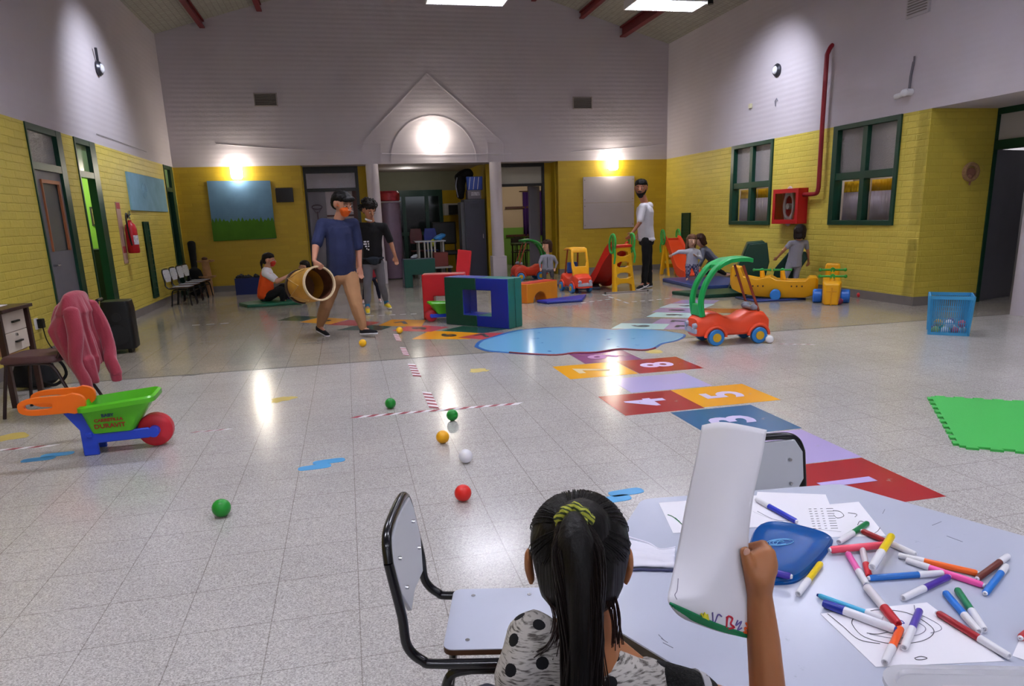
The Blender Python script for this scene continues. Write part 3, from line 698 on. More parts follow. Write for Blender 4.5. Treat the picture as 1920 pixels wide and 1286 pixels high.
# small fittings
o = tag(G().bb(XR-.04, XR, 12.80, 12.88, 3.2, 3.28).build('junction_box', mat('cream_plastic', 'c9c3a0', .5), bevel=.005), 'small cream junction box on the upper right wall', 'junction box')
o = tag(G().tube([(XR-.01, 11.97, 3.2), (XR-.03, 11.97, 3.24), (XR-.02, 12.03, 3.2), (XR-.01, 12.03, 3.12)], .01, 6).build('wall_hook', mat('hook_grey', '8e8a96', .4)), 'small wire hook below the round silver fitting', 'hook')
o = thing('security_camera', 'white wall fitting with a dangling cable on the upper right wall', 'camera', (XR, 8.82, 2.84))
g = G(); g.cyl((0, 0, 0), (-.09, 0, 0), .045); g.sph((-.11, .0, -.01), .05); g.cyl((-.06, .0, 0), (-.07, .2, -.03), .025, .04); g.build('body', whitep, o)
g = G(); g.tube([(-.03, 0, .03), (-.02, .01, .2), (-.02, -.02, .36), (-.03, -.03, .44)], .012, 6); g.tube([(-.03, .02, .03), (-.02, .03, .2), (-.02, .0, .38)], .008, 6); g.build('cable', mat('cable_grey', '6e6a74', .5), o)
o = thing('wreath', 'small straw wreath with a bow hanging on the yellow wall by the right doorway', 'wreath', (8.28, YJ-.04, 1.77))
g = G(); g.tube([(.105*math.cos(t*PI/12), 0, .10*math.sin(t*PI/12)) for t in range(24)], .03, 8, True); g.build('ring', mat('straw', '9a7550', .8, var=.3, vs=60), o)
g = G(); g.sph((0, 0, -.01), (.08, .015, .07)); g.sph((-.02, -.02, -.06), (.04, .02, .03)); g.tube([(0, -.01, -.08), (-.01, -.01, -.17)], .012, 6); g.build('bow', mat('dull_red_bow', '8a5a48', .8), o)
# shiny tape lines stuck on the white walls
def strand(name, pts, lab, r=.006):
    return tag(G().tube(smoothpath(pts, 6), r, 5).build(name, mat('shiny_tape', 'd2ccd2', .3)), lab, 'tape')
strand('tape_line', [(-2.45, YB-.01, 3.03), (-1.3, YB-.01, 2.93), (-.05, YB-.01, 2.86), (.45, YB-.01, 2.84)], 'thin shiny line across the white wall above the blue mural', .008)
strand('tape_line', [(.92, YB-.02, 2.79), (2, YB-.02, 2.76), (3.8, YB-.02, 2.75)], 'thin shiny line under the arch lamp between the columns', .009)
strand('tape_line', [(5.2, YB-.01, 2.78), (6.6, YB-.01, 2.85), (7.5, YB-.01, 2.92)], 'thin shiny line on the white wall above the bulletin board', .007)
strand('tape_line', [(XL+.01, 11.8, 2.72), (XL+.01, 12.8, 2.72), (XL+.01, 14.5, 2.71)], 'thin dark wire on the upper left wall above the second door', .004)
bpy.data.objects['tape_line.003'].data.materials[0] = mat('dark_wire', '4b474f', .5)

# ============================================================ FLOOR MARKINGS
def decal(name, pts, m, lab, cat='floor marking', group=None, z=.0015, worn=0):
    cx = sum(p[0] for p in pts)/len(pts); cy = sum(p[1] for p in pts)/len(pts)
    o = thing(name, lab, cat, (cx, cy, 0), 0, group); decal.n = getattr(decal, 'n', 0)+1
    g = G(); g.poly([(p[0]-cx, p[1]-cy, .0002) for p in pts], (0, 0, z*.4+.00012*(decal.n % 9))); g.build('paint', m, o, flat=True)
    return o
def fpaint(c, wear=.0):
    n = 'floor_paint_'+c
    if n in MATS: return MATS[n]
    m, nt, b, N, L = nodes_of(n, .17)
    tc = N('ShaderNodeTexCoord'); v = N('ShaderNodeTexNoise'); v.inputs['Scale'].default_value = 7; v.inputs['Detail'].default_value = 9; v.inputs['Roughness'].default_value = .7
    L(tc.outputs['Object'], v.inputs['Vector'])
    cr = N('ShaderNodeValToRGB'); e = cr.color_ramp.elements; c_ = hexc(c)
    e[0].position = .64; e[0].color = (*c_, 1); e[1].position = .70; e[1].color = (*[x*.5+.2 for x in c_], 1)
    L(v.outputs['Fac'], cr.inputs[0]); L(cr.outputs[0], b.inputs['Base Color']); return m
def digit(o, s, col, x, y, size, ang=0):
    text_mesh('number', s, size, mat('digit_'+col, col, .4), o, Matrix.Translation((x, y, .003)) @ Matrix.Rotation(ang, 4, 'Z'), .0004, .012)
HS = [('1', 'a3262b', 2.14, 2.75, 2.72, 3.32, 'b9a6dc'), ('', 'b5a5d8', 2.14, 2.76, 3.33, 3.90, ''), ('3', '2b6191', 2.15, 2.78, 3.92, 4.54, 'c9bfe6'),
      ('4', 'a3262b', 1.82, 2.43, 4.57, 5.14, 'cdbfe8'), ('5', 'f0a31a', 2.43, 3.06, 4.59, 5.14, 'd0c0dc'), ('', 'b9aee0', 2.11, 2.81, 5.17, 5.68, ''),
      ('7', 'f0a81c', 1.80, 2.43, 5.80, 6.36, 'd9c39a'), ('8', 'a3262b', 2.44, 3.06, 5.80, 6.37, 'd7c6ea'), ('9', '85407f', 2.13, 2.71, 6.38, 6.90, 'b77ab2')]
cn = {'a3262b': 'dark red', 'b5a5d8': 'lilac', '2b6191': 'blue', 'f0a31a': 'yellow', 'b9aee0': 'pale lilac', 'f0a81c': 'yellow', '85407f': 'purple'}
wh = ['nearest the table', 'just beyond the red 1', 'behind the held-up paper', 'left of the yellow 5', 'right of the red 4', 'beyond the 4 and 5', 'left of the red 8', 'right of the yellow 7', 'touching the blue pond']
for i, (s, c, x0, x1, y0, y1, dc) in enumerate(HS):
    o = decal('hopscotch_square', [(x0, y0), (x1, y0), (x1, y1), (x0, y1)], fpaint(c), f"{cn[c]} painted hopscotch square"+(f' with a pale {s}' if s else ' without a clear number')+', '+wh[i], 'floor marking', 'near hopscotch squares')
    if s: digit(o, s, dc, 0.0, 0, .42, PI/2)
# paler hopscotch beyond the pond
FHS = [('6', 'bfe4e6', [(3.11, 8.29), (3.38, 8.65), (3.93, 8.36), (3.66, 7.97)], 'pale aqua', 'touching the far side of the pond'),
       ('7', 'b19cc8', [(3.66, 7.97), (3.93, 8.36), (4.32, 8.15), (4.08, 7.76)], 'mauve', 'right behind the toy car wheel'),
       ('', '8d8a90', [(3.38, 8.65), (3.71, 8.97), (4.0, 8.80), (3.72, 8.45)], 'worn grey', 'between the aqua squares'),
       ('7', 'b19cc8', [(3.72, 8.45), (4.0, 8.80), (4.52, 8.50), (4.28, 8.12)], 'lilac', 'left of the toy car body'),
       ('9', 'c8ecec', [(3.90, 9.05), (4.2, 9.40), (4.75, 9.02), (4.45, 8.68)], 'pale aqua', 'behind the lilac square'),
       ('8', 'ab9bc4', [(4.15, 9.45), (4.45, 9.80), (4.95, 9.5), (4.68, 9.12)], 'dull lilac', 'next to the brick-red one'),
       ('', 'a5502f', [(4.68, 9.12), (4.95, 9.5), (5.55, 9.12), (5.25, 8.78)], 'brick red', 'behind the green car canopy'),
       ('6', 'c4dde8', [(4.45, 9.85), (4.80, 10.2), (5.35, 9.85), (5.0, 9.5)], 'pale blue', 'behind the brick-red square'),
       ('', 'a99cc8', [(4.85, 10.25), (5.15, 10.55), (5.65, 10.25), (5.35, 9.9)], 'pale violet', 'nearest the dark green mat')]
for s, c, p, nm, w_ in FHS:
    o = decal('hopscotch_square', p, fpaint(c), f"{nm} painted hopscotch square"+(f' with a dark {s}' if s else ', blank')+', '+w_, 'floor marking', 'far hopscotch squares')
    if s: digit(o, s, '2a2c38', 0, 0, .3, PI/2-.6)
# band of coloured squares at the left with dark numbers
q0 = Vector((.67, 8.51)); u = Vector((.41, .0)); 
DS = [('6', 'ef9f1c', 772, 636, 806, 620, 905, 624, 880, 636, 'yellow'), ('7', 'c94f45', 858, 633, 905, 624, 945, 624, 930, 638, 'red'),
      ('', '2f5a4c', 828, 620, 868, 611, 950, 617, 905, 625, 'dark green'), ('9', 'cf5a54', 735, 620, 772, 609, 842, 613, 808, 622, 'coral red'),
      ('7', 'e99b22', 708, 611, 735, 599, 798, 600, 790, 612, 'yellow'), ('', '34594a', 632, 619, 676, 608, 735, 612, 715, 619, 'dark green'),
      ('', 'bb4a45', 612, 609, 655, 600, 712, 604, 690, 611, 'dull red'), ('5', 'e09a33', 562, 604, 600, 595, 655, 598, 620, 608, 'ochre yellow'),
      ('', '46614b', 520, 601, 552, 592, 600, 594, 565, 602, 'faded green')]
wd = ['left of the red square by the pond', 'touching the left end of the pond', 'against the foot of the foam frame', 'under the small yellow ball', 'left of the small green wheelbarrow', "beside the walking man's front shoe", 'between the walking man\'s feet', 'behind the walking man\'s back foot', 'at the far left end of the band']
for (s, c, *q, nm), w_ in zip(DS, wd):
    p = [FL(q[i], q[i+1]) for i in (0, 2, 4, 6)]
    o = decal('number_square', [(a.x, a.y) for a in p], fpaint(c), f"{nm} painted floor square"+(f' with a dark {s}' if s else '')+', '+w_, 'floor marking', 'coloured floor squares at the left')
    if s: digit(o, s, '2c2320', 0, 0, .34, .5)
# pond
pts = [(897, 650), (905, 640), (930, 632), (965, 622), (1005, 617), (1055, 614), (1110, 616), (1150, 619), (1185, 617), (1235, 620), (1275, 626), (1281, 631), (1265, 639), (1240, 644), (1225, 652), (1200, 656), (1160, 654), (1115, 660), (1075, 661), (1040, 665), (985, 663), (945, 660), (915, 657)]
pp = [FL(x, y) for x, y in pts]; pp = smoothpath([*pp, pp[0]], 4)[:-1]
c = sum(pp, Vector())/len(pp)
o = thing('painted_pond', 'large light blue painted pond with dark blue outline on the floor', 'floor marking', (c.x, c.y, 0))
def watm():
    m, nt, b, N, L = nodes_of('pond_paint', .13)
    tc = N('ShaderNodeTexCoord'); v = N('ShaderNodeTexNoise'); v.inputs['Scale'].default_value = 5; v.inputs['Detail'].default_value = 3
    L(tc.outputs['Object'], v.inputs['Vector']); cr = N('ShaderNodeValToRGB'); e = cr.color_ramp.elements
    e[0].position = .66; e[0].color = (*hexc('79b6e2'), 1); e[1].position = .71; e[1].color = (*hexc('3f6fb4'), 1)
    L(v.outputs['Fac'], cr.inputs[0]); L(cr.outputs[0], b.inputs['Base Color']); return m
g = G(); g.poly([(p.x-c.x, p.y-c.y, .002) for p in pp], (0, 0, .002)); g.build('water', watm(), o, flat=True)
g = G(); g.poly([((p.x-c.x)*1.03-.01, (p.y-c.y)*1.06, .0003) for p in pp], (0, 0, .0018)); g.build('outline', mat('pond_edge', '2360a8', .3), o, flat=True)
g = G(); qs = [pp[i] for i in range(52, 84)]; g.tube([(p.x-c.x, (p.y-c.y)*1.05-.01, .004) for p in qs[4:]], .012, 6, flat=1); g.build('red_edge', mat('pond_red_edge', '7c2b33', .4), o)
# striped tapes
tr, tw = mat('tape_dark_red', '8e2436', .4), mat('tape_white', 'e9e4ea', .4)
def tape(name, a, b, w, n, lab, slant=.03):
    a = Vector(a); b = Vector(b); d = (b-a); L_ = d.length; ux = d/L_; uy = Vector((-ux.y, ux.x))
    o = thing(name, lab, 'floor tape', (a.x, a.y, 0), 0, 'striped floor tapes')
    g = G(); P = lambda s, t: (ux*s+uy*t)
    def quad(s0, s1, z0, z1): g.poly([(*P(s0, -w/2), z0), (*P(s1, -w/2), z0), (*P(s1+slant, w/2), z0), (*P(s0+slant, w/2), z0)], (0, 0, z1-z0))
    quad(0, L_, .0003, .002); g.build('white_strip', tw, o, flat=True)
    g = G()
    for k in range(n): quad(L_*k/n, L_*(k+.48)/n, .0022, .0026)
    g.build('red_stripes', tr, o, flat=True)
tape('floor_tape', (-.08, 5.18), (1.17, 5.15), .05, 11, 'long red and white striped tape lying crosswise beside the green balls', .05)
tape('floor_tape', (.545, 5.20), (.545, 5.74), .07, 5, 'striped tape strip touching the long crosswise tape', .06)
tape('floor_tape', (.53, 6.37), (.53, 6.97), .07, 5, 'striped tape strip just nearer than the dark floor joint', .06)
tape('floor_tape', (.52, 7.45), (.52, 7.95), .06, 5, 'striped tape strip just past the dark floor joint', .06)
tape('floor_tape', (.51, 8.40), (.51, 8.95), .06, 5, 'striped tape strip beside the small yellow ball', .06)
tape('floor_tape', (-2.75, 5.14), (-2.04, 5.15), .035, 5, 'red and white tape at the left edge behind the green wheelbarrow', .05)
tape('floor_tape', (-1.17, 5.16), (-.93, 5.16), .02, 3, 'short thin tape right of the green wheelbarrow wheel', .04)
tape('floor_tape', (4.33, 6.60), (4.62, 6.42), .02, 4, 'short worn tape by the white ball behind the toy car', .03)
# dashed worn lines on the far floor
for (a, b, c, d, n, lab) in ((1130, 552, 1185, 571, 4, 'worn white dashed line in front of the yellow ladder'), (1185, 566, 1262, 559, 5, 'worn white dashed line left of the lilac squares'), (690, 592, 790, 588, 5, 'worn white dashed line behind the youth in black'), (1090, 568, 1150, 560, 4, 'worn white dashed line by the yellow-roofed car'), (360, 610, 440, 605, 3, 'worn white dashed line on the dark floor at the left')):
    A, B = FL(a, b), FL(c, d); dd = B-A; u_ = dd.normalized(); v_ = Vector((-u_.y, u_.x, 0))*.02
    o = thing('dashed_line', lab, 'floor marking', (A.x, A.y, 0), 0, 'worn dashed floor lines'); g = G()
    for k in range(n):
        p = dd*(k/n); q = dd*((k+.55)/n); g.poly([p-v_+Vector((0, 0, .0003)), q-v_+Vector((0, 0, .0003)), q+v_+Vector((0, 0, .0003)), p+v_+Vector((0, 0, .0003))], (0, 0, .0012))
    g.build('dashes', mat('worn_white', 'b9b4b4', .4), o, flat=True)
# footprints
def foot(x, y, ang, m, lab, grp, L_=.19, W_=.085):
    o = thing('footprint', lab, 'floor marking', (x, y, 0), ang, grp)
    out = []
    for t in range(24):
        a = t*PI/12; k = 1-.08*math.exp(-((math.cos(a)+.1)/.35)**2); out.append((L_/2*math.copysign(abs(math.cos(a))**.5, math.cos(a)), W_/2*math.copysign(abs(math.sin(a))**.7, math.sin(a))*k, .0004))
    g = G(); g.poly(out, (0, 0, .0014)); g.build('paint', m, o, flat=True)
fb = mat('footprint_blue', '4a9bd2', .35)
for x, y, w_ in ((595, 876, 'left of the small green wheelbarrow area, nearer of its pair'), (616, 864, '')): pass
for (x, y, lab) in ((590, 876, 'nearer blue footprint between the green ball and the wheelbarrow'), (617, 865, 'farther blue footprint between the green ball and the wheelbarrow'),
                    (1150, 936, 'nearer blue footprint beside the girl\'s head'), (1174, 923, 'farther blue footprint beside the girl\'s head'),
                    (72, 861, 'nearer blue footprint under the orange wheelbarrow handle'), (108, 852, 'farther blue footprint under the orange wheelbarrow handle')):
    p = FL(x, y); foot(p.x, p.y, .08, fb, lab, 'blue painted footprints')
dk = mat('footprint_dark', '46413f', .4)
for (x, y, lab) in ((357, 703, 'left dark worn footprint near the floor joint'), (372, 702, 'right dark worn footprint near the floor joint'), (395, 609, 'left dark worn footprint on the far left floor'), (420, 607, 'right dark worn footprint on the far left floor'), (581, 643, 'left dark worn footprint in front of the walking man'), (598, 643, 'right dark worn footprint in front of the walking man'), (488, 579, 'left dark worn footprint in front of the green mat'), (505, 578, 'right dark worn footprint in front of the green mat')):
    p = FL(x, y); foot(p.x, p.y, .35, dk, lab, 'dark worn footprints', .16, .03)
ym = mat('worn_yellow_paint', 'c0aa5c', .5)
for (x, y, lab) in ((531, 748, 'worn yellow paint mark between the floor joint and the green balls'), (24, 819, 'worn yellow paint mark at the left edge by the wheelbarrow'), (897, 694, 'worn yellow paint mark left of the yellow hopscotch square'), (1228, 659, 'worn yellow paint mark under the right end of the pond')):
    p = FL(x, y); random.seed(int(x)); o = thing('paint_mark', lab, 'floor marking', (p.x, p.y, 0), 0, 'worn yellow paint marks')
    g = G(); g.poly([(.11*math.cos(t*PI/8)*random.uniform(.6, 1.1), .12*math.sin(t*PI/8)*random.uniform(.5, 1.1), .0004) for t in range(16)], (0, 0, .001)); g.build('paint', ym, o, flat=True)
# dark joint between the old and the new floor
o = g = G(); g.bb(XL, 9, 7.30, 7.318, .0002, .0012); struct(g.build('trim_2', mat('floor_joint', '3a3532', .7), flat=True))
# ============================================================ TOYS AND FURNITURE
def ball(x, y, r, c, lab):
    p = FL(x, y, r)
    o = tag(G().sph((0, 0, 0), r, 4).build('ball', pl(c), loc=None), lab, 'ball', 'play balls'); o.location = (p.x, p.y, r); return o
for a in ((868, 924, .043, 'dd2620', 'red plastic ball nearest to the table'), (415, 952, .045, '1c8f2c', 'green plastic ball nearest to the camera, alone on the left floor'), (873, 855, .041, 'e6e4ec', 'white ball between the yellow and the red ball'),
          (830, 819, .042, 'f0ab16', 'yellow plastic ball just above the white ball'), (848, 778, .041, '17892e', 'green ball under the right half of the striped tape'), (732, 756, .041, '17892e', 'green ball just beyond the left half of the striped tape'),
          (680, 643, .043, 'f0b414', 'yellow ball in front of the walking man\'s shoe'), (749, 619, .042, 'f0b414', 'yellow ball on the coral painted square'), (1443, 636, .042, 'ece9ee', 'white ball behind the rear wheel of the orange toy car'),
          (1612, 553, .045, 'c0222c', 'red ball alone by the right wall'), (1582, 553, .07, 'e2635a', 'coral red ball behind the yellow ride-on'), (1574, 565, .05, '6a1a3a', 'dark purple ball by the yellow ride-on\'s wheel')): ball(*a)

# ---- foam blocks
def foam(c): return mat('foam_'+c, c, .38, var=.04, bump=.05, bs=8)
def prism_on(o, name, pts, y0, y1, mface, mside):
    g = G(); g.poly([(x, y0, z) for x, z in pts], (0, y1-y0, 0))
    for f in g.side: f.material_index = 1
    return g.build(name, [mface, mside], o, bevel=.012, seg=2)
A, B = Vector((1.225, 9.56, 0)), Vector((1.92, 8.76, 0)); d = B-A; Lf = d.length; rf = math.atan2(d.y, d.x)
u_ = d.normalized(); v_ = Vector((-u_.y, u_.x, 0))
gD, gT, bD = foam('07402f'), foam('15665a'), foam('14258a')
hw0, hw1, hz0, hz1, H_ = .29, .77, .15, .475, .635
hw1 = Lf*.735; hw0 = Lf*.30; mid = Lf*.51
for k, off in enumerate((0, .15)):
    for side in (0, 1):
        lab = (('green', 'blue')[side] if k == 0 else ('blue', 'green')[side])+' foam C-shaped block, '+('left' if side == 0 else 'right')+' half of the '+('front' if k == 0 else 'rear')+' upright frame'
        p = A + v_*off
        o = thing('foam_block', lab, 'foam block', (p.x, p.y, 0), rf, 'foam blocks forming the window frame')
        pts = [(0, 0), (mid, 0), (mid, hz0), (hw0, hz0), (hw0, hz1), (mid, hz1), (mid, H_), (0, H_)] if side == 0 else [(mid, 0), (Lf, 0), (Lf, H_), (mid, H_), (mid, hz1), (hw1, hz1), (hw1, hz0), (mid, hz0)]
        fc = (gD, bD)[side] if k == 0 else (bD, gD)[side]
        prism_on(o, 'foam_body', pts, 0, .147, fc, (bD if side == 0 else gT))
# red frame block behind, dark green arch block, red wedge, orange arch
def foam_thing(name, lab, loc, rz, pts, dep, m1, m2, seam=None):
    o = thing(name, lab, 'foam block', loc, rz); prism_on(o, 'foam_body', pts, 0, dep, m1, m2)
    if seam is not None:
        g = G(); g.bb(min(p[0] for p in pts)+.02, max(p[0] for p in pts)-.02, dep*.5-.004, dep*.5+.004, max(p[1] for p in pts)-.001, max(p[1] for p in pts)+.004); g.build('seam', mat('seam_grey', '8d8a88', .5), o)
    return o
foam_thing('foam_block', 'red foam block with a square hole standing behind the green and blue frame', (.985, 10.12, 0), -.22, [(0, 0), (.155, 0), (.155, .33), (.45, .33), (.45, 0), (.60, 0), (.60, .635), (0, .635)], .3, foam('b3141f'), foam('b81d26'), 1)
foam_thing('foam_block', 'dark green foam arch block standing in front of the purple roll', (1.12, 15.1, 0), .06, [(0, 0), (.17, 0), (.17, .26), (.5, .26), (.5, 0), (.66, 0), (.66, .585), (0, .585)], .3, foam('044437'), foam('0d2250'))
o = thing('foam_wedge', 'bright red foam slab leaning against the dark locker', 'foam block', (2.22, 14.6, .0), -.3)
g = G(); g.bb(-.14, .14, 0, .12, 0, .76); g.xf(Matrix.Rotation(-.12, 4, 'X') @ Matrix.Rotation(.12, 4, 'Y')); g.build('foam_body', foam('c41722'), o, bevel=.015)
a0 = Vector((2.78, 11.25, 0)); a1 = Vector((3.42, 11.68, 0)); d = a1-a0; La = d.length; ra = math.atan2(d.y, d.x)
pts = [(0, 0)]
cxh = La*.42; rh = .165
pts += [(cxh-rh, 0)]+[(cxh-rh*math.cos(t*PI/12), rh*1.0*math.sin(t*PI/12)) for t in range(1, 12)]+[(cxh+rh, 0), (La, 0), (La, .315), (0, .315)]
o = foam_thing('foam_bridge', 'orange foam bridge block with an arched opening and red top', tuple(a0), ra, pts, .27, foam('d98618'), foam('d8791a'))
g = G(); g.bb(.01, La-.01, .005, .265, .31, .325); g.build('top_panel', foam('c8301f'), o, bevel=.006)
def mat_slab(lab, corners, h, c, name='gym_mat'):
    cx = sum(p[0] for p in corners)/4; cy = sum(p[1] for p in corners)/4
    o = thing(name, lab, 'mat', (cx, cy, 0)); g = G(); g.poly([(p[0]-cx, p[1]-cy, 0) for p in corners], (0, 0, h)); g.build('mat_body', foam(c), o, bevel=.014, seg=3)
    g = G(); q = [Vector((p[0]-cx, p[1]-cy, h*.5))*1.0 for p in corners]; g.tube([a+(Vector((a.x, a.y, 0)).normalized()*.002) for a in q], .004, 6, True); g.build('piping', foam(c), o)
    return o
mat_slab('blue foam mat lying beside the orange bridge block', [(2.95, 11.3), (3.05, 11.05), (3.66, 11.08), (3.95, 11.75)], .045, '14278f')
mat_slab('blue gym mat under the two girls by the orange slide', [(6.18, 13.55), (6.05, 11.75), (7.25, 11.65), (7.35, 13.5)], .07, '28407e')
mat_slab('dark green gym mat behind the canopy of the orange toy car', [(5.35, 11.35), (5.55, 10.55), (6.3, 10.55), (6.6, 11.3)], .06, '0a4030')
mat_slab('small blue mat corner showing under the yellow boat', [(6.0, 10.4), (5.98, 9.75), (6.8, 9.7), (6.9, 10.4)], .025, '2a3f80')
mat_slab('dark grey-blue mat lying behind the toddler and the yellow-roofed car', [(4.05, 14.55), (4.0, 12.95), (4.55, 12.7), (5.1, 14.5)], .05, '3a4560')
mat_slab('green mat under the seated woman in orange', [(-1.95, 13.45), (-1.75, 13.0), (-.85, 13.05), (-.8, 14.5), (-1.6, 14.6)][:4], .055, '0b5c40')
# puzzle mat at the right
o = thing('puzzle_mat', 'bright green interlocking foam mat at the right edge of the photo', 'mat', (3.39, 3.30, 0), -.62)
pts = []
def teeth(a, b, n, s):
    a = Vector(a); b = Vector(b); d = (b-a)/n; nn = Vector((d.y, -d.x)).normalized()*s; o_ = []
    for k in range(n):
        for t, h in ((0, 0), (.28, 0), (.22, 1), (.78, 1), (.72, 0)): o_.append(a+d*(k+t)+nn*h)
    return o_
for a, b in (((0, 0), (1.2, 0)), ((1.2, 0), (1.2, 1.2)), ((1.2, 1.2), (0, 1.2)), ((0, 1.2), (0, 0))): pts += teeth(a, b, 10, .028)
g = G(); g.poly([(p.x, p.y, 0) for p in pts], (0, 0, .014)); g.build('foam_sheet', mat('eva_green', '3fb04e', .6, bump=.2, bs=150), o)

# ---- ride-on cars
def toy_car(lab, loc, rz, body='f04e28', can='14a350', canopy='arch', sc=1.0, struts='8c3418'):
    o = thing('toy_car', lab, 'toy car', loc, rz); o.scale = (sc, sc, sc)
    prof = [(-.13, .10), (-.13, .26), (-.10, .30), (-.05, .335), (.03, .335), (.10, .29), (.15, .265), (.24, .275), (.32, .33), (.40, .345), (.50, .33), (.56, .29), (.60, .24), (.605, .15), (.58, .10)]
    # x runs backwards from the front wheel; the car faces -x
    low = [(.5, .10), (.5, .10)]
    g = G(); sect = []
    X = [-.20, -.19, -.15, -.06, .03, .10, .17, .27, .35, .45, .54, .59, .60]
    Zt = [.22, .27, .30, .335, .335, .30, .27, .275, .325, .345, .32, .26, .22]
    Zb = [.12, .09, .085, .085, .085, .085, .085, .085, .085, .085, .09, .11, .13]
    Wd = [.11, .13, .15, .165, .165, .155, .15, .15, .16, .165, .155, .14, .12]
    rings = []
    for x, zt, zb, w in zip(X, Zt, Zb, Wd):
        zm = (zt+zb)/2; h = (zt-zb)/2
        rings.append([(x, w*math.copysign(abs(math.cos(t*PI/10))**.45, math.cos(t*PI/10)), zm+h*math.copysign(abs(math.sin(t*PI/10))**.45, math.sin(t*PI/10))) for t in range(20)])
    g.loft(rings); g.build('body', pl(body), o)
    g = G()
    for s in (-1, 1):
        for x in (0, .47):
            g.tube([(x+.11*math.cos(t*PI/10), s*.165, .085+.11*math.sin(t*PI/10)) for t in range(11)], .018, 8)
    g.build('wheel_arches', pl(body), o)
    for x in (0, .47):
        for s in (-1, 1):
            g = G(); g.cyl((x, s*.135, .084), (x, s*.195, .084), .084, n=28); w = g.build('wheel', pl('2f7fc8'), o, bevel=.008)
            g = G(); g.cyl((x, s*.19, .084), (x, s*.202, .084), .045, n=18); g.cyl((x, s*.20, .084), (x, s*.208, .084), .015, n=10); g.build('hub_cap', pl('d8a51c'), w)
    g = G(); g.box((-.205, 0, .15), (.03, .27, .05)); 
    for s in (-1, 1): g.cyl((-.17, s*.10, .21), (-.225, s*.10, .20), .03, n=14)
    g.build('bumper', mat('grey_chrome_plastic', 'a8acc0', .3), o, bevel=.008)
    g = G()
    for k in range(5): g.box((-.222, -.04+k*.02, .165), (.01, .008, .05))
    g.build('grille', mat('silver_plastic', 'cfcfd8', .3), o)
    for s in (-1, 1):
        if canopy == 'arch':
            g = G(); g.tube(smoothpath([(-.13, s*.11, .30), (-.15, s*.11, .45), (-.11, s*.11, .62), (.0, s*.10, .78), (.10, s*.09, .835), (.14, s*.07, .85)], 6), .031, 10, flat=1.15); g.build('canopy_arm', pl(can), o)
        g = G(); g.tube([(.46+(.02 if canopy == 'arch' else -.05), s*.12, .33), ((.30 if canopy == 'arch' else .33), s*.10, .80 if canopy == 'arch' else .74)], .014, 8); g.build('strut', mat('strut_brown', struts, .4), o)
    if canopy == 'arch':
        g = G(); rr = []
        for x, z in ((.02, .79), (.08, .83), (.16, .862), (.26, .87), (.34, .865), (.39, .855)): rr.append([(x, -.135, z-.028), (x, -.135, z+.014), (x, 0, z+.026), (x, .135, z+.014), (x, .135, z-.028), (x, 0, z-.018)])
        g.loft(rr); g.build('canopy_roof', pl(can), o, bevel=.005)
        g = G(); g.box((-.14, 0, .36), (.05, .24, .12)); g.build('canopy_base', pl(can), o, bevel=.01)
        g = G()
        for s in (-1, 1): g.sph((.44, s*.10, .37), (.045, .035, .035), 3); 
        g.cyl((.42, -.1, .36), (.42, .1, .36), .022); g.build('handlebar', greyp, o)
    else:
        # roof with a windscreen opening facing forward
        g = G()
        def sheet(pts_, hole):
            pass
        zt, zb = .76, .30
        P0 = lambda y, z: (-.02+(z-zb)*.18, y, z)
        out = [(-.155, zb), (.155, zb), (.165, .5), (.15, zt), (-.15, zt), (-.165, .5)]
        inn = [(-.10, .46), (.10, .46), (.125, .55), (.11, .70), (-.11, .70), (-.125, .55)]
        a = [g.b.verts.new(P0(*p)) for p in out]; b = [g.b.verts.new(P0(*p)) for p in inn]
        for k in range(6): g.b.faces.new((a[k], a[(k+1) % 6], b[(k+1) % 6], b[k]))
        q = g.build('windscreen_frame', pl(can), o); t = q.modifiers.new('t', 'SOLIDIFY'); t.thickness = .035; t.offset = 0; bv = q.modifiers.new('b', 'BEVEL'); bv.width = .01; bv.segments = 2
        g = G(); g.loft([[(x, -.15, z-.012), (x, -.15, z+.012), (x, 0, z+.02), (x, .15, z+.012), (x, .15, z-.012), (x, 0, z-.01)] for x, z in ((.05, .755), (.15, .775), (.3, .77), (.4, .74))]); g.build('canopy_roof', pl(can), o, bevel=.005)
        g = G(); g.box((.36, 0, .42), (.05, .2, .2)); g.build('seat_back', pl('2a4f9a'), o, bevel=.02)
    return o
p = (FL(1343, 648)+Vector((0, .15, 0)))
toy_car('orange-red ride-on toy car with a green arched canopy in the open floor', (p.x+.01, p.y+.03, 0), -.07, sc=1.02)
toy_car('orange ride-on toy car with yellow windscreen roof, facing the camera', (4.07, 12.42, 0), PI/2+.10, can='eaa91a', canopy='roof', sc=1.02, body='df4125')
toy_car('orange ride-on toy car with a green canopy behind the toddler', (4.12, 15.62, 0), PI+.12, sc=1.0, can='1f7a34', body='c43a20')

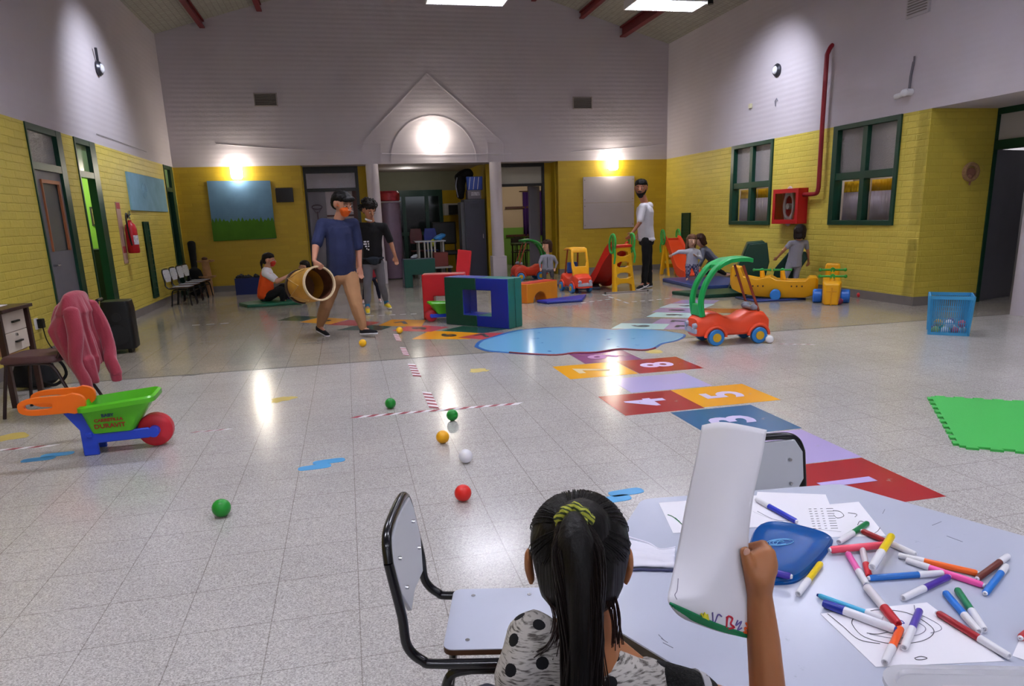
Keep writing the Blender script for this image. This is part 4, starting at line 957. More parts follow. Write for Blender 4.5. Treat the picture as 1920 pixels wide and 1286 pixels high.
# ---- slides
def slide(lab, loc, rz, sc=1.0, mir=1):
    o = thing('slide', lab, 'slide', loc, rz); o.scale = (sc, sc, sc)
    yl, rd, gr = pl('dfa514'), pl('c9281b'), pl('35a845')
    # ladder in the plane y=0, leaning back, facing -y
    g = G(); W0, W1, H = .215, .165, .78
    def fx(x, z): return (x, .10*z/H, z)
    hs = [(.08, .0, .13), (.30, .20, .05), (.49, .39, .05), (.68, .58, .05)]
    zs = [0, .14, .26, .34, .45, .53, .63, .71, .78]
    # side rails and treads with oval openings between them
    for s in (-1, 1): g.loft([[(*fx(s*(W0+(W1-W0)*z/H), z)[:1], fx(0, z)[1]-.03, z), (s*(W0+(W1-W0)*z/H)-s*.065, fx(0, z)[1]-.03, z), (s*(W0+(W1-W0)*z/H)-s*.065, fx(0, z)[1]+.05, z), (s*(W0+(W1-W0)*z/H), fx(0, z)[1]+.05, z)] for z in (0, .4, .78)])
    for z0, z1 in ((.15, .235), (.335, .425), (.525, .615), (.71, .79)):
        w0 = W0+(W1-W0)*z0/H-.04; y = .10*z0/H; c = .045
        g.poly([(-w0+c*2, y-.03, z0+.0), (w0-c*2, y-.03, z0), (w0, y-.03, z0-.04), (w0, y-.03, z1+.04), (w0-c*2, y-.03, z1), (-w0+c*2, y-.03, z1), (-w0, y-.03, z1+.04), (-w0, y-.03, z0-.04)], (0, .08, 0))
    g.build('ladder', yl, o, bevel=.008)
    g = G(); g.box((0, .12, .79), (.36, .16, .05)); g.build('platform', rd, o, bevel=.012)
    g = G(); P = [(.14, .78), (.22, .77), (.36, .66), (.52, .48), (.68, .30), (.85, .15), (1.05, .08), (1.2, .06)]
    rr = []
    for i, (y, z) in enumerate(P):
        w = .15+.05*min(1, i/5)
        rr.append([(-w-.02, y, z-.12 if i else z-.06), (-w-.02, y, z+.09), (-w, y, z+.09), (-w+.03, y, z), (w-.03, y, z), (w, y, z+.09), (w+.02, y, z+.09), (w+.02, y, max(0, z-.12)), (w-.02, y, z-.02), (-w+.02, y, z-.02)])
    g.loft(rr); g.build('chute', rd if mir > 0 else pl('e2461f'), o, bevel=.004)
    for s in (-1, 1):
        g = G(); g.tube([(s*.19+.0*s, .08+.10*math.cos(t*PI/14)-.02*math.sin(t*PI/14), .84+.16*math.sin(t*PI/14)) for t in range(28)], .02, 8, True)
        g.tube([(s*.19, .0, .76), (s*.20, -.03, .62), (s*.2, .0, .5)], .018, 8); g.tube([(s*.19, .07, .72), (s*.19, .07, .96)], .014, 8)
        g.build('handrail', gr, o)
    if mir < 0:
        g = G(); g.poly([(-.2, .35, 0), (-.2, .42, 0), (-.17, .2, .7), (-.17, .12, .7)], (.03, 0, 0)); g.poly([(.2, .35, 0), (.2, .42, 0), (.17, .2, .7), (.17, .12, .7)], (-.03, 0, 0)); g.build('back_support', yl, o)
    return o
slide('children\'s slide with yellow ladder towards the camera, held by the bearded man', (4.79, 12.12, 0), .16, 1.02)
slide('children\'s slide with orange chute facing the camera near the far right corner', (7.05, 15.15, 0), PI+.02, .98, -1)
o = thing('steel_bar', 'thin steel bar lying on the floor at the foot of the yellow ladder', 'bar', (4.80, 12.03, .012), .02)
g = G(); g.cyl((-.39, 0, 0), (.39, 0, 0), .011, n=10); g.build('rod', mat('bar_steel', 'b9aeb0', .3, metal=.7), o)
for s in (-1, 1): g = G(); g.cyl((s*.39, 0, 0), (s*.42, 0, 0), .0115, n=10); g.build('end_cap', blk, o)

# ---- boat rocker
o = thing('ride_on_boat', 'yellow two-seat plastic boat rocker with green handles in front of the standing girl', 'ride-on toy', (6.46, 9.98, 0), -.62); o.scale = (.93, 1, 1.05)
yb = pl('e8a60f')
g = G()
X = [-.74, -.70, -.58, -.52, -.3, -.1, .0, .2, .45, .50, .60, .64]
Zt = [.47, .50, .48, .35, .31, .35, .30, .29, .29, .34, .34, .30]
Zb = [.22, .15, .10, .085, .05, .03, .03, .03, .04, .05, .08, .14]
Wt = [.10, .15, .17, .19, .20, .20, .20, .20, .20, .19, .17, .12]
g.loft([[(x, -w, zt), (x, -w*.95, (zt+zb)/2), (x, -w*.6, zb), (x, w*.6, zb), (x, w*.95, (zt+zb)/2), (x, w, zt), (x, w*.6, zt-.01), (x, -w*.6, zt-.01)] for x, zt, zb, w in zip(X, Zt, Zb, Wt)]); hull_ = g.build('hull', yb, o, bevel=.012)
for x in (-.12, .28): pass
for x, s in ((-.22, 1), (.10, 1)):
    g = G(); g.cyl((x, 0, .28), (x-.02, 0, .42), .045, .035, 12); st = g.build('steering_post', yb, o)
    g = G(); g.cyl((x-.15, .0, .43), (x+.11, 0, .43), .014); 
    for q in (-1, 1): g.sph((x-.02+q*.13, 0, .43), .022)
    g.sph((x-.02, 0, .435), (.03, .035, .022)); g.build('handle', pl('2fa24e'), st)
g = G()
for x in (-.64, -.60, -.36, -.28, -.2, .24, .32, .40): g.cyl((x, -.212, .21 if x > -.5 else .36), (x, -.10, .21 if x > -.5 else .36), .013, n=8)
g.build('porthole_dots', mat('dark_brown_dot', '4a2a10', .5), o)
for s in (-1, 1):
    g = G(); g.cyl((.0, s*.17, .085), (.0, s*.27, .085), .085, n=22); g.build('wheel', pl('2f7fd0'), o, bevel=.02, seg=3)
# ---- yellow ride-on seen from the front
o = thing('ride_on_seesaw', 'yellow plastic ride-on with two green handlebars, seen end-on by the right wall', 'ride-on toy', (6.86, 9.20, 0), -.63)
g = G(); g.loft([[(-w, y, z0), (w, y, z0), (w*1.1, y, z1), (-w*1.1, y, z1)] for y, w, z0, z1 in ((-.28, .09, .0, .30), (-.2, .115, .02, .34), (.0, .11, .08, .30), (.3, .11, .08, .30), (.5, .12, .02, .34), (.58, .09, .02, .30))]); g.build('body', yb, o, bevel=.02)
g = G(); g.box((0, -.285, .13), (.02, .03, .26)); g.box((0, -.27, .2), (.14, .03, .015)); g.build('ribs', pl('d8960c'), o, bevel=.004)
for y, z in ((-.12, .40), (.3, .46)):
    g = G(); g.cyl((0, y, .3), (0, y, z), .04, .03); st = g.build('steering_post', yb, o)
    g = G(); g.cyl((-.17, y, z), (.17, y, z), .016); g.cyl((0, y-.03, z), (0, y+.03, z), .035)
    for q in (-1, 1): g.sph((q*.17, y, z), .026)
    g.build('handlebar', pl('2f9a32'), st)
g = G(); g.loft([[(-w, y, .42), (w, y, .42), (w*.8, y, .54), (-w*.8, y, .54)] for y, w in ((.52, .12), (.60, .12))]); g.bb(-.1, .1, .52, .6, .3, .45); g.build('backrest', yb, o, bevel=.03, seg=3)
for s in (-1, 1):
    g = G(); g.cyl((s*.12, .05, .10), (s*.25, .05, .10), .10, n=22); g.build('wheel', pl('2a6fd0'), o, bevel=.02, seg=3)
# folded green mat the girl is holding
o = thing('folded_mat', 'dark green mat folded like a tent behind the girl in grey', 'mat', (6.93, 10.95, 0), -.5)
g = G(); g.poly([(-.66, 0, 0), (-.60, .0, .0), (-.28, 0, .80), (-.05, 0, .78), (-.10, 0, .84), (-.36, 0, .82)], (0, .55, 0))
g.poly([(-.62, -.02, 0), (-.1, -.02, 0), (0, -.02, .5), (-.05, -.02, .82), (-.33, -.02, .80)], (0, .05, 0)); g.build('left_flap', foam('0a3a2c'), o, bevel=.012)
g = G(); g.poly([(.02, 0, 0), (.28, 0, .0), (.62, 0, .58), (.56, 0, .66), (.30, 0, .66), (.1, 0, .4)], (0, .06, 0)); g.build('right_flap', foam('0a3a2c'), o, bevel=.012)

# ---- wheelbarrows
def wheelbarrow(lab, loc, rz, sc=1, text=True):
    o = thing('toy_wheelbarrow', lab, 'toy wheelbarrow', loc, rz); o.scale = (sc, sc, sc)
    bl, gn, orr = pl('2546c6'), pl('55b81c'), pl('f47218')
    # origin under the legs, wheel towards +x
    g = G()
    for s in (-1, 1):
        y = s*.066
        g.poly([(-.045, y, 0), (.035, y, 0), (.035, y, .068), (.30, y, .07), (.33, y, .10), (.30, y, .13), (.05, y, .122), (-.0, y, .22), (-.02, y, .26), (-.115, y, .26), (-.045, y, .15)], (0, s*.022, 0))
    g.box((.0, 0, .12), (.03, .2, .03)); g.build('frame', bl, o, bevel=.006)
    g = G(); R0 = rrect(.22, .19, .03, 4, (.12, 0)); R1 = rrect(.36, .26, .04, 4, (.16, 0)); R2 = rrect(.40, .29, .05, 4, (.165, 0))
    Z = lambda x, z: z+(x-.05)*.08
    g.loft([[(x, y, .126) for x, y in R0], [(x, y, Z(x, .265)) for x, y in R1], [(x, y, Z(x, .265)) for x, y in R2], [(x, y, Z(x, .29)) for x, y in R2], [(x, y, Z(x, .30)) for x, y in rrect(.37, .26, .04, 4, (.165, 0))], [(x, y, Z(x, .27)) for x, y in rrect(.345, .235, .04, 4, (.16, 0))], [(x, y, .14) for x, y in rrect(.20, .17, .03, 4, (.12, 0))]]); g.build('tray', gn, o, ang=50)
    for s in (-1, 1):
        g = G(); y = s*.085
        NP = 28; O_, I_ = [], []
        for k in range(NP):
            t = 2*PI*k/NP; ca, sa = math.cos(t), math.sin(t); cc = math.copysign(abs(ca)**.55, ca); ss = math.copysign(abs(sa)**.7, sa)
            O_.append((-.150+.165*cc, .312+.050*ss+(.012 if cc > .5 else 0)*ss)); I_.append((-.215+.068*cc, .312+.019*ss))
        g.loft([[(x, y+q, z) for x, z in L__] for L__, q in ((O_, 0), (O_, s*.028), (I_, s*.028), (I_, 0), (O_, 0))], caps=False); bmesh.ops.remove_doubles(g.b, verts=g.b.verts, dist=1e-6)
        g.build('handle', orr, o, bevel=.005)
    g = G(); g.lathe([(.02, -.04), (.075, -.042), (.094, -.03), (.097, 0), (.094, .03), (.075, .042), (.02, .04)], (.325, 0, .097), 28, axis=(0, 1, 0)); g.build('wheel', pl('c82634'), o)
    g = G(); g.cyl((.325, -.09, .10), (.325, .09, .10), .03, n=18); g.build('axle', bl, o)
    if text:
        M0 = Matrix.Rotation(PI/2, 4, 'X')
        def put(s, z, size, c, x=.115):
            yy = -.095-.035*((z-.126)/.139)-.002
            text_mesh('lettering', s, size, c, o, Matrix.Translation((x, yy, z)) @ Matrix.Rotation(math.radians(90+14), 4, 'X'), .0006, .0012)
        rdm = mat('letter_red', '9a2a18', .5)
        put('BABY', .232, .026, mat('letter_dark', '1f3b5c', .5)); put('CARRETILLA', .204, .026, rdm); put('DURAVIT', .168, .038, rdm)
    return o
wheelbarrow('green toy wheelbarrow with orange handles and red wheel on the left floor', (-1.69, 4.92, 0), .05, 1.13)
o = wheelbarrow('small green toy wheelbarrow with pink wheel half hidden behind the foam frame', (1.345, 9.93, 0), PI+.08, .86)

# ---- blue basket of balls
o = thing('basket', 'light blue slatted plastic basket holding balls near the right doorway', 'basket', (6.33, 6.50, 0), -.72)
bb_ = pl('3f97c8')
g = G(); w0, w1, H = .180, .200, .42
for z, w, t in ((.0, w0, .03), (.385, w1, .035)):
    for s in (-1, 1):
        g.box((s*w, 0, z+t/2), (.014, 2*w, t)); g.box((0, s*w, z+t/2), (2*w, .014, t))
for sx in (-1, 1):
    for sy in (-1, 1): g.tube([(sx*w0, sy*w0, 0), (sx*w1, sy*w1, H)], .014, 4)
g.bb(-w0, w0, -w0, w0, 0, .006); g.build('frame', bb_, o)
g = G()
for k in range(-9, 10):
    t = k/10
    for s in (-1, 1):
        g.tube([(t*w0, s*w0, .02), (t*w1, s*w1, .39)], .0045, 4); g.tube([(s*w0, t*w0, .02), (s*w1, t*w1, .39)], .0045, 4)
for z in (.13, .26):
    w = w0+(w1-w0)*z/H
    for s in (-1, 1): g.box((s*w, 0, z), (.004, 2*w, .006)); g.box((0, s*w, z), (2*w, .004, .006))
g.build('slats', bb_, o)
random.seed(5)
bc = ['c9cf4a', 'e8e6ec', 'c23a52', 'e8e6ec', '9a4a6a', 'c7bf5e', 'e8e6ec', '3f9a6a', 'd24a58', 'e6e4ea', 'c9a040', '70407a']
cnm = ['lime', 'white', 'red', 'white', 'mauve', 'mustard', 'white', 'green', 'coral', 'white', 'amber', 'purple']
BW = ['bottom left corner', 'bottom, next to the left corner', 'bottom, right of the middle', 'bottom at the right side', 'bottom at the left side', 'bottom in the centre', 'bottom at the back right', 'bottom at the back left', 'upper right, touching the side', 'upper middle, in front', 'upper left, in front', 'upper middle, behind']
for k, (x, y, z) in enumerate([(-.12, -.12, .045), (-.03, -.13, .045), (.06, -.12, .045), (.13, -.05, .045), (-.12, -.02, .045), (-.02, -.03, .045), (.04, .07, .045), (-.08, .09, .045), (.12, -.12, .12), (0, -.11, .12), (-.1, -.10, .12), (.02, .02, .12)]):
    q = Matrix.Rotation(-.72, 3, 'Z') @ Vector((x, y, z)); b_ = tag(G().sph((0, 0, 0), .042, 3).build('ball', pl(bc[k])), cnm[k]+' ball inside the light blue basket, '+BW[k], 'ball', 'balls in the blue basket'); b_.location = Vector((6.33, 6.50, 0))+q

# ---- speaker
o = thing('speaker', 'black trolley loudspeaker with pull handle standing by the left wall', 'speaker', (-2.63, 9.02, 0), .10)
g = G(); g.loft([[(x, y, z) for x, y in rrect(.32-.03*(z > .5), .32, .05, 4)] for z in (.05, .10, .5, .60)]); g.build('cabinet', blk, o, bevel=.008)
g = G()
for z, r in ((.42, .05), (.22, .115)): g.cyl((0, -.165, z), (0, -.17, z), r, n=24)
g.build('driver_grille', mat('speaker_mesh', '1a1a1d', .7, bump=.5, bs=300), o)
g = G(); g.cyl((-.17, -.1, .1), (-.17, -.1, .62), .012); g.cyl((-.17, .1, .1), (-.17, .1, .62), .012); g.cyl((-.17, -.12, .62), (-.17, .12, .62), .018); g.build('pull_handle', mat('handle_dark', '2a2a2e', .3), o)
for s in (-1, 1): g = G(); g.cyl((-.13, s*.12, .045), (-.13, s*.16, .045), .045); g.build('wheel', blk, o)
g = G(); g.bb(.06, .1, -.1, .1, 0, .05); g.build('foot', blk, o)

# ---- desk with drawers, bag, charger
o = thing('desk', 'dark brown desk with cream drawers cut by the left edge', 'desk', (-2.95, 6.95, 0), 0)
g = G(); g.bb(-.37, .25, -.55, .03, .77, .80); g.build('desk_top', mat('dark_veneer', '3c2420', .35, var=.1), o, bevel=.004)
cream = mat('cream_panel', 'cfc2b4', .5); tanp = mat('tan_panel', 'b08468', .6)
g = G(); g.bb(-.35, .18, -.50, -.05, .42, .77); g.build('drawer_case', tanp, o)
for z in (.595, .43):
    g = G(); g.bb(.18, .202, -.50, -.05, z+.005, z+.165); dr = g.build('drawer', cream, o, bevel=.003)
    g = G(); g.box((.215, -.26, z+.085), (.02, .12, .014)); g.build('handle', mat('handle_black', '17140f', .4), dr)
g = G(); g.cyl((.202, -.27, .57), (.215, -.27, .57), .012); g.build('lock', chrome, o)
for x, y in ((.20, -.0), (-.34, -.0), (.20, -.52), (-.34, -.52)): g = G(); g.bb(x-.02, x+.02, y-.02, y+.02, 0, .77); g.build('leg', mat('dark_veneer', '3c2420', .35, var=.1), o)
o = tag(G().bb(-3.15, -2.84, 6.45, 6.85, .801, .806).build('paper_sheet', paperm), 'white papers lying on the dark brown desk', 'paper')
o = tag(G().box((-3.12, 6.9, .825), (.25, .12, .045), rz=.1).build('book', blk, bevel=.004), 'dark book lying on the desk at the far left', 'book')
o = thing('backpack', 'black bag on the floor under the desk behind the brown chair', 'bag', (-2.90, 7.25, 0))
g = G(); g.hull([((0, 0, .06), (.2, .16, .06)), ((0, .02, .22), (.15, .12, .12))]); g.remesh('bag_body', mat('black_cloth', '0f0f12', .9), o, .015, 3, .01, 8)
g = G(); g.tube(smoothpath([(.12, -.08, .28), (.26, -.1, .25), (.3, -.1, .12), (.2, -.1, .03), (.12, -.12, .06)], 5), .014, 8, flat=.4); g.build('strap', mat('black_cloth', '0f0f12', .9), o)
o = tag(G().sph((0, 0, 0), .045, 3).build('ball', pl('d8d2d8')), 'white ball on the floor beside the black bag', 'ball'); p = FL(18, 712, .045); o.location = (p.x, p.y, .045)
o = thing('socket', 'white wall socket with a black plug-in charger on the left wall', 'socket', (XL, 9.02, .42)); p = PX(68, 607, XL); o.location = p
g = G(); g.bb(0, .015, -.06, .03, -.06, .06); g.build('face_plate', whitep, o, bevel=.004)
g = G(); g.bb(.015, .07, -.02, .05, -.05, .05); g.build('charger', blk, o, bevel=.006)
g = G(); g.tube(smoothpath([(.05, .02, -.05), (.06, .04, -.2), (.1, .1, -.32), (.2, .2, -.40), (.35, .25, -.42)], 6), .006, 6); g.build('cable', blk, o)

# ---- brown chair with the hoodie
o = thing('padded_chair', 'brown padded chair with metal legs at the left, hoodie over its back', 'chair', (-2.42, 6.22, 0), -.10)
bt = mat('brown_tube', '2c1718', .35); vin = mat('brown_vinyl', '55373a', .5)
# faces -x
g = G(); g.loft([[(x, y, z) for x, y in rrect(.44, .40, .06, 4)] for z in (.42, .44)]+[[(x, y, .475) for x, y in rrect(.40, .36, .06, 4)]]); g.build('seat', vin, o, bevel=.01)
for s in (-1, 1):
    g = G(); g.tube(smoothpath([(-.24, s*.2, 0), (-.20, s*.18, .25), (-.17, s*.17, .41)], 5), .013, 8); g.build('leg', bt, o)
    g = G(); g.tube(smoothpath([(.34, s*.2, 0), (.24, s*.19, .22), (.17, s*.18, .38), (.08, s*.17, .415), (-.15, s*.17, .415)], 5), .013, 8); g.build('leg', bt, o)
    g = G(); g.tube(smoothpath([(.10, s*.17, .41), (.20, s*.165, .45), (.26, s*.16, .6), (.31, s*.15, .86)], 5), .012, 8); g.build('back_post', bt, o)
g = G(); g.loft([[(x+.275+(z-.7)*.2, y, z) for x, y in rrect(.035, .34, .016, 3)] for z in (.58, .62, .85, .875)]); g.build('backrest', vin, o, bevel=.01)
# hoodie draped over the backrest
def hoodie():
    o = thing('hoodie', 'dusty pink hooded sweatshirt draped over the back of the brown chair', 'sweatshirt', (-2.42, 6.22, 0), -.10)
    fl_ = mat('pink_fleece', '9c3446', .95, var=.06, vs=10, bump=.25, bs=90, sheen=.3)
    def folds(q, cx, amp, n):
        for v in q.data.vertices:
            a = math.atan2(v.co.y, v.co.x-cx); k = max(0, min(1, (.92-v.co.z)/.35))
            v.co += Vector((math.cos(a), math.sin(a), 0))*amp*k*(math.sin(a*n+v.co.z*5)+.6*math.sin(a*(n*2.1)+2+v.co.z*9))
    g = G(); g.hull([((.33, 0, .90), (.05, .185, .045)), ((.31, .0, .78), (.11, .22, .06))]); g.hull([((.31, 0, .78), (.10, .20, .06)), ((.27, 0, .66), (.14, .23, .06))]); g.hull([((.27, 0, .66), (.14, .23, .06)), ((.31, 0, .50), (.12, .23, .05))]); g.hull([((.31, 0, .50), (.12, .23, .05)), ((.34, 0, .37), (.10, .22, .03))]); g.hull([((.36, -.08, .42), (.09, .12, .04)), ((.42, -.10, .24), (.03, .05, .02))])
    q = g.remesh('body', fl_, o, .010, 5); folds(q, .30, .013, 7)
    for s, pts in ((-1, [(.36, -.17, .80), (.39, -.22, .62), (.36, -.24, .42), (.40, -.23, .28), (.40, -.22, .16)]), (1, [(.38, .12, .82), (.44, .12, .64), (.47, .10, .48), (.50, .06, .36), (.52, .04, .27)])):
        g = G(); P = smoothpath(pts, 3)
        for i in range(len(P)-1): g.hull([(P[i], (.062-.0015*i, .05, .04)), (P[i+1], (.060-.0015*i, .05, .03))])
        sl = g.remesh('sleeve', fl_, o, .008, 3); folds(sl, .40, .006, 5)
        g = G(); e = P[-1]; g.hull([(e, (.045, .04, .012)), (e-Vector((0, 0, .06)), (.040, .034, .012))]); g.remesh('cuff', fl_, sl, .006, 2)
    g = G(); g.hull([((.25, 0, .80), (.07, .13, .07)), ((.20, 0, .68), (.06, .15, .06))]); q = g.remesh('hood', fl_, o, .010, 4, .010, 12)
    return o
hoodie()

# ---- school chairs
def school_chair(lab, loc, rz, group='white school chairs', sc=1.0):
    o = thing('school_chair', lab, 'chair', loc, rz, group); o.scale = (sc, sc, sc)
    # faces +x, origin on the floor under the rear edge of the seat
    sh = .33
    g = G(); g.loft([[(x, y, z) for x, y in rrect(.31, .30, .025, 5, (.155, 0))] for z in (sh+.0, sh+.014)]); seat = g.build('seat', mat('seat_edge_ply', '5b3a26', .5), o)
    g = G(); g.loft([[(x, y, z) for x, y in rrect(.309, .299, .025, 5, (.155, 0))] for z in (sh+.014, sh+.0165)]); g.build('laminate', lamg, seat)
    g = G()
    for x in (.06, .22):
        for y in (-.11, .11): g.cyl((x, y, sh+.016), (x, y, sh+.0185), .006, n=10)
    g.build('rivets', chrome, seat)
    # continuous tube: side rail, up the back, across the top and down again
    side = [(.30, 1, sh-.013), (.0, 1, sh-.013), (-.05, 1, sh-.002), (-.085, 1, sh+.04), (-.092, 1, sh+.12), (-.108, 1, sh+.22), (-.115, 1, sh+.265)]
    W_ = .165
    a = smoothpath([(x, -W_, z) for x, _, z in side], 5); top = [(-.120, -W_+.018, sh+.305), (-.123, -W_+.06, sh+.325), (-.124, 0, sh+.330), (-.123, W_-.06, sh+.325), (-.120, W_-.018, sh+.305)]
    b = smoothpath([(x, W_, z) for x, _, z in side], 5)[::-1]
    g = G(); g.tube(smoothpath([a[-2], a[-1], *top, b[0], b[1]], 5)[5:-5], .0125, 12); g.tube(a, .0125, 12); g.tube(b, .0125, 12); g.build('back_frame', blkp, o)
    for s in (-1, 1):
        g = G(); y = s*(W_-.018)
        g.tube([(-.03, y, 0), (.0, y, sh-.11)]+smoothpath([(.0, y, sh-.10), (.02, y, sh-.055), (.07, y, sh-.042)], 5)+smoothpath([(.22, y, sh-.042), (.27, y, sh-.055), (.29, y, sh-.10)], 5)+[(.32, y, 0)], .0125, 10); g.build('leg', blkp, o)
    g = G(); g.cyl((.01, -W_+.02, sh-.09), (.01, W_-.02, sh-.09), .009); g.cyl((.28, -W_+.02, sh-.09), (.28, W_-.02, sh-.09), .009); g.build('crossbar', blkp, o)
    g = G(); rr = []
    for x, z in ((-.090, sh+.10), (-.100, sh+.18), (-.114, sh+.27), (-.118, sh+.315)):
        w = W_-.004 if z < sh+.30 else W_-.035
        if z < sh+.13: w = W_-.06
        rr.append([(x+.0, -w, z), (x+.0-.008, 0, z), (x+.0, w, z), (x+.012, w, z), (x+.004, 0, z), (x+.012, -w, z)])
    g.loft(rr); g.build('backrest', mat('backrest_laminate', 'cdcfd8', .3), o, bevel=.003)
    g = G()
    for y in (-.11, .11):
        for z, x in ((sh+.17, -.098), (sh+.25, -.110)): g.cyl((x-.012, y, z), (x+.017, y, z), .005, n=10)
    g.build('back_rivets', chrome, o)
    return o
ch = school_chair('empty white school chair with black frame, left of the girl', (.186, 1.74, 0), -.24)
school_chair('white school chair across the table behind the held-up paper', (1.275, 1.90, 0), -PI/2+.03)
school_chair('school chair at the right edge, only a dark frame edge showing', (1.79, 1.20, 0), PI+.3)
school_chair('school chair under the girl, only a black frame tip showing', (.244, .918, 0), 1.3, sc=1.2)
for i, (x, y) in enumerate(((-3.14, 14.08), (-3.14, 14.62), (-3.13, 15.14), (-3.12, 15.6))):
    school_chair(('nearest', 'second', 'third', 'farthest')[i]+' of the four white school chairs lined up along the left wall', (x+.03, y, 0), -.12, 'white school chairs')

# ---- guitar case, wooden toy, blue box
o = thing('guitar_case', 'black guitar case leaning in the far left corner', 'guitar case', (-3.12, 16.1, 0), .1)
g = G(); g.hull([((0, 0, .22), (.2, .08, .2)), ((0, 0, .45), (.14, .07, .12))]); g.hull([((0, .05, .5), (.06, .05, .05)), ((0, .1, 1.05), (.085, .05, .06))]); g.remesh('case', mat('black_cloth', '0f0f12', .9), o, .015, 4)
g = G(); g.hull([((.02, -.35, .12), (.14, .12, .12)), ((.0, -.2, .22), (.10, .08, .14))]); g.remesh('soft_cover', mat('black_cloth', '0f0f12', .9), o, .015, 4, .02, 6)
o = thing('wooden_tower', 'wooden tube tower toy with small side trays in the far left corner', 'toy', (-2.84, 15.9, 0), 0)
wd_ = mat('pale_wood', 'a5794e', .5, var=.15, vs=12)
g = G(); g.cyl((0, 0, 0), (0, 0, .37), .075, n=20); g.cyl((0, 0, .37), (-.02, 0, .72), .085, .07, 20); g.build('tube', wd_, o)
for z in (.36, .68):
    g = G()
    for a in range(5):
        t = a*2*PI/5+.3+z; g.cyl((.13*math.cos(t), .13*math.sin(t), z), (.13*math.cos(t), .13*math.sin(t), z+.03), .045, .05, 10)
    g.cyl((0, 0, z-.01), (0, 0, z+.01), .13, n=16); g.build('tray_ring', wd_, o)
g = G(); g.sph((-.02, 0, .74), (.06, .06, .04)); g.build('cap', wood, o)
o = thing('storage_box', 'dark blue storage box full of dark things behind the seated woman', 'box', (-1.95, 15.75, 0), .0)
g = G(); g.bb(-.33, .36, -.2, .2, 0, .02); g.bb(-.33, .36, -.2, -.18, 0, .33); g.bb(-.33, .36, .18, .2, 0, .33); g.bb(-.33, -.31, -.2, .2, 0, .33); g.bb(.34, .36, -.2, .2, 0, .33); g.build('box_body', mat('navy_fabric', '10205a', .6), o)
g = G(); random.seed(8)
for k in range(14): g.sph((random.uniform(-.28, .3), random.uniform(-.14, .14), .31+random.uniform(0, .05)), random.uniform(.04, .07), 1)
tag(g.build('box_contents', mat('dark_grey_stuff', '23242e', .8), o), kind='stuff')

# ---- alcove: roll, locker, bags, benches
o = thing('rolled_mattress', 'tall purple-grey rolled mattress with a red shiny top in the alcove', 'mattress', (1.06, 17.75, 0), 0)
g = G(); g.lathe([(.001, .02), (.24, .02), (.27, .1), (.265, 1.0), (.26, 1.75), (.24, 1.82), (.001, 1.83)], n=28); g.build('roll', mat('purple_grey_vinyl', '7d677b', .3, var=.1, bump=.2, bs=10), o)
g = G(); g.lathe([(.22, 1.80), (.265, 1.84), (.27, 2.0), (.23, 2.05), (.001, 2.06)], n=28); g.build('top_wrap', mat('red_glossy_wrap', 'b5323e', .2, var=.4, vs=8, bump=.6, bs=12), o)
g = G(); g.tube([(.27*math.cos(t*PI/12), .27*math.sin(t*PI/12), 1.80) for t in range(24)], .02, 8, True); g.build('white_band', mat('white_band', 'b9b0b8', .5), o)
lk = mat('dark_grey_steel', '3b3b45', .4)
o = thing('locker', 'tall dark grey metal locker beside the right column', 'locker', (2.98, 17.3, 0), 0)
g = G(); g.bb(-.22, .27, -.25, .25, 0, 1.80); g.build('cabinet', lk, o, bevel=.006)
g = G(); g.bb(-.20, .25, -.262, -.25, .04, 1.77); dd_ = g.build('door', mat('locker_door', '2a2a38', .4), o)
g = G(); g.box((.2, -.27, .95), (.02, .02, .1)); g.build('handle', chrome, dd_)
g = G()
for k in range(4): g.box((.02, -.264, 1.6+k*.03), (.2, .006, .008))
g.build('vent_slots', blk, dd_)
g = G(); g.bb(-.30, -.22, -.2, .24, 0, 1.74); g.build('side_panel', mat('grey_side', '55565c', .5), o)
o = thing('basket', 'bright blue plastic crate on top of the dark locker', 'crate', (3.05, 17.22, 2.008), -.12)
g = G(); g.loft([[(x, y, z) for x, y in rrect(.36+.08*z, .30, .03, 3)] for z in (0, .3)]); g.build('crate_body', pl('1a3fa0'), o, bevel=.006)
g = G()
for x in (-.12, -.02, .08): g.box((x, -.158, .15), (.012, .008, .28), rot=Matrix.Rotation(.15, 3, 'Y'))
g.build('white_stripes', whitep, o)
o = tag(G().bb(2.86, 3.18, 17.08, 17.4, 1.803, 2.005).build('cardboard_box', mat('grey_carton', '6e6a72', .6), bevel=.005), 'grey carton under the blue crate on the locker', 'box')
text_mesh('printed_label', 'FRAGIL', .07, whitep, o, Matrix.Translation((3.03, 17.075, 1.93)) @ Matrix.Rotation(PI/2, 4, 'X'))
bpy.data.objects.remove(bpy.data.objects['printed_label'])
g = G(); g.box((3.04, 17.076, 1.92), (.2, .005, .08)); g.build('white_label', mat('label_white', 'a9a6ae', .6, var=.6, vs=25), o)
o = thing('backpack', 'black backpack piled on the locker next to the blue crate', 'bag', (2.76, 17.42, 1.805), 0)
g = G(); g.hull([((-.02, 0, .1), (.10, .14, .1)), ((-.01, 0, .45), (.13, .15, .12))]); g.hull([((0, 0, .50), (.15, .15, .14)), ((.17, .02, .58), (.16, .14, .13))]); g.remesh('bag_body', mat('black_cloth', '0f0f12', .9), o, .015, 4, .02, 7)
g = G(); g.tube(smoothpath([(-.1, -.13, .5), (-.14, -.15, .3), (-.1, -.14, .05)], 5), .012, 8); g.build('strap', greyp, o)
o = thing('wall_shelf_box', 'small white and black box fixed to the alcove wall beside the locker', 'box', (2.50, 19.0, 1.66)); o.location = (2.95, 19.5, 1.62)
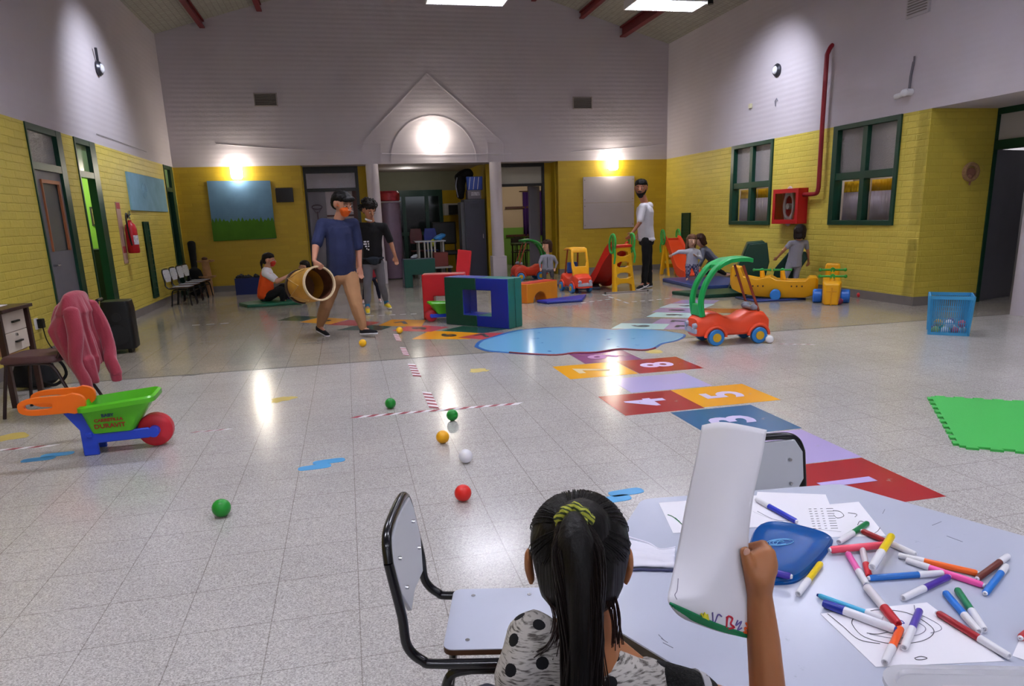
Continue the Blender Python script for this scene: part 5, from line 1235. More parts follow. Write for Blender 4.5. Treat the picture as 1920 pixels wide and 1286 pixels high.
g = G(); g.bb(-.35, -.25, -.2, .2, -.16, .14); g.bb(-.3, .35, -.2, -.18, .1, .14); g.bb(-.3, .35, -.2, .2, .12, .14); g.bb(-.3, .35, .1, .2, -.16, .14); g.build('casing', mat('off_white_box', 'a9a8a4', .5), o); g = G(); g.bb(-.24, .35, -.17, .1, -.14, .10); g.build('dark_inside', blk, o)
o.name = 'junction_cabinet'
# stacked furniture in the alcove
o = thing('folding_table', 'small table with a white edge standing in the alcove behind the green block', 'table', (1.98, 17.3, 0), .0)
g = G(); g.bb(-.42, .30, -.25, .25, .86, .885); g.build('table_top', mat('white_top', 'b5b9c0', .4), o)
for x in (-.33, .24):
    for y in (-.2, .2): g = G(); g.bb(x-.02, x+.02, y-.02, y+.02, 0, .86); g.build('leg', mat('pale_grey_leg', '9a9792', .5), o)
g = G()
for x in (-.2, -.12, -.04, .04): g.bb(x-.018, x+.018, -.24, -.21, .45, .86)
g.bb(-.24, .08, -.24, -.21, .42, .46); g.build('slatted_side', mat('pale_grey_slat', 'a8a59c', .5), o)
o = thing('plastic_bag', 'blue and yellow bag lying on the alcove table', 'bag', (2.12, 17.2, .70)); 
g = G(); g.hull([((0, 0, .05), (.12, .08, .05)), ((.1, 0, .12), (.1, .06, .04))]); g.remesh('bag_body', mat('bright_blue_bag', '2f7fc0', .4, var=.3), o, .012, 3, .02, 12)
g = G(); g.sph((-.13, -.02, -.05), (.06, .06, .09)); g.build('yellow_end', mat('lime_cloth', 'a9b030', .7), o)
o.location = (2.12, 17.15, .885)
o = tag(G().bb(1.95, 2.28, 16.75, 17.05, .30, .62).build('crate', mat('dull_red_crate', '6a2820', .6), bevel=.01), 'dull red crate under the table in the alcove', 'crate')
o = thing('bench', 'low grey bench under the dull red crate in the alcove', 'bench', (2.12, 16.9, 0))
g = G(); g.bb(-.25, .25, -.18, .18, .26, .30); g.build('bench_top', mat('pale_grey_leg', '9a9792', .5), o)
for s in (-1, 1): g = G(); g.bb(s*.2-.02, s*.2+.02, -.15, .15, 0, .26); g.build('leg', blk, o)
o = thing('padded_chair', 'black padded chair turned in the alcove beside the locker', 'chair', (2.42, 18.3, 0))
g = G(); g.bb(-.3, .3, -.05, .03, .75, 1.3); g.build('backrest', mat('black_vinyl', '070709', .5), o, bevel=.03); g = G(); g.bb(-.25, .3, -.45, .0, .5, .6); g.build('seat', mat('black_vinyl', '070709', .5), o, bevel=.02)
for x in (-.22, .27):
    for y in (-.42, -.03): g = G(); g.bb(x-.015, x+.015, y-.015, y+.015, 0, .5); g.build('leg', blk, o)
g = G(); g.bb(-.27, -.24, -.04, .0, .5, .8); g.bb(.25, .28, -.04, 0, .5, .8); g.build('back_post', blk, o)
for x, c, lab in ((1.68, '5a1a18', 'dark red'), (2.03, '1a2f8a', 'blue')):
    o = thing('plastic_chair', lab+' plastic chair back showing in the alcove', 'chair', (x, 18.0, 0))
    g = G(); g.loft([[(-.16*k, 0, z), (.16*k, 0, z), (.16*k, .03, z), (-.16*k, .03, z)] for z, k in ((.8, .9), (1.0, 1), (1.16, .8))]); g.bb(-.15, .15, -.35, .02, .62, .65); g.build('shell', pl(c), o, bevel=.01)
    for a in (-.13, .13):
        for b in (-.33, 0): g = G(); g.cyl((a, b, 0), (a, b, .63), .012, n=8); g.build('leg', blk, o)
    g = G()
    for a in (-.13, .13): g.cyl((a, .015, .62), (a, .015, .82), .012, n=8)
    g.build('back_post', blk, o)
o = thing('helmet', 'grey-white cloth bundle on top of the dark green foam block', 'cloth', (1.36, 15.25, .585)); g = G(); g.hull([((0, 0, .03), (.08, .07, .03)), ((.03, 0, .07), (.05, .05, .02))]); g.remesh('bundle', mat('grey_white_cloth', '9aa0a8', .8), o, .008, 2, .012, 20); o.name = 'cloth_bundle'
# classroom furniture behind the right doorway
for i, (x, y) in enumerate(((4.55, 19.2), (5.1, 19.6), (4.9, 20.2))):
    o = thing('classroom_chair', 'dark school chair in the classroom behind the right doorway, '+('front', 'right', 'back')[i], 'chair', (x, y, 0), i*.4)
    g = G(); g.bb(-.18, .18, -.18, .18, .42, .44); g.build('seat', mat('dark_seat', '2a2420', .5), o); g = G(); g.bb(-.18, .18, .16, .18, .6, .8); g.build('backrest', mat('dark_seat', '2a2420', .5), o)
    for a in (-.16, .16):
        for b in (-.16, .16): g = G(); g.cyl((a, b, 0), (a*.9, b, .8 if b > 0 else .43), .012, n=8); g.build('leg', blk, o)
o = thing('classroom_table', 'dark table in the classroom behind the right doorway', 'table', (4.75, 18.6, 0))
g = G(); g.bb(-.5, .6, -.3, .3, .66, .69); g.build('table_top', mat('dark_green_top', '2c4a2c', .4), o)
for a in (-.45, .55):
    for b in (-.25, .25): g = G(); g.cyl((a, b, 0), (a, b, .66), .018, n=8); g.build('leg', blk, o)
# ============================================================ THE TABLE IN FRONT
TZ = .62
TS = .590
_a, _b = FL(1196, 936, TZ), FL(1583, 906, TZ); _n = Vector((_b.y-_a.y, _a.x-_b.x, 0)).normalized()
TC = (_a+_b)/2+_n*TS*.866; TANG = math.atan2((_b-_a).y, (_b-_a).x)
o = thing('hexagonal_table', 'light grey hexagonal school table in the foreground at the right', 'table', (TC.x, TC.y, 0), TANG)
def hexr(s, r=.05, n=5):
    out = []
    for k in range(6):
        a0_ = math.radians(60*k); c = Vector((math.cos(a0_), math.sin(a0_)))*(s-r/math.cos(math.radians(30)))
        for i in range(n+1):
            t = a0_+math.radians(-30+60*i/n); out.append((c.x+r*math.cos(t), c.y+r*math.sin(t)))
    return out
H6 = hexr(TS)
g = G(); g.loft([[(x*.998, y*.998, TZ-.024) for x, y in H6], [(x, y, TZ-.02) for x, y in H6], [(x, y, TZ-.003) for x, y in H6]]); g.build('edge_core', mat('table_edge_wood', '5a5044', .6), o)
def table_mat():
    m, nt, b, N, L = nodes_of('table_laminate', .22)
    tc = N('ShaderNodeTexCoord'); v = N('ShaderNodeTexNoise'); v.inputs['Scale'].default_value = 14; v.inputs['Detail'].default_value = 8; v.inputs['Roughness'].default_value = .8; L(tc.outputs['Object'], v.inputs['Vector'])
    cr = N('ShaderNodeValToRGB'); e = cr.color_ramp.elements; e[0].position = .28; e[0].color = (*hexc('9a9db0'), 1); e[1].position = .36; e[1].color = (*hexc('b9bdd0'), 1)
    L(v.outputs['Fac'], cr.inputs[0]); L(cr.outputs[0], b.inputs['Base Color']); return m
g = G(); g.loft([[(x, y, TZ-.003) for x, y in H6], [(x*.999, y*.999, TZ) for x, y in H6]]); g.build('table_top', table_mat(), o)
for k in range(6):
    a = math.radians(60*k); c = Vector((math.cos(a), math.sin(a)))
    g = G(); g.tube([(c.x*.54, c.y*.54, 0), (c.x*.54, c.y*.54, TZ-.025)], .016, 10); g.build('leg', blkp, o)
g = G(); g.tube([(math.cos(math.radians(60*k))*.54, math.sin(math.radians(60*k))*.54, TZ-.045) for k in range(6)], .014, 8, True); g.build('under_frame', blkp, o)
ink = mat('pen_ink', '3c3a44', .6); inkg = mat('green_ink', '0c6a3c', .5); inkb = mat('blue_ink', '2a2f9a', .5)
def T(x, y, z=TZ): return FL(x, y, z)
def sheet(lab, pts, z, grp='paper sheets on the table'):
    P = [T(*p) for p in pts]; c = sum(P, Vector())/len(P)
    o = thing('paper_sheet', lab, 'paper', (c.x, c.y, z), 0, grp)
    g = G(); g.poly([(p.x-c.x, p.y-c.y, 0) for p in P], (0, 0, .0006)); g.build('sheet', paperm, o, flat=True); return o, c, z
def scrib(o, c, pts, m=ink, r=.0007, closed=False, zz=.0012):
    P = [T(*p)-c for p in pts]
    if len(P) > 2: P = smoothpath(([*P, P[0]] if closed else P), 5)
    g = G(); g.tube([(p.x, p.y, zz) for p in P], r, 4); return g.build('drawn_line', m, o)
o, c, z = sheet('white sheet with a green scribble, partly hidden behind the held-up paper', [(1235, 943), (1420, 929), (1470, 985), (1262, 1000), (1270, 998)][:4], TZ+.0004)
scrib(o, c, [(1252, 966), (1262, 970), (1275, 980), (1266, 972), (1280, 985)], inkg, .0014)
o, c, z = sheet('large drawing sheet under the lid reaching to the green and red markers', [(1400, 960), (1610, 941), (1661, 1005), (1450, 1010)], TZ+.0002)
scrib(o, c, [(1562, 958), (1575, 960), (1582, 968), (1570, 972), (1562, 965)]); scrib(o, c, [(1590, 962), (1606, 965), (1603, 970)]); scrib(o, c, [(1640, 1000), (1646, 996), (1650, 990)])
scrib(o, c, [(1608, 985), (1612, 978), (1620, 980), (1615, 986)])
o, c, z = sheet('white sheet with a printed list lying under the blue marker', [(1420, 923), (1548, 928), (1577, 998), (1470, 985), (1412, 960)], TZ+.0012)
g = G()
for r_ in range(9):
    for k, (x, w) in enumerate(((1516, 5), (1526, 5), (1538, 4), (1549, 13))):
        p0 = T(x+r_*1.1, 955.5+r_*4.6-k*.2)-c; p1 = T(x+w+r_*1.1, 955.3+r_*4.6-k*.2)-c
        d_ = (p1-p0); n_ = Vector((-d_.y, d_.x, 0)).normalized()*.0009
        g.poly([(q.x, q.y, .0008) for q in (p0-n_, p1-n_, p1+n_, p0+n_)], (0, 0, .0004))
g.build('printed_text', ink, o, flat=True)
scrib(o, c, [(1420, 960), (1450, 975), (1475, 978), (1485, 976)], mat('faint_ink', '8d8a9c', .6))
o, c, z = sheet('white sheet with looping circles drawn on it, nearest to the camera', [(1538, 1151), (1738, 1130), (1884, 1240), (1642, 1251)], TZ+.0004)
scrib(o, c, [(1600, 1160), (1640, 1145), (1700, 1150), (1745, 1175), (1748, 1192), (1720, 1205), (1670, 1208), (1620, 1195), (1598, 1172)], closed=True)
scrib(o, c, [(1552, 1152), (1580, 1175), (1610, 1200), (1650, 1208)]); scrib(o, c, [(1630, 1190), (1680, 1198), (1725, 1190), (1735, 1178), (1715, 1165)], mat('faint_ink', '8d8a9c', .6))
scrib(o, c, [(1714, 1136), (1718, 1150), (1735, 1158), (1760, 1172), (1764, 1182), (1745, 1188)], mat('faint_ink', '8d8a9c', .6)); scrib(o, c, [(1715, 1235), (1726, 1232), (1738, 1235), (1730, 1238), (1718, 1238)], closed=True)
scrib(o, c, [(1683, 1163), (1692, 1166), (1695, 1170), (1688, 1169)], inkb, .001); scrib(o, c, [(1625, 1188), (1645, 1190), (1670, 1185)])
o, c, z = sheet('white sheet at the right edge of the table beside a red marker', [(1898, 1230), (1925, 1170), (1990, 1190), (1985, 1262)], TZ+.0004)
# pencil marks on the table top
o = thing('pencil_marks', 'faint pencil marks drawn on the grey table top', 'marks', (1.2, 1.2, TZ+.0003)); c = Vector((1.2, 1.2, TZ))
for pts in ([(1655, 963), (1659, 955)], [(1748, 985), (1765, 978)], [(1775, 1005), (1805, 1016)], [(1235, 1190), (1245, 1200), (1252, 1205), (1240, 1197)], [(1243, 1205), (1262, 1215)]): scrib(o, c, pts, mat('pencil_grey', '7d7f90', .6), .0008, zz=.0)
# face mask left on the table
o = thing('face_mask', 'white pleated cloth face mask lying on the table beside the girl\'s head', 'face mask', tuple(T(1215, 1045)), 0)
c = T(1215, 1045); Q = lambda x, y, z=0: T(x, y, TZ+z)-c
top = [(1150, 1005), (1176, 1013), (1200, 1020), (1218, 1026), (1232, 1035), (1245, 1037), (1266, 1033)]; bot = [(1150, 1066), (1180, 1068), (1205, 1067), (1225, 1068), (1240, 1068), (1250, 1069), (1264, 1068)]
g = G(); rows = []
for t in range(13):
    f = t/12; rows.append([Vector(Q(a[0]+(b[0]-a[0])*f, a[1]+(b[1]-a[1])*f))+Vector((0, 0, .006+.010*math.sin(f*PI)+.004*math.sin(f*22+a[0]*.02))) for a, b in zip(smoothpath([(*p, 0) for p in top], 3), smoothpath([(*p, 0) for p in bot], 3))])
g.loft(rows, close=False); q = g.build('cloth', mat('mask_white', 'e2e0ee', .85), o, ang=80); q.modifiers.new('t', 'SOLIDIFY').thickness = .003
g = G(); g.tube([Vector(Q(*p))+Vector((0, 0, .010)) for p in smoothpath([(*p, 0) for p in top], 3) for p in [(p[0], p[1])]], .0022, 6); g.build('top_edge', mat('mask_white', 'e2e0ee', .85), o)
g = G(); g.tube([Vector(Q(p[0], p[1]+3))+Vector((0, 0, .003)) for p in bot], .0035, 6); g.build('dark_band', mat('navy_band', '3a3c60', .7), o)
# blue plastic lid
o = thing('container_cover', 'blue rounded plastic box lid with an embossed swirl lying on the table', 'box lid', tuple(T(1475, 1045)), 0)
c = T(1475, 1045)
out = [(1424, 990), (1440, 985), (1465, 985), (1500, 992), (1540, 1003), (1558, 1012), (1561, 1020), (1548, 1042), (1530, 1062), (1505, 1085), (1488, 1094), (1462, 1097), (1430, 1096), (1405, 1088), (1398, 1070), (1402, 1035), (1412, 1003)]
P = smoothpath([T(x, y)-c for x, y in out+out[:1]], 4)[:-1]; ctr = sum(P, Vector())/len(P)
def sc_(k, z): return [(ctr.x+(p.x-ctr.x)*k, ctr.y+(p.y-ctr.y)*k, z) for p in P]
lidm = mat('blue_lid_plastic', '034a90', .3, spec=.2)
g = G(); g.loft([sc_(1, 0), sc_(1, .005), sc_(.975, .006), sc_(.965, .012), sc_(.94, .0145), sc_(.92, .012), sc_(.5, .012)]); g.build('lid_body', lidm, o, ang=60)
sw = mat('pale_blue_emboss', '7ec0ee', .3)
g = G(); ce = T(1462, 1026)-c
for r_, n_ in ((.034, 30), (.027, 26)): g.tube([(ce.x+r_*1.0*math.cos(t*.25), ce.y+r_*.45*math.sin(t*.25), .0135) for t in range(n_-5)], .0009, 4)
g.tube([(ce.x+.015*math.cos(t*.5)-.004, ce.y+.008*math.sin(t*.9), .0135) for t in range(12)], .0009, 4); g.build('embossed_swirl', sw, o)
# markers
def marker(lab, p0, p1, body, capc, capfrac, r=.0078, tip='e4e2ea', z=TZ, capfirst=False, lift=0):
    a = T(*p0, z+r); b = T(*p1, z+r)
    a.z += lift; 
    o = thing('marker', lab, 'marker', tuple(a), 0, 'markers scattered on the table')
    d = b-a; L_ = d.length; u = d/L_; o.rotation_euler = d.to_track_quat('X', 'Z').to_euler()
    # along +x: barrel then cap
    bl_ = L_*(1-capfrac)
    g = G(); g.lathe([(.001, 0), (r*.7, 0), (r, .004), (r, bl_), (.001, bl_)], n=16, axis=(1, 0, 0)); br_ = g.build('barrel', pl(body), o)
    if tip:
        g = G(); g.lathe([(.001, -.0035), (r*.55, -.0035), (r*.72, .0008)], n=12, axis=(1, 0, 0)); g.build('end_plug', pl(tip), o)
    if capfrac > 0:
        g = G(); g.lathe([(r*1.08, bl_-.001), (r*1.08, bl_+.006), (r*.98, L_-.004), (r*.85, L_), (r*.55, L_), (r*.5, L_-.004), (.001, L_-.004)], n=16, axis=(1, 0, 0)); g.build('cap', pl(capc), o)
    return o
def c5(x, y): return (1400+x/3.331, 900+y/3.331)
WH = 'e4e2ea'
MK = [('blue marker with white cap on the printed list', (310, 258), (62, 120), '2233b8', WH, .33, TZ+.002),
 ('green marker with white cap pointing to the lid', (755, 268), (575, 388), '0f7a44', WH, .46, TZ),
 ('dark red marker with white cap passing under the upper yellow marker', (722, 318), (1055, 465), '9c1a22', WH, .42, TZ),
 ('coral pink marker without cap beside the lid corner', (522, 436), (868, 404), 'f0506a', WH, 0, TZ+.002),
 ('bright yellow marker with white cap lying over the coral pink one', (905, 348), (783, 545), 'f2d010', WH, .45, TZ+.02),
 ('pink marker with white cap pointing down at the white one', (632, 458), (750, 652), 'f46ab8', WH, .40, TZ),
 ('short white marker with red cap between the pink and yellow ones', (722, 432), (765, 602), 'dcd8e0', 'd02430', .42, TZ),
 ('orange marker with white cap above the long pink one', (1442, 582), (948, 470), 'f26a1c', WH, .33, TZ),
 ('long pink marker with white cap next to the orange one', (1478, 657), (998, 500), 'f45aa8', WH, .31, TZ),
 ('blue marker with white cap lying horizontally mid table', (766, 612), (1224, 580), '1f6cc0', WH, .33, TZ),
 ('purple marker with white cap below the long pink one', (1262, 603), (975, 738), '4b2f9c', WH, .44, TZ),
 ('brown marker with white cap at the far right of the heap', (1440, 615), (1632, 474), '6e2f24', WH, .28, TZ),
 ('blue marker with white cap touching the brown one', (1490, 706), (1622, 536), '2373cc', WH, .27, TZ),
 ('blue marker with white cap beside the green one at the right', (1240, 702), (1450, 948), '1c74d6', WH, .40, TZ),
 ('green marker with white cap right of its blue neighbour', (1315, 683), (1484, 935), '108052', WH, .44, TZ),
 ('long dark red marker with white cap crossing the drawing sheet', (1194, 830), (1640, 1102), 'a31c28', WH, .38, TZ+.001),
 ('slim light blue marker behind the thick blue and white one', (450, 720), (850, 862), '49b0d8', WH, .25, TZ+.001),
 ('thick white marker with blue ends lying on the drawing', (925, 932), (480, 768), 'e8e6f2', '1e2f9a', .30, TZ+.001),
 ('white marker with red cap reaching the thick blue one', (748, 665), (945, 900), 'e6dfe8', 'c01f2c', .40, TZ+.001),
 ('purple marker with white cap on the looping drawing', (1080, 812), (982, 1048), '5544a8', WH, .48, TZ+.001),
 ('orange marker with white cap reaching the clear tub', (962, 925), (862, 1140), 'ee5a1c', WH, .42, TZ+.001),
 ('yellow marker with white cap beside the blue lid', (462, 520), (320, 712), 'e8c818', WH, .42, TZ),
 ('dark red marker cut by the right edge of the photo', (1712, 985), (1860, 870), 'b01c2a', WH, .4, TZ+.001)]
for lab, a, b, bc_, cc, cf, z in MK:
    rr = .0069
    if 'thick' in lab or 'coral' in lab: rr = .0085
    if 'slim' in lab: rr = .005
    marker(lab, c5(*a), c5(*b), bc_, cc, cf, rr, tip=('1a2a8a' if 'thick' in lab else WH), z=z)
marker('purple marker lying on the blue lid behind the girl\'s hand', c5(275, 602), c5(100, 560), '3c2a9c', '3c2a9c', .3, z=TZ+.0145)
# translucent tub with a sticker
c = T(1760, 1245, .70)
o = thing('plastic_tub', 'translucent plastic tub with a colourful sticker at the bottom right corner', 'plastic tub', (0, 0, 0))
_a, _b = FL(1642, 1243, .715), FL(1920, 1247, .715); _u = (_b-_a).normalized(); o.rotation_euler = (0, 0, math.atan2(_u.y, _u.x)); _c = _a+_u*.172+Vector((_u.y, -_u.x, 0))*.118; o.location = (_c.x, _c.y, TZ)
clear = mat('milky_plastic', 'e6e4ea', .3, trans=.55, alpha=.8)
g = G(); R1 = rrect(.34, .22, .04, 5); 
g.loft([[(x*.9, y*.9, 0) for x, y in R1], [(x, y, .085) for x, y in R1], [(x*1.04, y*1.05, .087) for x, y in R1], [(x*1.04, y*1.05, .095) for x, y in R1], [(x*.96, y*.95, .096) for x, y in R1], [(x*.94, y*.93, .088) for x, y in R1]]); g.build('tub_body', clear, o, ang=50)
g = G(); g.bb(-.095, -.025, .005, .075, .0885, .0893); stk = g.build('sticker', mat('sticker_paper', 'ded6da', .5), o)
for k, (x, y, r_, cc) in enumerate(((.005, -.03, .008, 'a64a5c'), (.0, -.05, .006, 'b0606a'), (.018, -.045, .011, '55506e'), (.032, -.038, .010, 'b43a58'), (.038, -.055, .009, 'd09a50'), (.05, -.03, .006, '8a6a5a'), (.054, -.05, .009, 'b8546a'), (.026, -.066, .008, '6a6a84'))):
    g = G(); g.cyl((x-.088, y+.088, .0893), (x-.088, y+.088, .0900), r_, n=14); g.build('printed_spot', mat('print_'+cc, cc, .5), stk)
# ============================================================ PEOPLE
def skin(c): return mat('skin_'+c, c, .5, sss=.08, var=.04, vs=10)
def cloth(c, v=.06, b=.3, bs=40): return mat('cloth_'+c, c, .9, var=v, vs=12, bump=b, bs=bs)
def hairm(c):
    n = 'hair_'+c
    if n in MATS: return MATS[n]
    m, nt, b, N, L = nodes_of(n, .5); b.inputs['Base Color'].default_value = (*hexc(c), 1); b.inputs['Specular IOR Level'].default_value = .22
    tc = N('ShaderNodeTexCoord'); mp = N('ShaderNodeMapping'); mp.inputs['Scale'].default_value = (140, 140, 9); L(tc.outputs['Object'], mp.inputs[0])
    n1 = N('ShaderNodeTexNoise'); n1.inputs['Scale'].default_value = 1; n1.inputs['Detail'].default_value = 3; L(mp.outputs[0], n1.inputs['Vector'])
    bp = N('ShaderNodeBump'); bp.inputs['Strength'].default_value = .5; bp.inputs['Distance'].default_value = .004; L(n1.outputs['Fac'], bp.inputs['Height']); L(bp.outputs['Normal'], b.inputs['Normal'])
    return m
def frame_of(f, up=(0, 0, 1)):
    f = Vector(f).normalized(); r = f.cross(Vector(up)).normalized(); u = r.cross(f).normalized()
    return Matrix((r, f, u)).transposed(), r, f, u
def add_head(g, c, hs, f, up=(0, 0, 1)):
    R, r, f, u = frame_of(f, up); c = Vector(c)
    P = lambda a, b, d: c+r*a*hs+f*b*hs+u*d*hs
    S = lambda *k: tuple(x*hs for x in k)
    g.hull([(P(0, -.08, .22), S(.66, .80, .74))], R); g.hull([(P(0, .12, .15), S(.6, .62, .6)), (P(0, .30, -.2), S(.50, .42, .42)), (P(0, .38, -.66), S(.26, .24, .2))], R)
    g.hull([(P(0, .74, .05), S(.09, .1, .1)), (P(0, .90, -.17), S(.12, .10, .09))], R)
    g.hull([(P(0, .66, -.42), S(.2, .10, .07))], R)
    for s in (-1, 1):
        g.hull([(P(s*.66, -.02, .03), S(.07, .16, .22)), (P(s*.62, .02, -.18), S(.06, .10, .10))], R)
    return R, r, f, u, P, S
def add_hand(g, w, d, n, sc, side=1, curl=.6, spread=.0):
    w = Vector(w); d = Vector(d).normalized(); n = Vector(n); n = (n-d*n.dot(d)).normalized(); x = d.cross(n)*side
    g.hull([(w, (.022*sc)), (w+d*.03*sc+x*.012*sc, .017*sc), (w+d*.085*sc+x*.030*sc, .013*sc), (w+d*.085*sc-x*.030*sc, .012*sc)])
    for i, L_ in enumerate((.062, .075, .070, .055)):
        b = w+d*.085*sc+x*(.030-i*.020)*sc; a1 = curl*.55; a2 = curl*1.35; sp = x*(1.5-i)*spread
        d1 = (d*math.cos(a1)+n*math.sin(a1)+sp).normalized(); d2 = (d*math.cos(a2)+n*math.sin(a2)+sp).normalized()
        m_ = b+d1*L_*.5*sc; g.cap(b, .0098*sc, m_, .0090*sc); g.cap(m_, .0090*sc, m_+d2*L_*.5*sc, .0075*sc)
    b = w+d*.02*sc+x*.022*sc; d1 = (d*.65+x*.7+n*.25).normalized(); m_ = b+d1*.04*sc
    g.cap(b, .013*sc, m_, .0105*sc); g.cap(m_, .0105*sc, m_+(d*.85+x*.2+n*.35).normalized()*.03*sc, .008*sc)
def person(lab, base, s, J, face, hface, sk='c08a6c', hair=('short', '120d0c'), shirt=None, pants=None, shoes=None, mask=None, beard=False, hs=None, girth=1.0, vox=.009, hup=(0, 0, 1), sleeve=.75, leg_end=.93, hands=(.6, .6), group=None, socks=None, belly=0, hem=None, collar=.0):
    base = Vector(base); o = thing('person', lab, 'person', tuple(base), 0, group)
    V = {k: Vector(v)-base for k, v in J.items()}
    Rb, rb, fb_, ub = frame_of(face)
    hs = hs or .115*s
    spine = (V['neck']-V['pel'])
    sm = skin(sk)
    # --- body: one continuous skin
    def torso(g, k, inf):
        sh = (V['sL']-V['sR']); up = spine.normalized(); ch = V['pel']+spine*.72+fb_*.01; wa = V['pel']+spine*.35+fb_*.012*(1+belly); hw = sh.length/2
        R2 = Matrix((rb, up.cross(rb)*-1 if False else fb_, up)).transposed()
        g.hull([(ch, (hw*.86+inf, .105*s*girth+inf, .13*s+inf)), (wa, (hw*.72*girth+inf, .098*s*girth+belly*.05+inf, .12*s+inf))], R2)
        g.hull([(wa, (hw*.72*girth+inf, .098*s*girth+belly*.05+inf, .10*s)), (V['pel'], (hw*.78*girth+inf, .105*s*girth+inf, .10*s+inf))], R2)
        for q in ('sL', 'sR'): g.hull([(V[q], .052*s*girth+inf), (ch+up*.06*s, .075*s*girth+inf)])
        g.hull([(V['neck']-up*(.03+(.022 if k else 0))*s, .060*s+(0 if k else inf)+(.012*s if k else 0)), (ch+up*.07*s, .09*s+inf)])
    g = G(); torso(g, 0, 0)
    g.cap(V['neck']-spine.normalized()*.03*s, .062*s*(.8 if s < .8 else 1), V['head']-Vector(hup)*hs*.45, hs*.42)
    for q in 'LR':
        if 'e'+q in V:
            g.cap(V['s'+q], .050*s*girth, V['e'+q], .038*s*girth); g.cap(V['e'+q], .038*s*girth, V['w'+q], .025*s)
            hn = J.get('hn'+q, fb_); dd_ = (V['w'+q]-V['e'+q]).normalized()
            dd_ = Vector(J.get('hd'+q, dd_)); add_hand(g, V['w'+q], dd_, hn, s*1.02, 1 if q == 'L' else -1, hands[0 if q == 'L' else 1])
        g.cap(V['h'+q], .082*s*girth, V['k'+q], .055*s*girth); g.cap(V['k'+q], .053*s, V['k'+q]*.62+V['a'+q]*.38-fb_*.012*s, .053*s*girth); g.cap(V['k'+q]*.62+V['a'+q]*.38-fb_*.012*s, .052*s*girth, V['a'+q], .034*s)
        g.hull([(V['a'+q], .034*s), (V['a'+q]*.9+V['t'+q]*.1-Vector((0, 0, .03*s)), .03*s), (V['t'+q], .024*s)])
    R, r, f, u, P, S = add_head(g, V['head'], hs, hface, hup)
    g.remesh('body', sm, o, vox, 3)
    # --- face
    if hs > 0:
        g = G()
        for q in (-1, 1): g.hull([(P(q*.26, .685, .02), S(.085, .06, .04))], R)
        g.build('eyeballs', mat('eye_white', 'cfc9c4', .3), o)
        g = G()
        for q in (-1, 1): g.hull([(P(q*.26, .775, .02), S(.045, .03, .042))], R)
        g.build('irises', mat('eye_dark', '1a120e', .2), o)
        g = G()
        for q in (-1, 1): g.tube([P(q*.12, .74, .2), P(q*.28, .74, .24), P(q*.43, .64, .19)], .02*hs, 6)
        g.build('eyebrows', hairm(hair[1]), o)
        if not mask: g = G(); g.hull([(P(0, .735, -.42), S(.2, .06, .055))], R); g.build('lips', mat('lip', '9a5a50', .5), o)
    if mask:
        g = G(); g.hull([(P(0, .42, -.25), S(.50, .42, .34)), (P(0, .62, -.28), S(.26, .28, .3)), (P(0, .40, -.6), S(.34, .30, .22))], R); mk = g.remesh('face_mask', cloth(mask), o, max(.005, vox*.8), 3)
        if mask == 'e8641c':
            g = G(); g.tube(smoothpath([P(-.35, .86, -.30), P(-.1, .97, -.22), P(.2, .93, -.16)], 4), .03*hs, 6); g.build('grey_mark', mat('mark_grey', 'c9a89a', .6), mk)
        g = G()
        for q in (-1, 1): g.tube([P(q*.45, .4, -.1), P(q*.7, .0, .05)], .02*hs, 5)
        g.build('ear_loops', cloth(mask), mk)
    if beard:
        g = G(); g.hull([(P(0, .34, -.58), S(.38, .40, .30)), (P(0, .30, -.86), S(.26, .26, .16))], R); g.hull([(P(.42, .05, -.25), S(.16, .26, .3)), (P(.2, .35, -.6), S(.2, .3, .2))], R); g.hull([(P(-.42, .05, -.25), S(.16, .26, .3)), (P(-.2, .35, -.6), S(.2, .3, .2))], R); g.hull([(P(0, .74, -.33), S(.26, .08, .06))], R)
        g.remesh('beard', hairm(hair[1]), o, max(.005, vox*.7), 2, .004, 60)
    # --- hair
    st, hc = hair; g = G()
    g.hull([(P(0, -.04, .50), S(.70, .78, .52)), (P(0, -.28, .25), S(.71, .62, .60))], R); g.hull([(P(0, -.42, -.05), S(.60, .48, .50)), (P(0, -.3, .2), S(.7, .6, .5))], R)
    dp = .004
    if st == 'curly':
        for k in range(26):
            random.seed(k); a = random.uniform(0, 2*PI); e = random.uniform(-.3, 1.2)
            g.hull([(P(.78*math.cos(a)*math.cos(e), -.18+.72*math.sin(a)*math.cos(e) if math.sin(a) < .5 or e > .5 else .3, .28+.72*math.sin(e)), S(.26, .26, .26))], R)
        dp = .018
    if st == 'fringe': g.hull([(P(-.25, .58, .52), S(.36, .28, .22)), (P(.3, .66, .50), S(.28, .24, .2))], R)
    if st in ('long', 'bob'):
        ln = -1.5 if st == 'long' else -.85
        for q in (-1, 1): g.hull([(P(q*.56, -.15, .2), S(.22, .42, .4)), (P(q*.58, -.1, ln*.6), S(.16, .30, .3)), (P(q*.5, -.18, ln), S(.14, .22, .15))], R)
        g.hull([(P(0, -.45, .1), S(.55, .35, .4)), (P(0, -.5, ln), S(.5, .24, .2))], R)
    if st == 'pony': g.hull([(P(0, -.75, .1), S(.2, .2, .2)), (P(0, -1.0, -.35), S(.2, .18, .3))], R); g.hull([(P(0, -1.0, -.35), S(.2, .18, .3)), (P(0, -.95, -1.1), S(.1, .1, .15))], R)
    g.remesh('hair', hairm(hc), o, max(.006, vox*.8), 2, dp*s, 40/s)
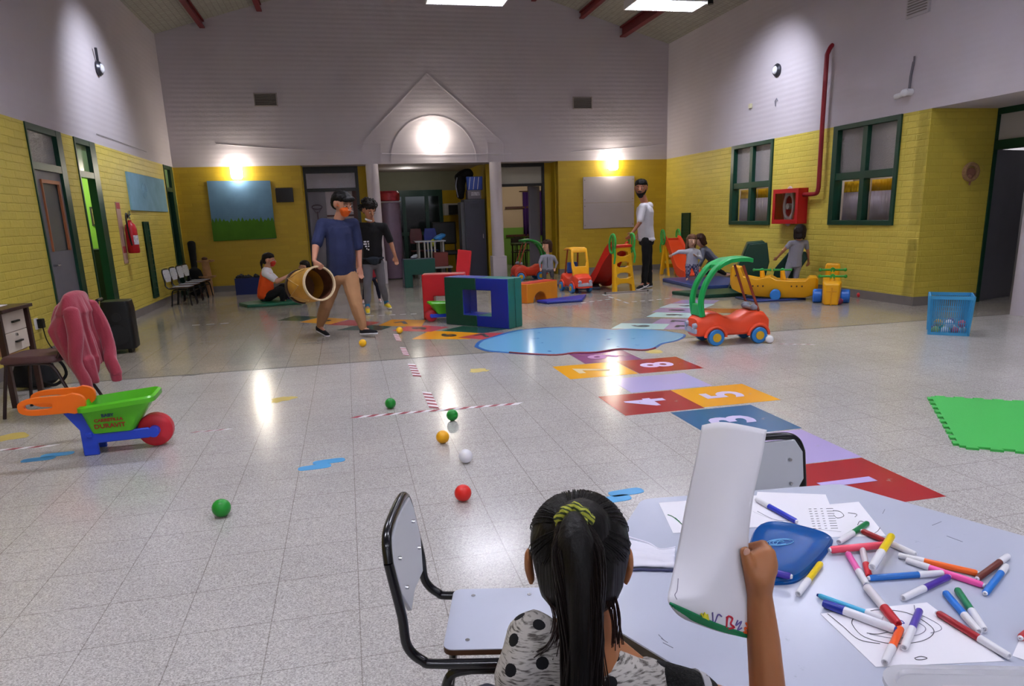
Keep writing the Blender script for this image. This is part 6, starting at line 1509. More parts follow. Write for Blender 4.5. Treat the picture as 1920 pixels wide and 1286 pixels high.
    # --- clothes
    if shirt:
        g = G(); inf = .014*s; torso(g, 1, inf)
        if hem: g.hull([(V['pel'], (abs((V['sL']-V['sR']).length)/2*.82*girth+inf, .12*s*girth, .06*s)), (V['pel']-spine.normalized()*hem*s, ((V['sL']-V['sR']).length/2*.86*girth+inf, .13*s*girth, .03*s))], Rb)
        for q in 'LR':
            if 'e'+q in V:
                a, b, w = V['s'+q], V['e'+q], V['w'+q]
                if sleeve <= 1: g.cap(a, .062*s*girth, a+(b-a)*sleeve, .056*s*girth)
                else: g.cap(a, .062*s*girth, b, .050*s*girth); g.cap(b, .050*s, b+(w-b)*(sleeve-1), .036*s)
        sh = g.remesh('shirt', shirt if not isinstance(shirt, str) else cloth(shirt), o, vox, 4, .007*s, 9/s)
        V['shirt'] = sh
    if pants:
        g = G(); inf = .012*s; hw = (V['sL']-V['sR']).length/2
        g.hull([(V['pel'], (hw*.80*girth, .11*s*girth, .10*s)), (V['pel']-Vector((0, 0, .07*s)), (hw*.8*girth, .11*s*girth, .07*s))], Rb)
        for q in 'LR':
            h_, k_, a_ = V['h'+q], V['k'+q], V['a'+q]; e = k_+(a_-k_)*leg_end
            g.cap(h_, .092*s*girth, k_, .066*s*girth); g.cap(k_, .066*s*girth, (k_+a_)/2, .058*s*girth); g.cap((k_+a_)/2, .058*s*girth, e, .046*s)
        g.remesh('trousers', pants if not isinstance(pants, str) else cloth(pants), o, vox, 4, .008*s, 11/s)
    if socks:
        g = G()
        for q in 'LR': g.cap(V['k'+q]*.2+V['a'+q]*.8, .042*s, V['a'+q]-Vector((0, 0, .02*s)), .040*s)
        g.build('socks', cloth(socks), o)
    if shoes:
        for q in 'LR':
            a_, t_ = V['a'+q], V['t'+q]; dn_ = Vector((0, 0, -.035*s)); bk = (a_-t_); bk.z = 0; bk = bk.normalized()*.02*s
            g = G(); g.hull([(a_+bk+Vector((0, 0, -.01*s)), .040*s), (a_+bk+dn_, .040*s), (t_, .030*s)]); sh_ = g.remesh('shoe', cloth(shoes[0]), o, max(.005, vox*.7), 2)
            g = G(); g.hull([(a_+bk+dn_-Vector((0, 0, .014*s)), (.041*s, .041*s, .022*s)), (t_-Vector((0, 0, .012*s)), (.034*s, .034*s, .017*s))]); g.build('sole', cloth(shoes[1]), sh_)
    return o, P, S, R, V
def A(x, y, Y): return PY(x, y, Y)
# 1 --- man in navy carrying the drum
Y = 9.12
J = dict(head=A(641, 383, Y-.02), neck=A(634, 408, Y), pel=A(640, 512, Y+.02), sR=A(605, 420, Y+.02), sL=A(663, 420, Y+.06), eR=A(592, 462, Y-.16), wR=A(589, 489, Y-.38), eL=A(672, 468, Y+.10), wL=A(675, 500, Y+.02),
         hR=A(625, 522, Y+.04), kR=A(612, 570, Y+.06), aR=A(599, 613, Y+.22), tR=A(614, 628, Y+.08), hL=A(656, 522, Y), kL=A(668, 572, Y-.14), aL=A(682, 618, Y-.17), tL=A(704, 623, Y-.28), hnR=(.3, .6, -.2), hdR=(.45, -.1, -.5), hdL=(0, -.1, -1))
navy = mat('navy_tee', '232a4e', .9, var=.12, vs=5, bump=.3, bs=30)
man, P, S, R, V = person('man in navy T-shirt, beige trousers and orange face mask, carrying a drum', (J['pel'].x, Y, 0), .98, J, (.45, -.9, 0), (.62, -.72, -.28), 'b9826a', ('fringe', '0d0a0c'), navy, mat('beige_trousers', 'a87c58', .85, var=.08, bump=.4, bs=18), ('15121a', 'd8d5dd'), 'e8641c', girth=1.25, belly=.5, sleeve=.85, hands=(.5, 1.1), hs=.165)
# the drum he carries
o = thing('drum', 'large wooden drum with open pale rim, carried by the man in navy', 'drum', tuple(A(584, 536, 8.92)), 0)
c0 = A(598, 533, 8.86); c1 = A(556, 543, 9.16); ax = (Vector((.50, -.85, .13))).normalized()
c = A(599, 531, 8.70); o.location = c
g = G(); g.lathe([(.180, -.48), (.196, -.40), (.204, -.2), (.197, 0), (.185, .0), (.190, -.2), (.17, -.46)], (0, 0, 0), 36, axis=ax); g.build('shell', mat('drum_hide', 'b98426', .55, var=.25, vs=5, bump=.2, bs=8), o)
g = G(); g.lathe([(.184, -.02), (.185, .012), (.202, .014), (.207, 0), (.204, -.02)], (0, 0, 0), 36, axis=ax); g.build('open_rim', mat('pale_rim', 'dcc4a0', .5), o)
g = G(); g.lathe([(.180, -.46), (.182, -.44), (.208, -.44), (.208, -.48), (.185, -.485)], (0, 0, 0), 36, axis=ax); g.build('far_hoop', mat('dark_hoop', '3a2418', .5), o)
g = G(); g.lathe([(.1845, -.01), (.1885, -.2), (.176, -.45)], (0, 0, 0), 36, axis=ax); g.build('inner_lining', mat('inner_wood', '5a3320', .7, var=.35, vs=7), o)
g = G(); g.lathe([(.001, -.455), (.178, -.455)], (0, 0, 0), 36, axis=ax); g.build('drum_skin', mat('inner_brown', '6e4426', .6, var=.3, vs=5), o)
g = G(); q = ax.to_track_quat('Z', 'Y').to_matrix()
pts = []
for k in range(13):
    a = 2*PI*k/12; pts.append(q@Vector((.208*math.cos(a), .208*math.sin(a), -.42 if k % 2 else -.12)))
g.tube(pts[:-1], .006, 6, True); g.build('lacing_rope', mat('rope', 'c7a877', .8), o)
# 2 --- youth in black
Y = 11.45
J = dict(head=A(691, 394, Y-.02), neck=A(696, 414, Y+.02), pel=A(699, 489, Y+.04), sR=A(674, 425, Y+.02), sL=A(720, 425, Y), eR=A(671, 460, Y+.03), wR=A(670, 488, Y-.04), eL=A(733, 455, Y-.0), wL=A(741, 480, Y-.08),
         hR=A(690, 494, Y+.04), kR=A(689, 534, Y-.1), aR=A(689, 576, Y-.14), tR=A(690, 586, Y-.32), hL=A(709, 494, Y+.04), kL=A(716, 532, Y+.06), aL=A(725, 568, Y+.24), tL=A(731, 576, Y+.10), hdL=(.1, -.1, -.95))
blackt = mat('black_tee', '0c0b10', .9, bump=.2, bs=30)
o, P, S, R, V = person('youth in black T-shirt, grey trousers, blue socks and yellow shoes behind the man', (J['pel'].x, Y, 0), .96, J, (.12, -1, 0), (.45, -.8, -.42), 'a87456', ('curly', '17100e'), blackt, mat('grey_marl', '66646a', .9, bump=.2, bs=40), ('d8bb1c', 'd9d6c6'), girth=1.02, hs=.15, sleeve=.85, hem=.04, socks='2f6f9a', leg_end=.82)
g = G(); g.hull([(P(0, .34, -.86), S(.46, .42, .15))], R); g.remesh('chin_mask', cloth('dcdae0'), o, .006, 2)
g = G(); g.hull([(V['pel']+Vector((.0, -.13, .03)), (.11, .05, .045)), (V['pel']+Vector((.02, -.14, -.03)), (.06, .035, .03))]); fp = g.remesh('waist_bag', cloth('1c2430'), o, .008, 3)
g = G(); g.tube([V['pel']+Vector((.165*math.cos(t*PI/12), .14*math.sin(t*PI/12), .04)) for t in range(24)], .014, 8, True); g.build('strap', cloth('1c2430'), fp)
g = G()
for k, (x, z, w) in enumerate(((-.12, .32, .04), (-.075, .32, .03), (-.12, .285, .05), (-.07, .285, .02), (-.11, .25, .03), (-.07, .25, .02), (-.10, .215, .015), (-.075, .2, .02))):
    g.box(V['pel']+Vector((x+.02, -.152+.0, z-.02)), (w, .012, .022))
g.build('white_print', mat('print_white', 'd6d4da', .6), o)
# child hidden behind the youth
Y = 12.75
J = dict(head=A(696, 470, Y), neck=A(697, 484, Y), pel=A(697, 518, Y), sR=A(685, 490, Y), sL=A(709, 490, Y), eR=A(682, 505, Y), wR=A(683, 520, Y-.03), eL=A(711, 505, Y), wL=A(709, 522, Y-.05), hR=A(691, 522, Y), kR=A(685, 538, Y-.05), aR=A(681, 552, Y-.0), tR=A(680, 557, Y-.12), hL=A(703, 522, Y), kL=A(708, 536, Y-.03), aL=A(711, 548, Y), tL=A(713, 555, Y-.12))
for k, z in (('aR', .05), ('aL', .05), ('tR', .025), ('tL', .025)): J[k].z = z
person('small child in dark clothes with a red side panel, mostly hidden behind the youth', (J['pel'].x, Y, 0), .55, J, (.1, -1, 0), (.2, -1, 0), 'c49478', ('short', '1a1210'), '8e1c28', '14142c', ('c9a8ac', 'dcdae0'), hs=.095, girth=1.15, vox=.008, sleeve=1.9)
# 3 --- seated woman in orange
Y = 13.45
J = dict(head=A(504, 488, Y), neck=A(500, 501, Y), pel=A(498, 553, Y), sR=A(497, 513, Y-.16), sL=A(503, 511, Y+.16), eR=A(520, 528, Y-.22), wR=A(541, 517, Y-.12), eL=A(522, 526, Y+.1), wL=A(546, 514, Y), hR=A(503, 556, Y-.10), kR=A(528, 543, Y-.22), aR=A(530, 564, Y-.15), tR=A(541, 567, Y-.12), hL=A(503, 556, Y+.10), kL=A(530, 538, Y+.12), aL=A(538, 560, Y+.1), tL=A(550, 562, Y+.1), hnL=(0, 0, 1), hnR=(0, .5, .6))
ob, P, S, R, V = person('seated woman in orange vest and white sleeves with hair tied back, facing the drum', (J['pel'].x, Y, 0), .92, J, (1, -.1, 0), (.95, -.25, -.05), 'c58f72', ('pony', '1b120f'), 'e8e4ea', '16151a', ('3a3a40', '8a8c90'), 'c8382a', girth=1.05, sleeve=.7, hs=.138)
g = G(); hw = .17
sp = V['neck']-V['pel']
g.hull([(V['pel']+sp*.78, (.105, .165, .07)), (V['pel']+sp*.35, (.135, .17, .12))]); g.hull([(V['pel']+sp*.35, (.135, .17, .12)), (V['pel']+Vector((0, 0, .0)), (.15, .185, .10))]); g.remesh('orange_vest', cloth('ef5518'), ob, .010, 4, .008, 9)
# child behind the drum
Y = 13.6
J = dict(head=A(571, 500, Y), neck=A(570, 512, Y), pel=A(566, 552, Y), sR=A(562, 519, Y-.1), sL=A(569, 519, Y+.1), eR=A(556, 530, Y-.12), wR=A(549, 540, Y-.05), eL=A(560, 530, Y+.12), wL=A(550, 538, Y+.06), hR=A(562, 556, Y-.06), kR=A(548, 548, Y-.1), aR=A(541, 560, Y-.06), tR=A(536, 556, Y-.06), hL=A(562, 556, Y+.06), kL=A(550, 546, Y+.1), aL=A(541, 557, Y+.06), tL=A(535, 553, Y+.06))
person('small child in navy sitting on the floor behind the drum, facing the woman', (J['pel'].x, Y, 0), .58, J, (-1, -.1, 0), (-1, -.1, 0), 'c49478', ('short', '1a1210'), '182254', '182254', ('8a6a60', 'd0ccd0'), hs=.118, girth=1.15, sleeve=1.9, vox=.008)
# 4 --- toddler
Y = 15.0
J = dict(head=A(1026, 461, Y), neck=A(1027, 476, Y), pel=A(1027, 504, Y), sR=A(1016, 482, Y), sL=A(1038, 482, Y), eR=A(1012, 492, Y-.02), wR=A(1013, 502, Y-.05), eL=A(1044, 493, Y), wL=A(1041, 503, Y-.05), hR=A(1021, 507, Y), kR=A(1020, 516, Y), aR=A(1020, 524, Y+.02), tR=A(1015, 527, Y-.06), hL=A(1034, 507, Y), kL=A(1035, 516, Y), aL=A(1036, 523, Y+.02), tL=A(1033, 527, Y-.06))
for k in ('aR', 'aL'): J[k].z = .045
for k in ('tR', 'tL'): J[k].z = .025
o, P, S, R, V = person('toddler in zipped grey jacket and grey trousers beside the green-canopied car, looking left', (J['pel'].x, Y, 0), .54, J, (-.25, -1, 0), (-.95, -.45, -.05), 'd0a087', ('bob', '3a231c'), '8f909c', '5b5a64', ('2a2a30', '55555c'), hs=.14, girth=1.25, sleeve=1.9, vox=.008)
g = G(); g.tube([V['pel']+Vector((-.02, -.085, .03)), V['pel']+Vector((-.03, -.098, .1)), V['pel']+Vector((-.03, -.095, .2)), V['pel']+Vector((-.02, -.07, .26))], .006, 6); g.build('zip', blk, o)
# 5 --- bearded man in white
Y = 12.5
J = dict(head=A(1202, 353, Y), neck=A(1209, 378, Y), pel=A(1212, 447, Y), sR=A(1205, 388, Y-.17), sL=A(1218, 386, Y+.17), eR=A(1200, 417, Y-.22), wR=A(1186, 436, Y-.22), eL=A(1206, 417, Y+.22), wL=A(1196, 440, Y+.12), hR=A(1212, 452, Y-.08), kR=A(1211, 495, Y-.08), aR=A(1207, 532, Y-.08), tR=A(1196, 541, Y-.16), hL=A(1214, 452, Y+.08), kL=A(1216, 495, Y+.08), aL=A(1218, 531, Y+.02), tL=A(1208, 538, Y-.02), hnR=(-.5, .5, -.3))
whitet = mat('white_tee', 'cfcbd4', .9, var=.03, bump=.25, bs=25)
o, P, S, R, V = person('bearded man in white T-shirt and black trousers standing behind the yellow slide ladder', (J['pel'].x, Y, 0), 1.08, J, (-.95, -.3, 0), (-.55, -.85, -.05), 'a0684e', ('short', '0f0b0c'), whitet, '0d0d12', ('15151a', 'cfccd4'), beard=True, girth=.98, sleeve=.85, hem=.02, hs=.168, belly=.3, leg_end=.95)
g = G(); c = V['aR']+Vector((.02, -.055, -.035)); g.tube(smoothpath([c+Vector((-.06, 0, .01)), c+Vector((-.02, 0, -.012)), c+Vector((.06, 0, .02))], 4), .007, 6); g.build('shoe_swoosh', whitep, o)
# 6 --- girls on the blue mat
Y = 12.95; mz = .07
J = dict(head=A(1297, 452, Y), neck=A(1298, 466, Y), pel=A(1297, 494, Y), sR=A(1286, 472, Y), sL=A(1309, 472, Y), eR=A(1272, 472, Y), wR=A(1260, 478, Y-.04), eL=A(1314, 484, Y-.04), wL=A(1305, 480, Y-.14), hR=A(1291, 498, Y), kR=A(1290, 510, Y-.02), aR=A(1289, 522, Y), tR=A(1287, 526, Y-.1), hL=A(1303, 498, Y), kL=A(1306, 510, Y-.05), aL=A(1308, 522, Y-.05), tL=A(1309, 526, Y-.15), hnL=(0, 0, 1))
def plaid():
    m, nt, b, N, L = nodes_of('plaid_trousers', .9)
    tc = N('ShaderNodeTexCoord'); w = N('ShaderNodeTexChecker'); w.inputs['Scale'].default_value = 26; w.inputs['Color1'].default_value = (*hexc('4c4868'), 1); w.inputs['Color2'].default_value = (*hexc('8d8aa0'), 1)
    L(tc.outputs['Object'], w.inputs[0]); L(w.outputs[0], b.inputs['Base Color']); return m
o, P, S, R, V = person('girl in pale grey top and checked trousers standing by the orange slide, arm stretched', (J['pel'].x, Y, mz), .64, J, (-.1, -1, 0), (-.15, -1, -.1), 'd2a48c', ('long', '6e4c38'), 'b8b7c4', plaid(), None, hs=.138, girth=1.15, sleeve=1.9, vox=.008, leg_end=.95, hup=(.12, 0, 1))
Y = 13.35
J = dict(head=A(1313, 450, Y-.05), neck=A(1317, 463, Y), pel=A(1338, 487, Y), sR=A(1318, 470, Y-.12), sL=A(1323, 466, Y+.12), eR=A(1316, 488, Y-.15), wR=A(1308, 500, Y-.15), eL=A(1318, 486, Y+.15), wL=A(1312, 500, Y+.12), hR=A(1336, 490, Y-.07), kR=A(1322, 505, Y-.12), aR=A(1330, 520, Y-.02), tR=A(1320, 525, Y-.1), hL=A(1340, 490, Y+.07), kL=A(1346, 506, Y+.07), aL=A(1361, 517, Y+.05), tL=A(1370, 522, Y))
for k in ('aR', 'tR', 'aL', 'tL'): J[k].z = max(J[k].z, mz+.02)
person('child in grey top and black trousers bending down behind the girl in checked trousers', (J['pel'].x, Y, mz), .72, J, (-.9, -.2, -.35), (-.8, .2, -.4), 'cf9f88', ('bob', '3a2018'), '6b6d7c', '0e0e13', None, hs=.132, girth=1.1, sleeve=1.9, vox=.008, leg_end=.9)
# 7 --- girl in grey seen from behind
Y = 10.62
J = dict(head=A(1500, 435, Y), neck=A(1497, 450, Y), pel=A(1489, 492, Y), sR=A(1482, 456, Y), sL=A(1511, 455, Y), eR=A(1469, 470, Y+.02), wR=A(1458, 482, Y+.12), eL=A(1515, 474, Y), wL=A(1516, 490, Y+.10), hR=A(1481, 497, Y), kR=A(1473, 518, Y-.03), aR=A(1466, 541, Y), tR=A(1464, 545, Y+.12), hL=A(1496, 497, Y), kL=A(1492, 520, Y-.03), aL=A(1490, 542, Y), tL=A(1489, 546, Y+.12), hdL=(0, .3, -.9))
for k in ('aR', 'aL'): J[k].z = .05
for k in ('tR', 'tL'): J[k].z = .025
person('girl in light grey T-shirt and leggings seen from behind, holding the green mat', (J['pel'].x, Y, 0), .68, J, (.1, 1, 0), (.6, .75, -.3), 'b47c5c', ('bob', '1c1110'), mat('grey_tee_light', '8d8c9c', .9, bump=.2, bs=40), '8f8d99', ('77757e', 'a9a7b0'), hs=.130, girth=1.05, sleeve=.5, vox=.008, hem=.10)

# ============================================================ THE GIRL IN THE FOREGROUND
def D(x, y, w): return DP(x, y, w)
HC = D(1085, 1034, 1.14)
base = Vector((HC.x-.02, HC.y, 0))
girl = thing('person', 'girl with dark ponytail and polka-dot top holding up a sheet, back to the camera', 'person', tuple(base))
L_ = lambda v: Vector(v)-base
hf = Vector((.25, 1, -.12)); R, r, f, u = frame_of(hf, (.02, 0, 1)); hc = L_(HC)
hp = lambda a, b, d: hc+r*a+f*b+u*d
sL, sR = L_(D(1003, 1205, 1.09)), L_(D(1216, 1292, 1.09))
nk = L_(D(1100, 1165, 1.12)); 
elR, wrR = L_(D(1444, 1348, 1.12)), L_(D(1424, 1112, 1.10))
elL, wrL = L_(D(955, 1360, 1.08)), L_(D(1080, 1500, 1.25))
pel = L_((.27, .98, .42))
gskin = mat('skin_girl', 'a0663f', .5, sss=.12, var=.05, vs=14)
g = G()
g.hull([(hp(0, -.005, .01), (.070, .082, .080))], R); g.hull([(hp(0, .03, -.01), (.066, .06, .06)), (hp(0, .045, -.085), (.03, .03, .025))], R)
g.hull([(hp(0, .09, -.02), .011), (hp(0, .103, -.038), .013)])
for s in (-1, 1):
    g.hull([(hp(s*.0805, .0, -.018), (.007, .018, .026)), (hp(s*.076, .004, -.046), (.006, .010, .012))], R)
g.cap(hp(0, -.005, -.05), .041, nk, .043); g.hull([(nk, .045), (sL*.55+sR*.45, .055)])
ch = (sL+sR)/2+Vector((0, 0, -.10)); g.hull([(ch, (.115, .07, .08)), (pel, (.105, .085, .09))]); g.hull([(sL, .036), (ch, .07)]); g.hull([(sR, .036), (ch, .07)]); g.hull([(sL, .034), (sR, .034), (nk-Vector((0, 0, .05)), .05)])
g.cap(sR, .036, elR, .030); g.cap(elR, .030, elR*.35+wrR*.65, .0255); g.cap(elR*.35+wrR*.65, .0255, wrR, .0195)
g.cap(sL, .036, elL, .029); g.cap(elL, .029, wrL, .019); add_hand(g, wrL, (.3, .9, .1), (0, 0, -1), .72, -1, .4)
for s in (-1, 1):
    h_ = pel+Vector((s*.06, .02, -.02)); k_ = pel+Vector((s*.07, .27, .0)); a_ = pel+Vector((s*.07, .29, -.35))
    g.cap(h_, .065, k_, .045); g.cap(k_, .043, a_, .028); g.hull([(a_, .028), (a_+Vector((0, .12, -.02)), .022)])
body_g = g
# right hand gripping the sheet: palm away from the camera, thumb to the left
hb = wrR
pm = [L_(D(1424, 1085, 1.09)), L_(D(1443, 1060, 1.095)), L_(D(1440, 1038, 1.10)), L_(D(1416, 1046, 1.10))]
g.hull([(hb, .0195), (pm[0], .021), (L_(D(1408, 1062, 1.10)), .014), (pm[1], .0125), (pm[2], .0125), (pm[3], .013)])
fing = [((1440, 1040, 1.10), (1430, 1022, 1.115), (1406, 1026, 1.125)), ((1445, 1050, 1.105), (1438, 1030, 1.125), (1412, 1036, 1.135)), ((1447, 1060, 1.10), (1443, 1043, 1.13), (1418, 1048, 1.14)), ((1446, 1070, 1.10), (1444, 1056, 1.125), (1422, 1060, 1.135))]
for a, b, c in fing:
    a, b, c = L_(D(*a)), L_(D(*b)), L_(D(*c)); g.cap(a, .0105, b, .0095); g.cap(b, .0095, c, .0078)
t0, t1, t2 = L_(D(1412, 1082, 1.09)), L_(D(1403, 1057, 1.085)), L_(D(1397, 1034, 1.088)); g.cap(t0, .0125, t1, .0102); g.cap(t1, .0102, t2, .0088)
body_o = g.remesh('body', gskin, girl, .0042, 3)
g = G(); nl = t2+(-FW)*.0075+Vector((0, 0, .001)); g.sph(nl, (.0055, .0022, .0068)); g.build('thumbnail', mat('nail_pink', 'c99a8a', .3), girl)
g = G()
for s in (-1, 1): g.hull([(hp(s*.028, .078, .0), (.012, .01, .008))], R)
g.build('eyeballs', mat('eye_white', 'cfc9c4', .3), girl)
# hair: combed cap, ponytail of strands, scrunchie, loose hairs
dk_ = hairm('0a0607')
TIE = L_(D(1077, 975, 1.045))
g = G()
g.hull([(hp(0, -.012, .022), (.0815, .088, .081))], R); g.hull([(hp(0, -.035, -.035), (.068, .064, .055)), (hp(0, -.02, .01), (.079, .080, .07))], R); g.hull([(hp(0, -.055, -.068), (.034, .03, .024)), (hp(0, -.05, -.03), (.06, .045, .04))], R)
g.hull([(TIE, .024), (hp(0, -.06, .06), .045)])
cap_ = g.remesh('hair', dk_, girl, .0045, 3)
# comb grooves: strands running from the hairline to the tie
g = G(); random.seed(11)
for k in range(200):
    a = random.uniform(0, 2*PI); e = random.uniform(-.7, .9)
    d0 = Vector((math.cos(a)*math.cos(e), (random.uniform(.35, 1.1) if e > -.15 else random.uniform(-.5, .1)), math.sin(e))).normalized()
    pts = []
    tl = Vector(((TIE-hc).dot(r)/.09, (TIE-hc).dot(f)/.096, ((TIE-hc).dot(u)-.022)/.085)).normalized()
    for i in range(9):
        t = i/8; d = (d0*(1-t)+tl*t).normalized(); pts.append(hp(d.x*.0803, -.012+d.y*.0868, .022+d.z*.0796))
    pts.append(TIE)
    g.tube(pts, [.0002+.0010*math.sin(PI*min(1, i/9)) for i in range(len(pts))], 4)
tag(g.build('combed_strands', dk_, cap_), kind='stuff')
g = G()
def PT(x, y, w): return L_(D(x, y, w))
spine_ = smoothpath([PT(1077, 975, 1.03), PT(1077, 1000, 1.005), PT(1082, 1050, .99), PT(1090, 1120, .99), PT(1092, 1200, 1.0), PT(1088, 1290, 1.01), PT(1085, 1380, 1.02)], 6)
rad = [.016+.020*min(1, i/9)-.0004*i for i in range(len(spine_))]
g.tube(spine_, rad, 20, flat=.85)
pony = g.build('ponytail', dk_, girl, ang=80)
g = G()
for k in range(190):
    a = random.uniform(0, 2*PI); kk = random.uniform(.85, 1.06); w_ = random.uniform(-.5, .5)
    pts = []
    for i, p in enumerate(spine_[::3]):
        ii = i*3; rr_ = rad[ii]*kk*(1+.15*math.sin(i*.8+a*3)*min(1, i/3)); aa = a+w_*i*.12
        pts.append(p+RT*math.cos(aa)*rr_+Vector((0, 1, 0))*math.sin(aa)*rr_*.85)
    g.tube(pts, .0014, 4)
tag(g.build('ponytail_strands', hairm('150d0d'), pony), kind='stuff')
g = G()
for k, pts in enumerate(([(1010, 1080, 1.10), (1040, 1150, 1.07), (1030, 1200, 1.05), (1005, 1220, 1.04)], [(1020, 1090, 1.10), (1050, 1160, 1.07), (1040, 1230, 1.05)], [(1130, 1100, 1.08), (1150, 1160, 1.05), (1152, 1210, 1.04)], [(1140, 1080, 1.10), (1158, 1150, 1.06), (1156, 1200, 1.05)], [(1150, 1060, 1.11), (1152, 1130, 1.08), (1162, 1205, 1.05)], [(1128, 1110, 1.06), (1128, 1200, 1.03), (1140, 1290, 1.02)], [(1172, 1040, 1.13), (1162, 1075, 1.12), (1160, 1110, 1.1)], [(1120, 1120, 1.05), (1122, 1220, 1.03), (1126, 1290, 1.02)])):
    for j in range(7):
        off = Vector((random.uniform(-.0025, .0025), random.uniform(-.003, .003), random.uniform(-.002, .002)))
        g.tube([p+off*(1+i*.15) for i, p in enumerate(smoothpath([PT(*p) for p in pts], 5))], .0008, 4)
tag(g.build('loose_hairs', hairm('241310'), girl), kind='stuff')
# scrunchie
def band_mat():
    m, nt, b, N, L = nodes_of('scrunchie_stripes', .85)
    tc = N('ShaderNodeTexCoord'); w = N('ShaderNodeTexWave'); w.inputs['Scale'].default_value = 55; w.inputs['Distortion'].default_value = 3; w.bands_direction = 'DIAGONAL'; L(tc.outputs['Object'], w.inputs[0])
    cr = N('ShaderNodeValToRGB'); e = cr.color_ramp.elements; e[0].position = .25; e[0].color = (*hexc('2f3a1c'), 1); e[1].position = .5; e[1].color = (*hexc('a3a536'), 1); L(w.outputs['Fac'], cr.inputs[0]); L(cr.outputs[0], b.inputs['Base Color']); return m
g = G(); ax = (spine_[3]-spine_[0]).normalized(); q = ax.to_track_quat('Z', 'Y').to_matrix(); ring = []
for k in range(28):
    a = k*2*PI/28; ring.append(TIE+(spine_[1]-TIE)*.4+q@Vector((.021*math.cos(a), .019*math.sin(a), .004*math.sin(a*3))))
g.tube(ring, [.0085+.002*math.sin(k*2.1) for k in range(28)], 10, True); g.cap(L_(D(1064, 980, 1.02)), .007, L_(D(1062, 994, 1.015)), .004); g.cap(L_(D(1092, 976, 1.02)), .008, L_(D(1096, 986, 1.015)), .005)
g.build('scrunchie', band_mat(), girl)
# top: heather grey with black dots, black mesh right sleeve
def dots():
    m, nt, b, N, L = nodes_of('heather_polka_dots', .95)
    tc = N('ShaderNodeTexCoord'); mp = N('ShaderNodeMapping'); mp.inputs['Scale'].default_value = (60, 60, 420); mp.inputs['Rotation'].default_value = (0, .12, 0); L(tc.outputs['Object'], mp.inputs[0])
    n = N('ShaderNodeTexNoise'); n.inputs['Scale'].default_value = 1; n.inputs['Detail'].default_value = 4; L(mp.outputs[0], n.inputs['Vector'])
    cr = N('ShaderNodeValToRGB'); e = cr.color_ramp.elements; e[0].position = .36; e[0].color = (*hexc('5a5450'), 1); e[1].position = .50; e[1].color = (*hexc('b9b3ae'), 1); L(n.outputs['Fac'], cr.inputs[0])
    v = N('ShaderNodeAttribute'); v.attribute_name = 'dot_distance'; lt = N('ShaderNodeMath'); lt.operation = 'LESS_THAN'; lt.inputs[1].default_value = .0098; L(v.outputs['Fac'], lt.inputs[0])
    mx = N('ShaderNodeMix'); mx.data_type = 'RGBA'; mx.inputs[7].default_value = (*hexc('0d0b12'), 1); L(lt.outputs[0], mx.inputs[0]); L(cr.outputs[0], mx.inputs[6]); L(mx.outputs[2], b.inputs['Base Color'])
    return m
g = G(); 
g.hull([(ch, (.125, .082, .085)), (pel+Vector((0, 0, .03)), (.122, .098, .09))]); g.hull([(sL, .047), (ch, .080)]); g.hull([(sR, .047), (ch, .080)]); g.hull([(sL, .040), (sR, .040), ((sL+sR)/2+Vector((0, -.005, -.02)), .055)])
g.cap(sL, .048, sL+(elL-sL)*.42, .049); g.hull([(sR, .046), (sR+(elR-sR)*.10, .044)])
top_ = g.remesh('polka_dot_top', dots(), girl, .005, 5, .004, 18)
random.seed(4); vc = [v.co.copy() for v in top_.data.vertices]; dc = []
for i in random.sample(range(len(vc)), 2500):
    if all((vc[i]-c).length > .040 for c in dc): dc.append(vc[i])
at = top_.data.attributes.new('dot_distance', 'FLOAT', 'POINT'); at.data.foreach_set('value', [min((p-c).length for c in dc) for p in vc])
g = G(); g.cap(sR+(elR-sR)*.08, .0475, sR+(elR-sR)*.36, .046); sl_ = g.remesh('mesh_sleeve', mat('black_mesh', '08070a', .8, bump=.8, bs=260), girl, .004, 2)
g = G(); c_ = sR+(elR-sR)*.37; d_ = (elR-sR).normalized(); g.cyl(c_-d_*.006, c_+d_*.008, .0465, .044, 24); g.build('grey_cuff', mat('grey_trim', 'a9a6ac', .9), sl_)
g = G(); g.hull([(pel+Vector((0, .02, -.03)), (.12, .10, .07))]); 
for s in (-1, 1): h_ = pel+Vector((s*.06, .02, -.02)); k_ = pel+Vector((s*.07, .27, .0)); g.cap(h_, .072, k_, .053)
g.remesh('trousers', cloth('2a2a38'), girl, .006, 3)
# sheet she holds up
o = thing('drawing_sheet', 'curled white sheet with green and coloured scribbles, held up by the girl', 'paper', tuple(D(1395, 1040, 1.10)))
c = D(1395, 1040, 1.10)
rowsP = [[(1316, 797, 1.20), (1352, 791, 1.175), (1395, 797, 1.155), (1438, 806, 1.15)], [(1302, 870, 1.17), (1340, 866, 1.15), (1385, 862, 1.135), (1428, 862, 1.13)], [(1285, 950, 1.15), (1325, 948, 1.125), (1370, 940, 1.11), (1413, 930, 1.115)], [(1270, 1030, 1.12), (1312, 1030, 1.095), (1360, 1020, 1.085), (1404, 1005, 1.105)],
         [(1258, 1090, 1.08), (1300, 1095, 1.065), (1350, 1085, 1.07), (1404, 1060, 1.105)], [(1252, 1125, 1.05), (1298, 1128, 1.05), (1355, 1130, 1.07), (1410, 1125, 1.11)], [(1268, 1150, 1.06), (1310, 1160, 1.065), (1358, 1170, 1.08), (1406, 1172, 1.11)], [(1285, 1162, 1.09), (1320, 1175, 1.09), (1362, 1188, 1.095), (1402, 1196, 1.115)]]
grid = [smoothpath([D(*p)-c for p in row], 5) for row in rowsP]
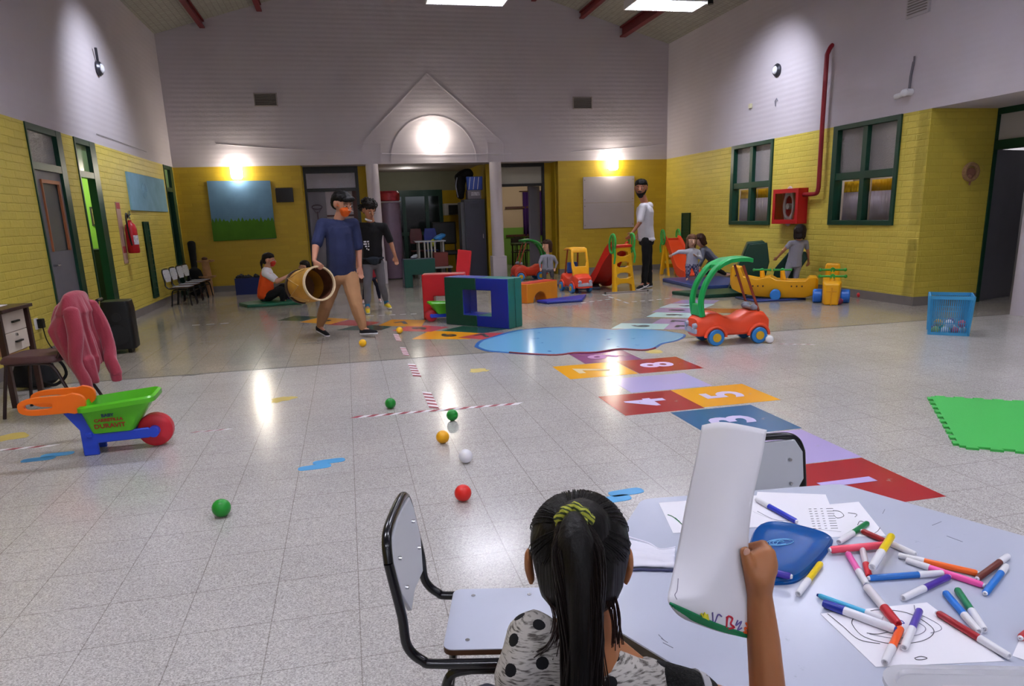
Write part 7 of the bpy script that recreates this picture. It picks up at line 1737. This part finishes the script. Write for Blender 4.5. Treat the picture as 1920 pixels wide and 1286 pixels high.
cols = list(zip(*grid)); cols = [smoothpath(list(cl), 4) for cl in cols]; grid = list(zip(*cols))
g = G(); g.loft([list(rw) for rw in grid], close=False); q = g.build('sheet', mat('thin_paper', 'dcd9e2', .85), o, ang=180); q.modifiers.new('t', 'SOLIDIFY').thickness = .0006
def onp(i, j, lift=.0012):       # place on the sheet surface (row, column)
    i0 = min(int(i), len(grid)-1); j0 = min(int(j), len(grid[0])-1); i1 = min(i0+1, len(grid)-1); j1 = min(j0+1, len(grid[0])-1)
    a = grid[i0][j0].lerp(grid[i0][j1], j-int(j)); b = grid[i1][j0].lerp(grid[i1][j1], j-int(j)); return a.lerp(b, i-int(i))-FW*lift
NR, NC = len(grid)-1, len(grid[0])-1
def doodle(name, pts, m, r_=.0012):
    g = G(); g.tube(smoothpath([onp(a*NR, b*NC) for a, b in pts], 4), r_, 5); g.build(name, m, o)
gi = mat('green_marker_ink', '0a7a4c', .5)
for k in range(7): doodle('green_scribble', [(.74+k*.018, .02+k*.03), (.80+k*.016, .25), (.87+k*.012, .55), (.94+k*.006, .9), (.965, .97)], gi, .0022)
doodle('yellow_scribble', [(.80, .40), (.86, .42), (.79, .44), (.86, .46), (.80, .47)], mat('yellow_ink', 'd8cf30', .5), .0018)
doodle('purple_scribble', [(.78, .54), (.88, .52), (.79, .60), (.80, .64)], mat('purple_ink', '6a5a9c', .5))
doodle('red_scribble', [(.80, .70), (.91, .68), (.80, .71), (.81, .76), (.85, .74), (.88, .78), (.90, .70)], mat('red_ink', 'c01838', .5), .0016)
doodle('blue_scribble', [(.82, .82), (.86, .80), (.83, .86), (.90, .82), (.88, .87)], mat('purple_ink', '6a5a9c', .5))
doodle('orange_scribble', [(.84, .92), (.88, .97), (.88, .91), (.93, .95), (.92, .90), (.96, .93)], mat('orange_ink', 'e8622a', .5), .0016)
doodle('faint_writing', [(.55, .12), (.62, .14), (.66, .12), (.70, .15)], mat('faint_ink', '8d8a9c', .6), .0006)
SC.collection.children.link(COL)
SC.camera = cam
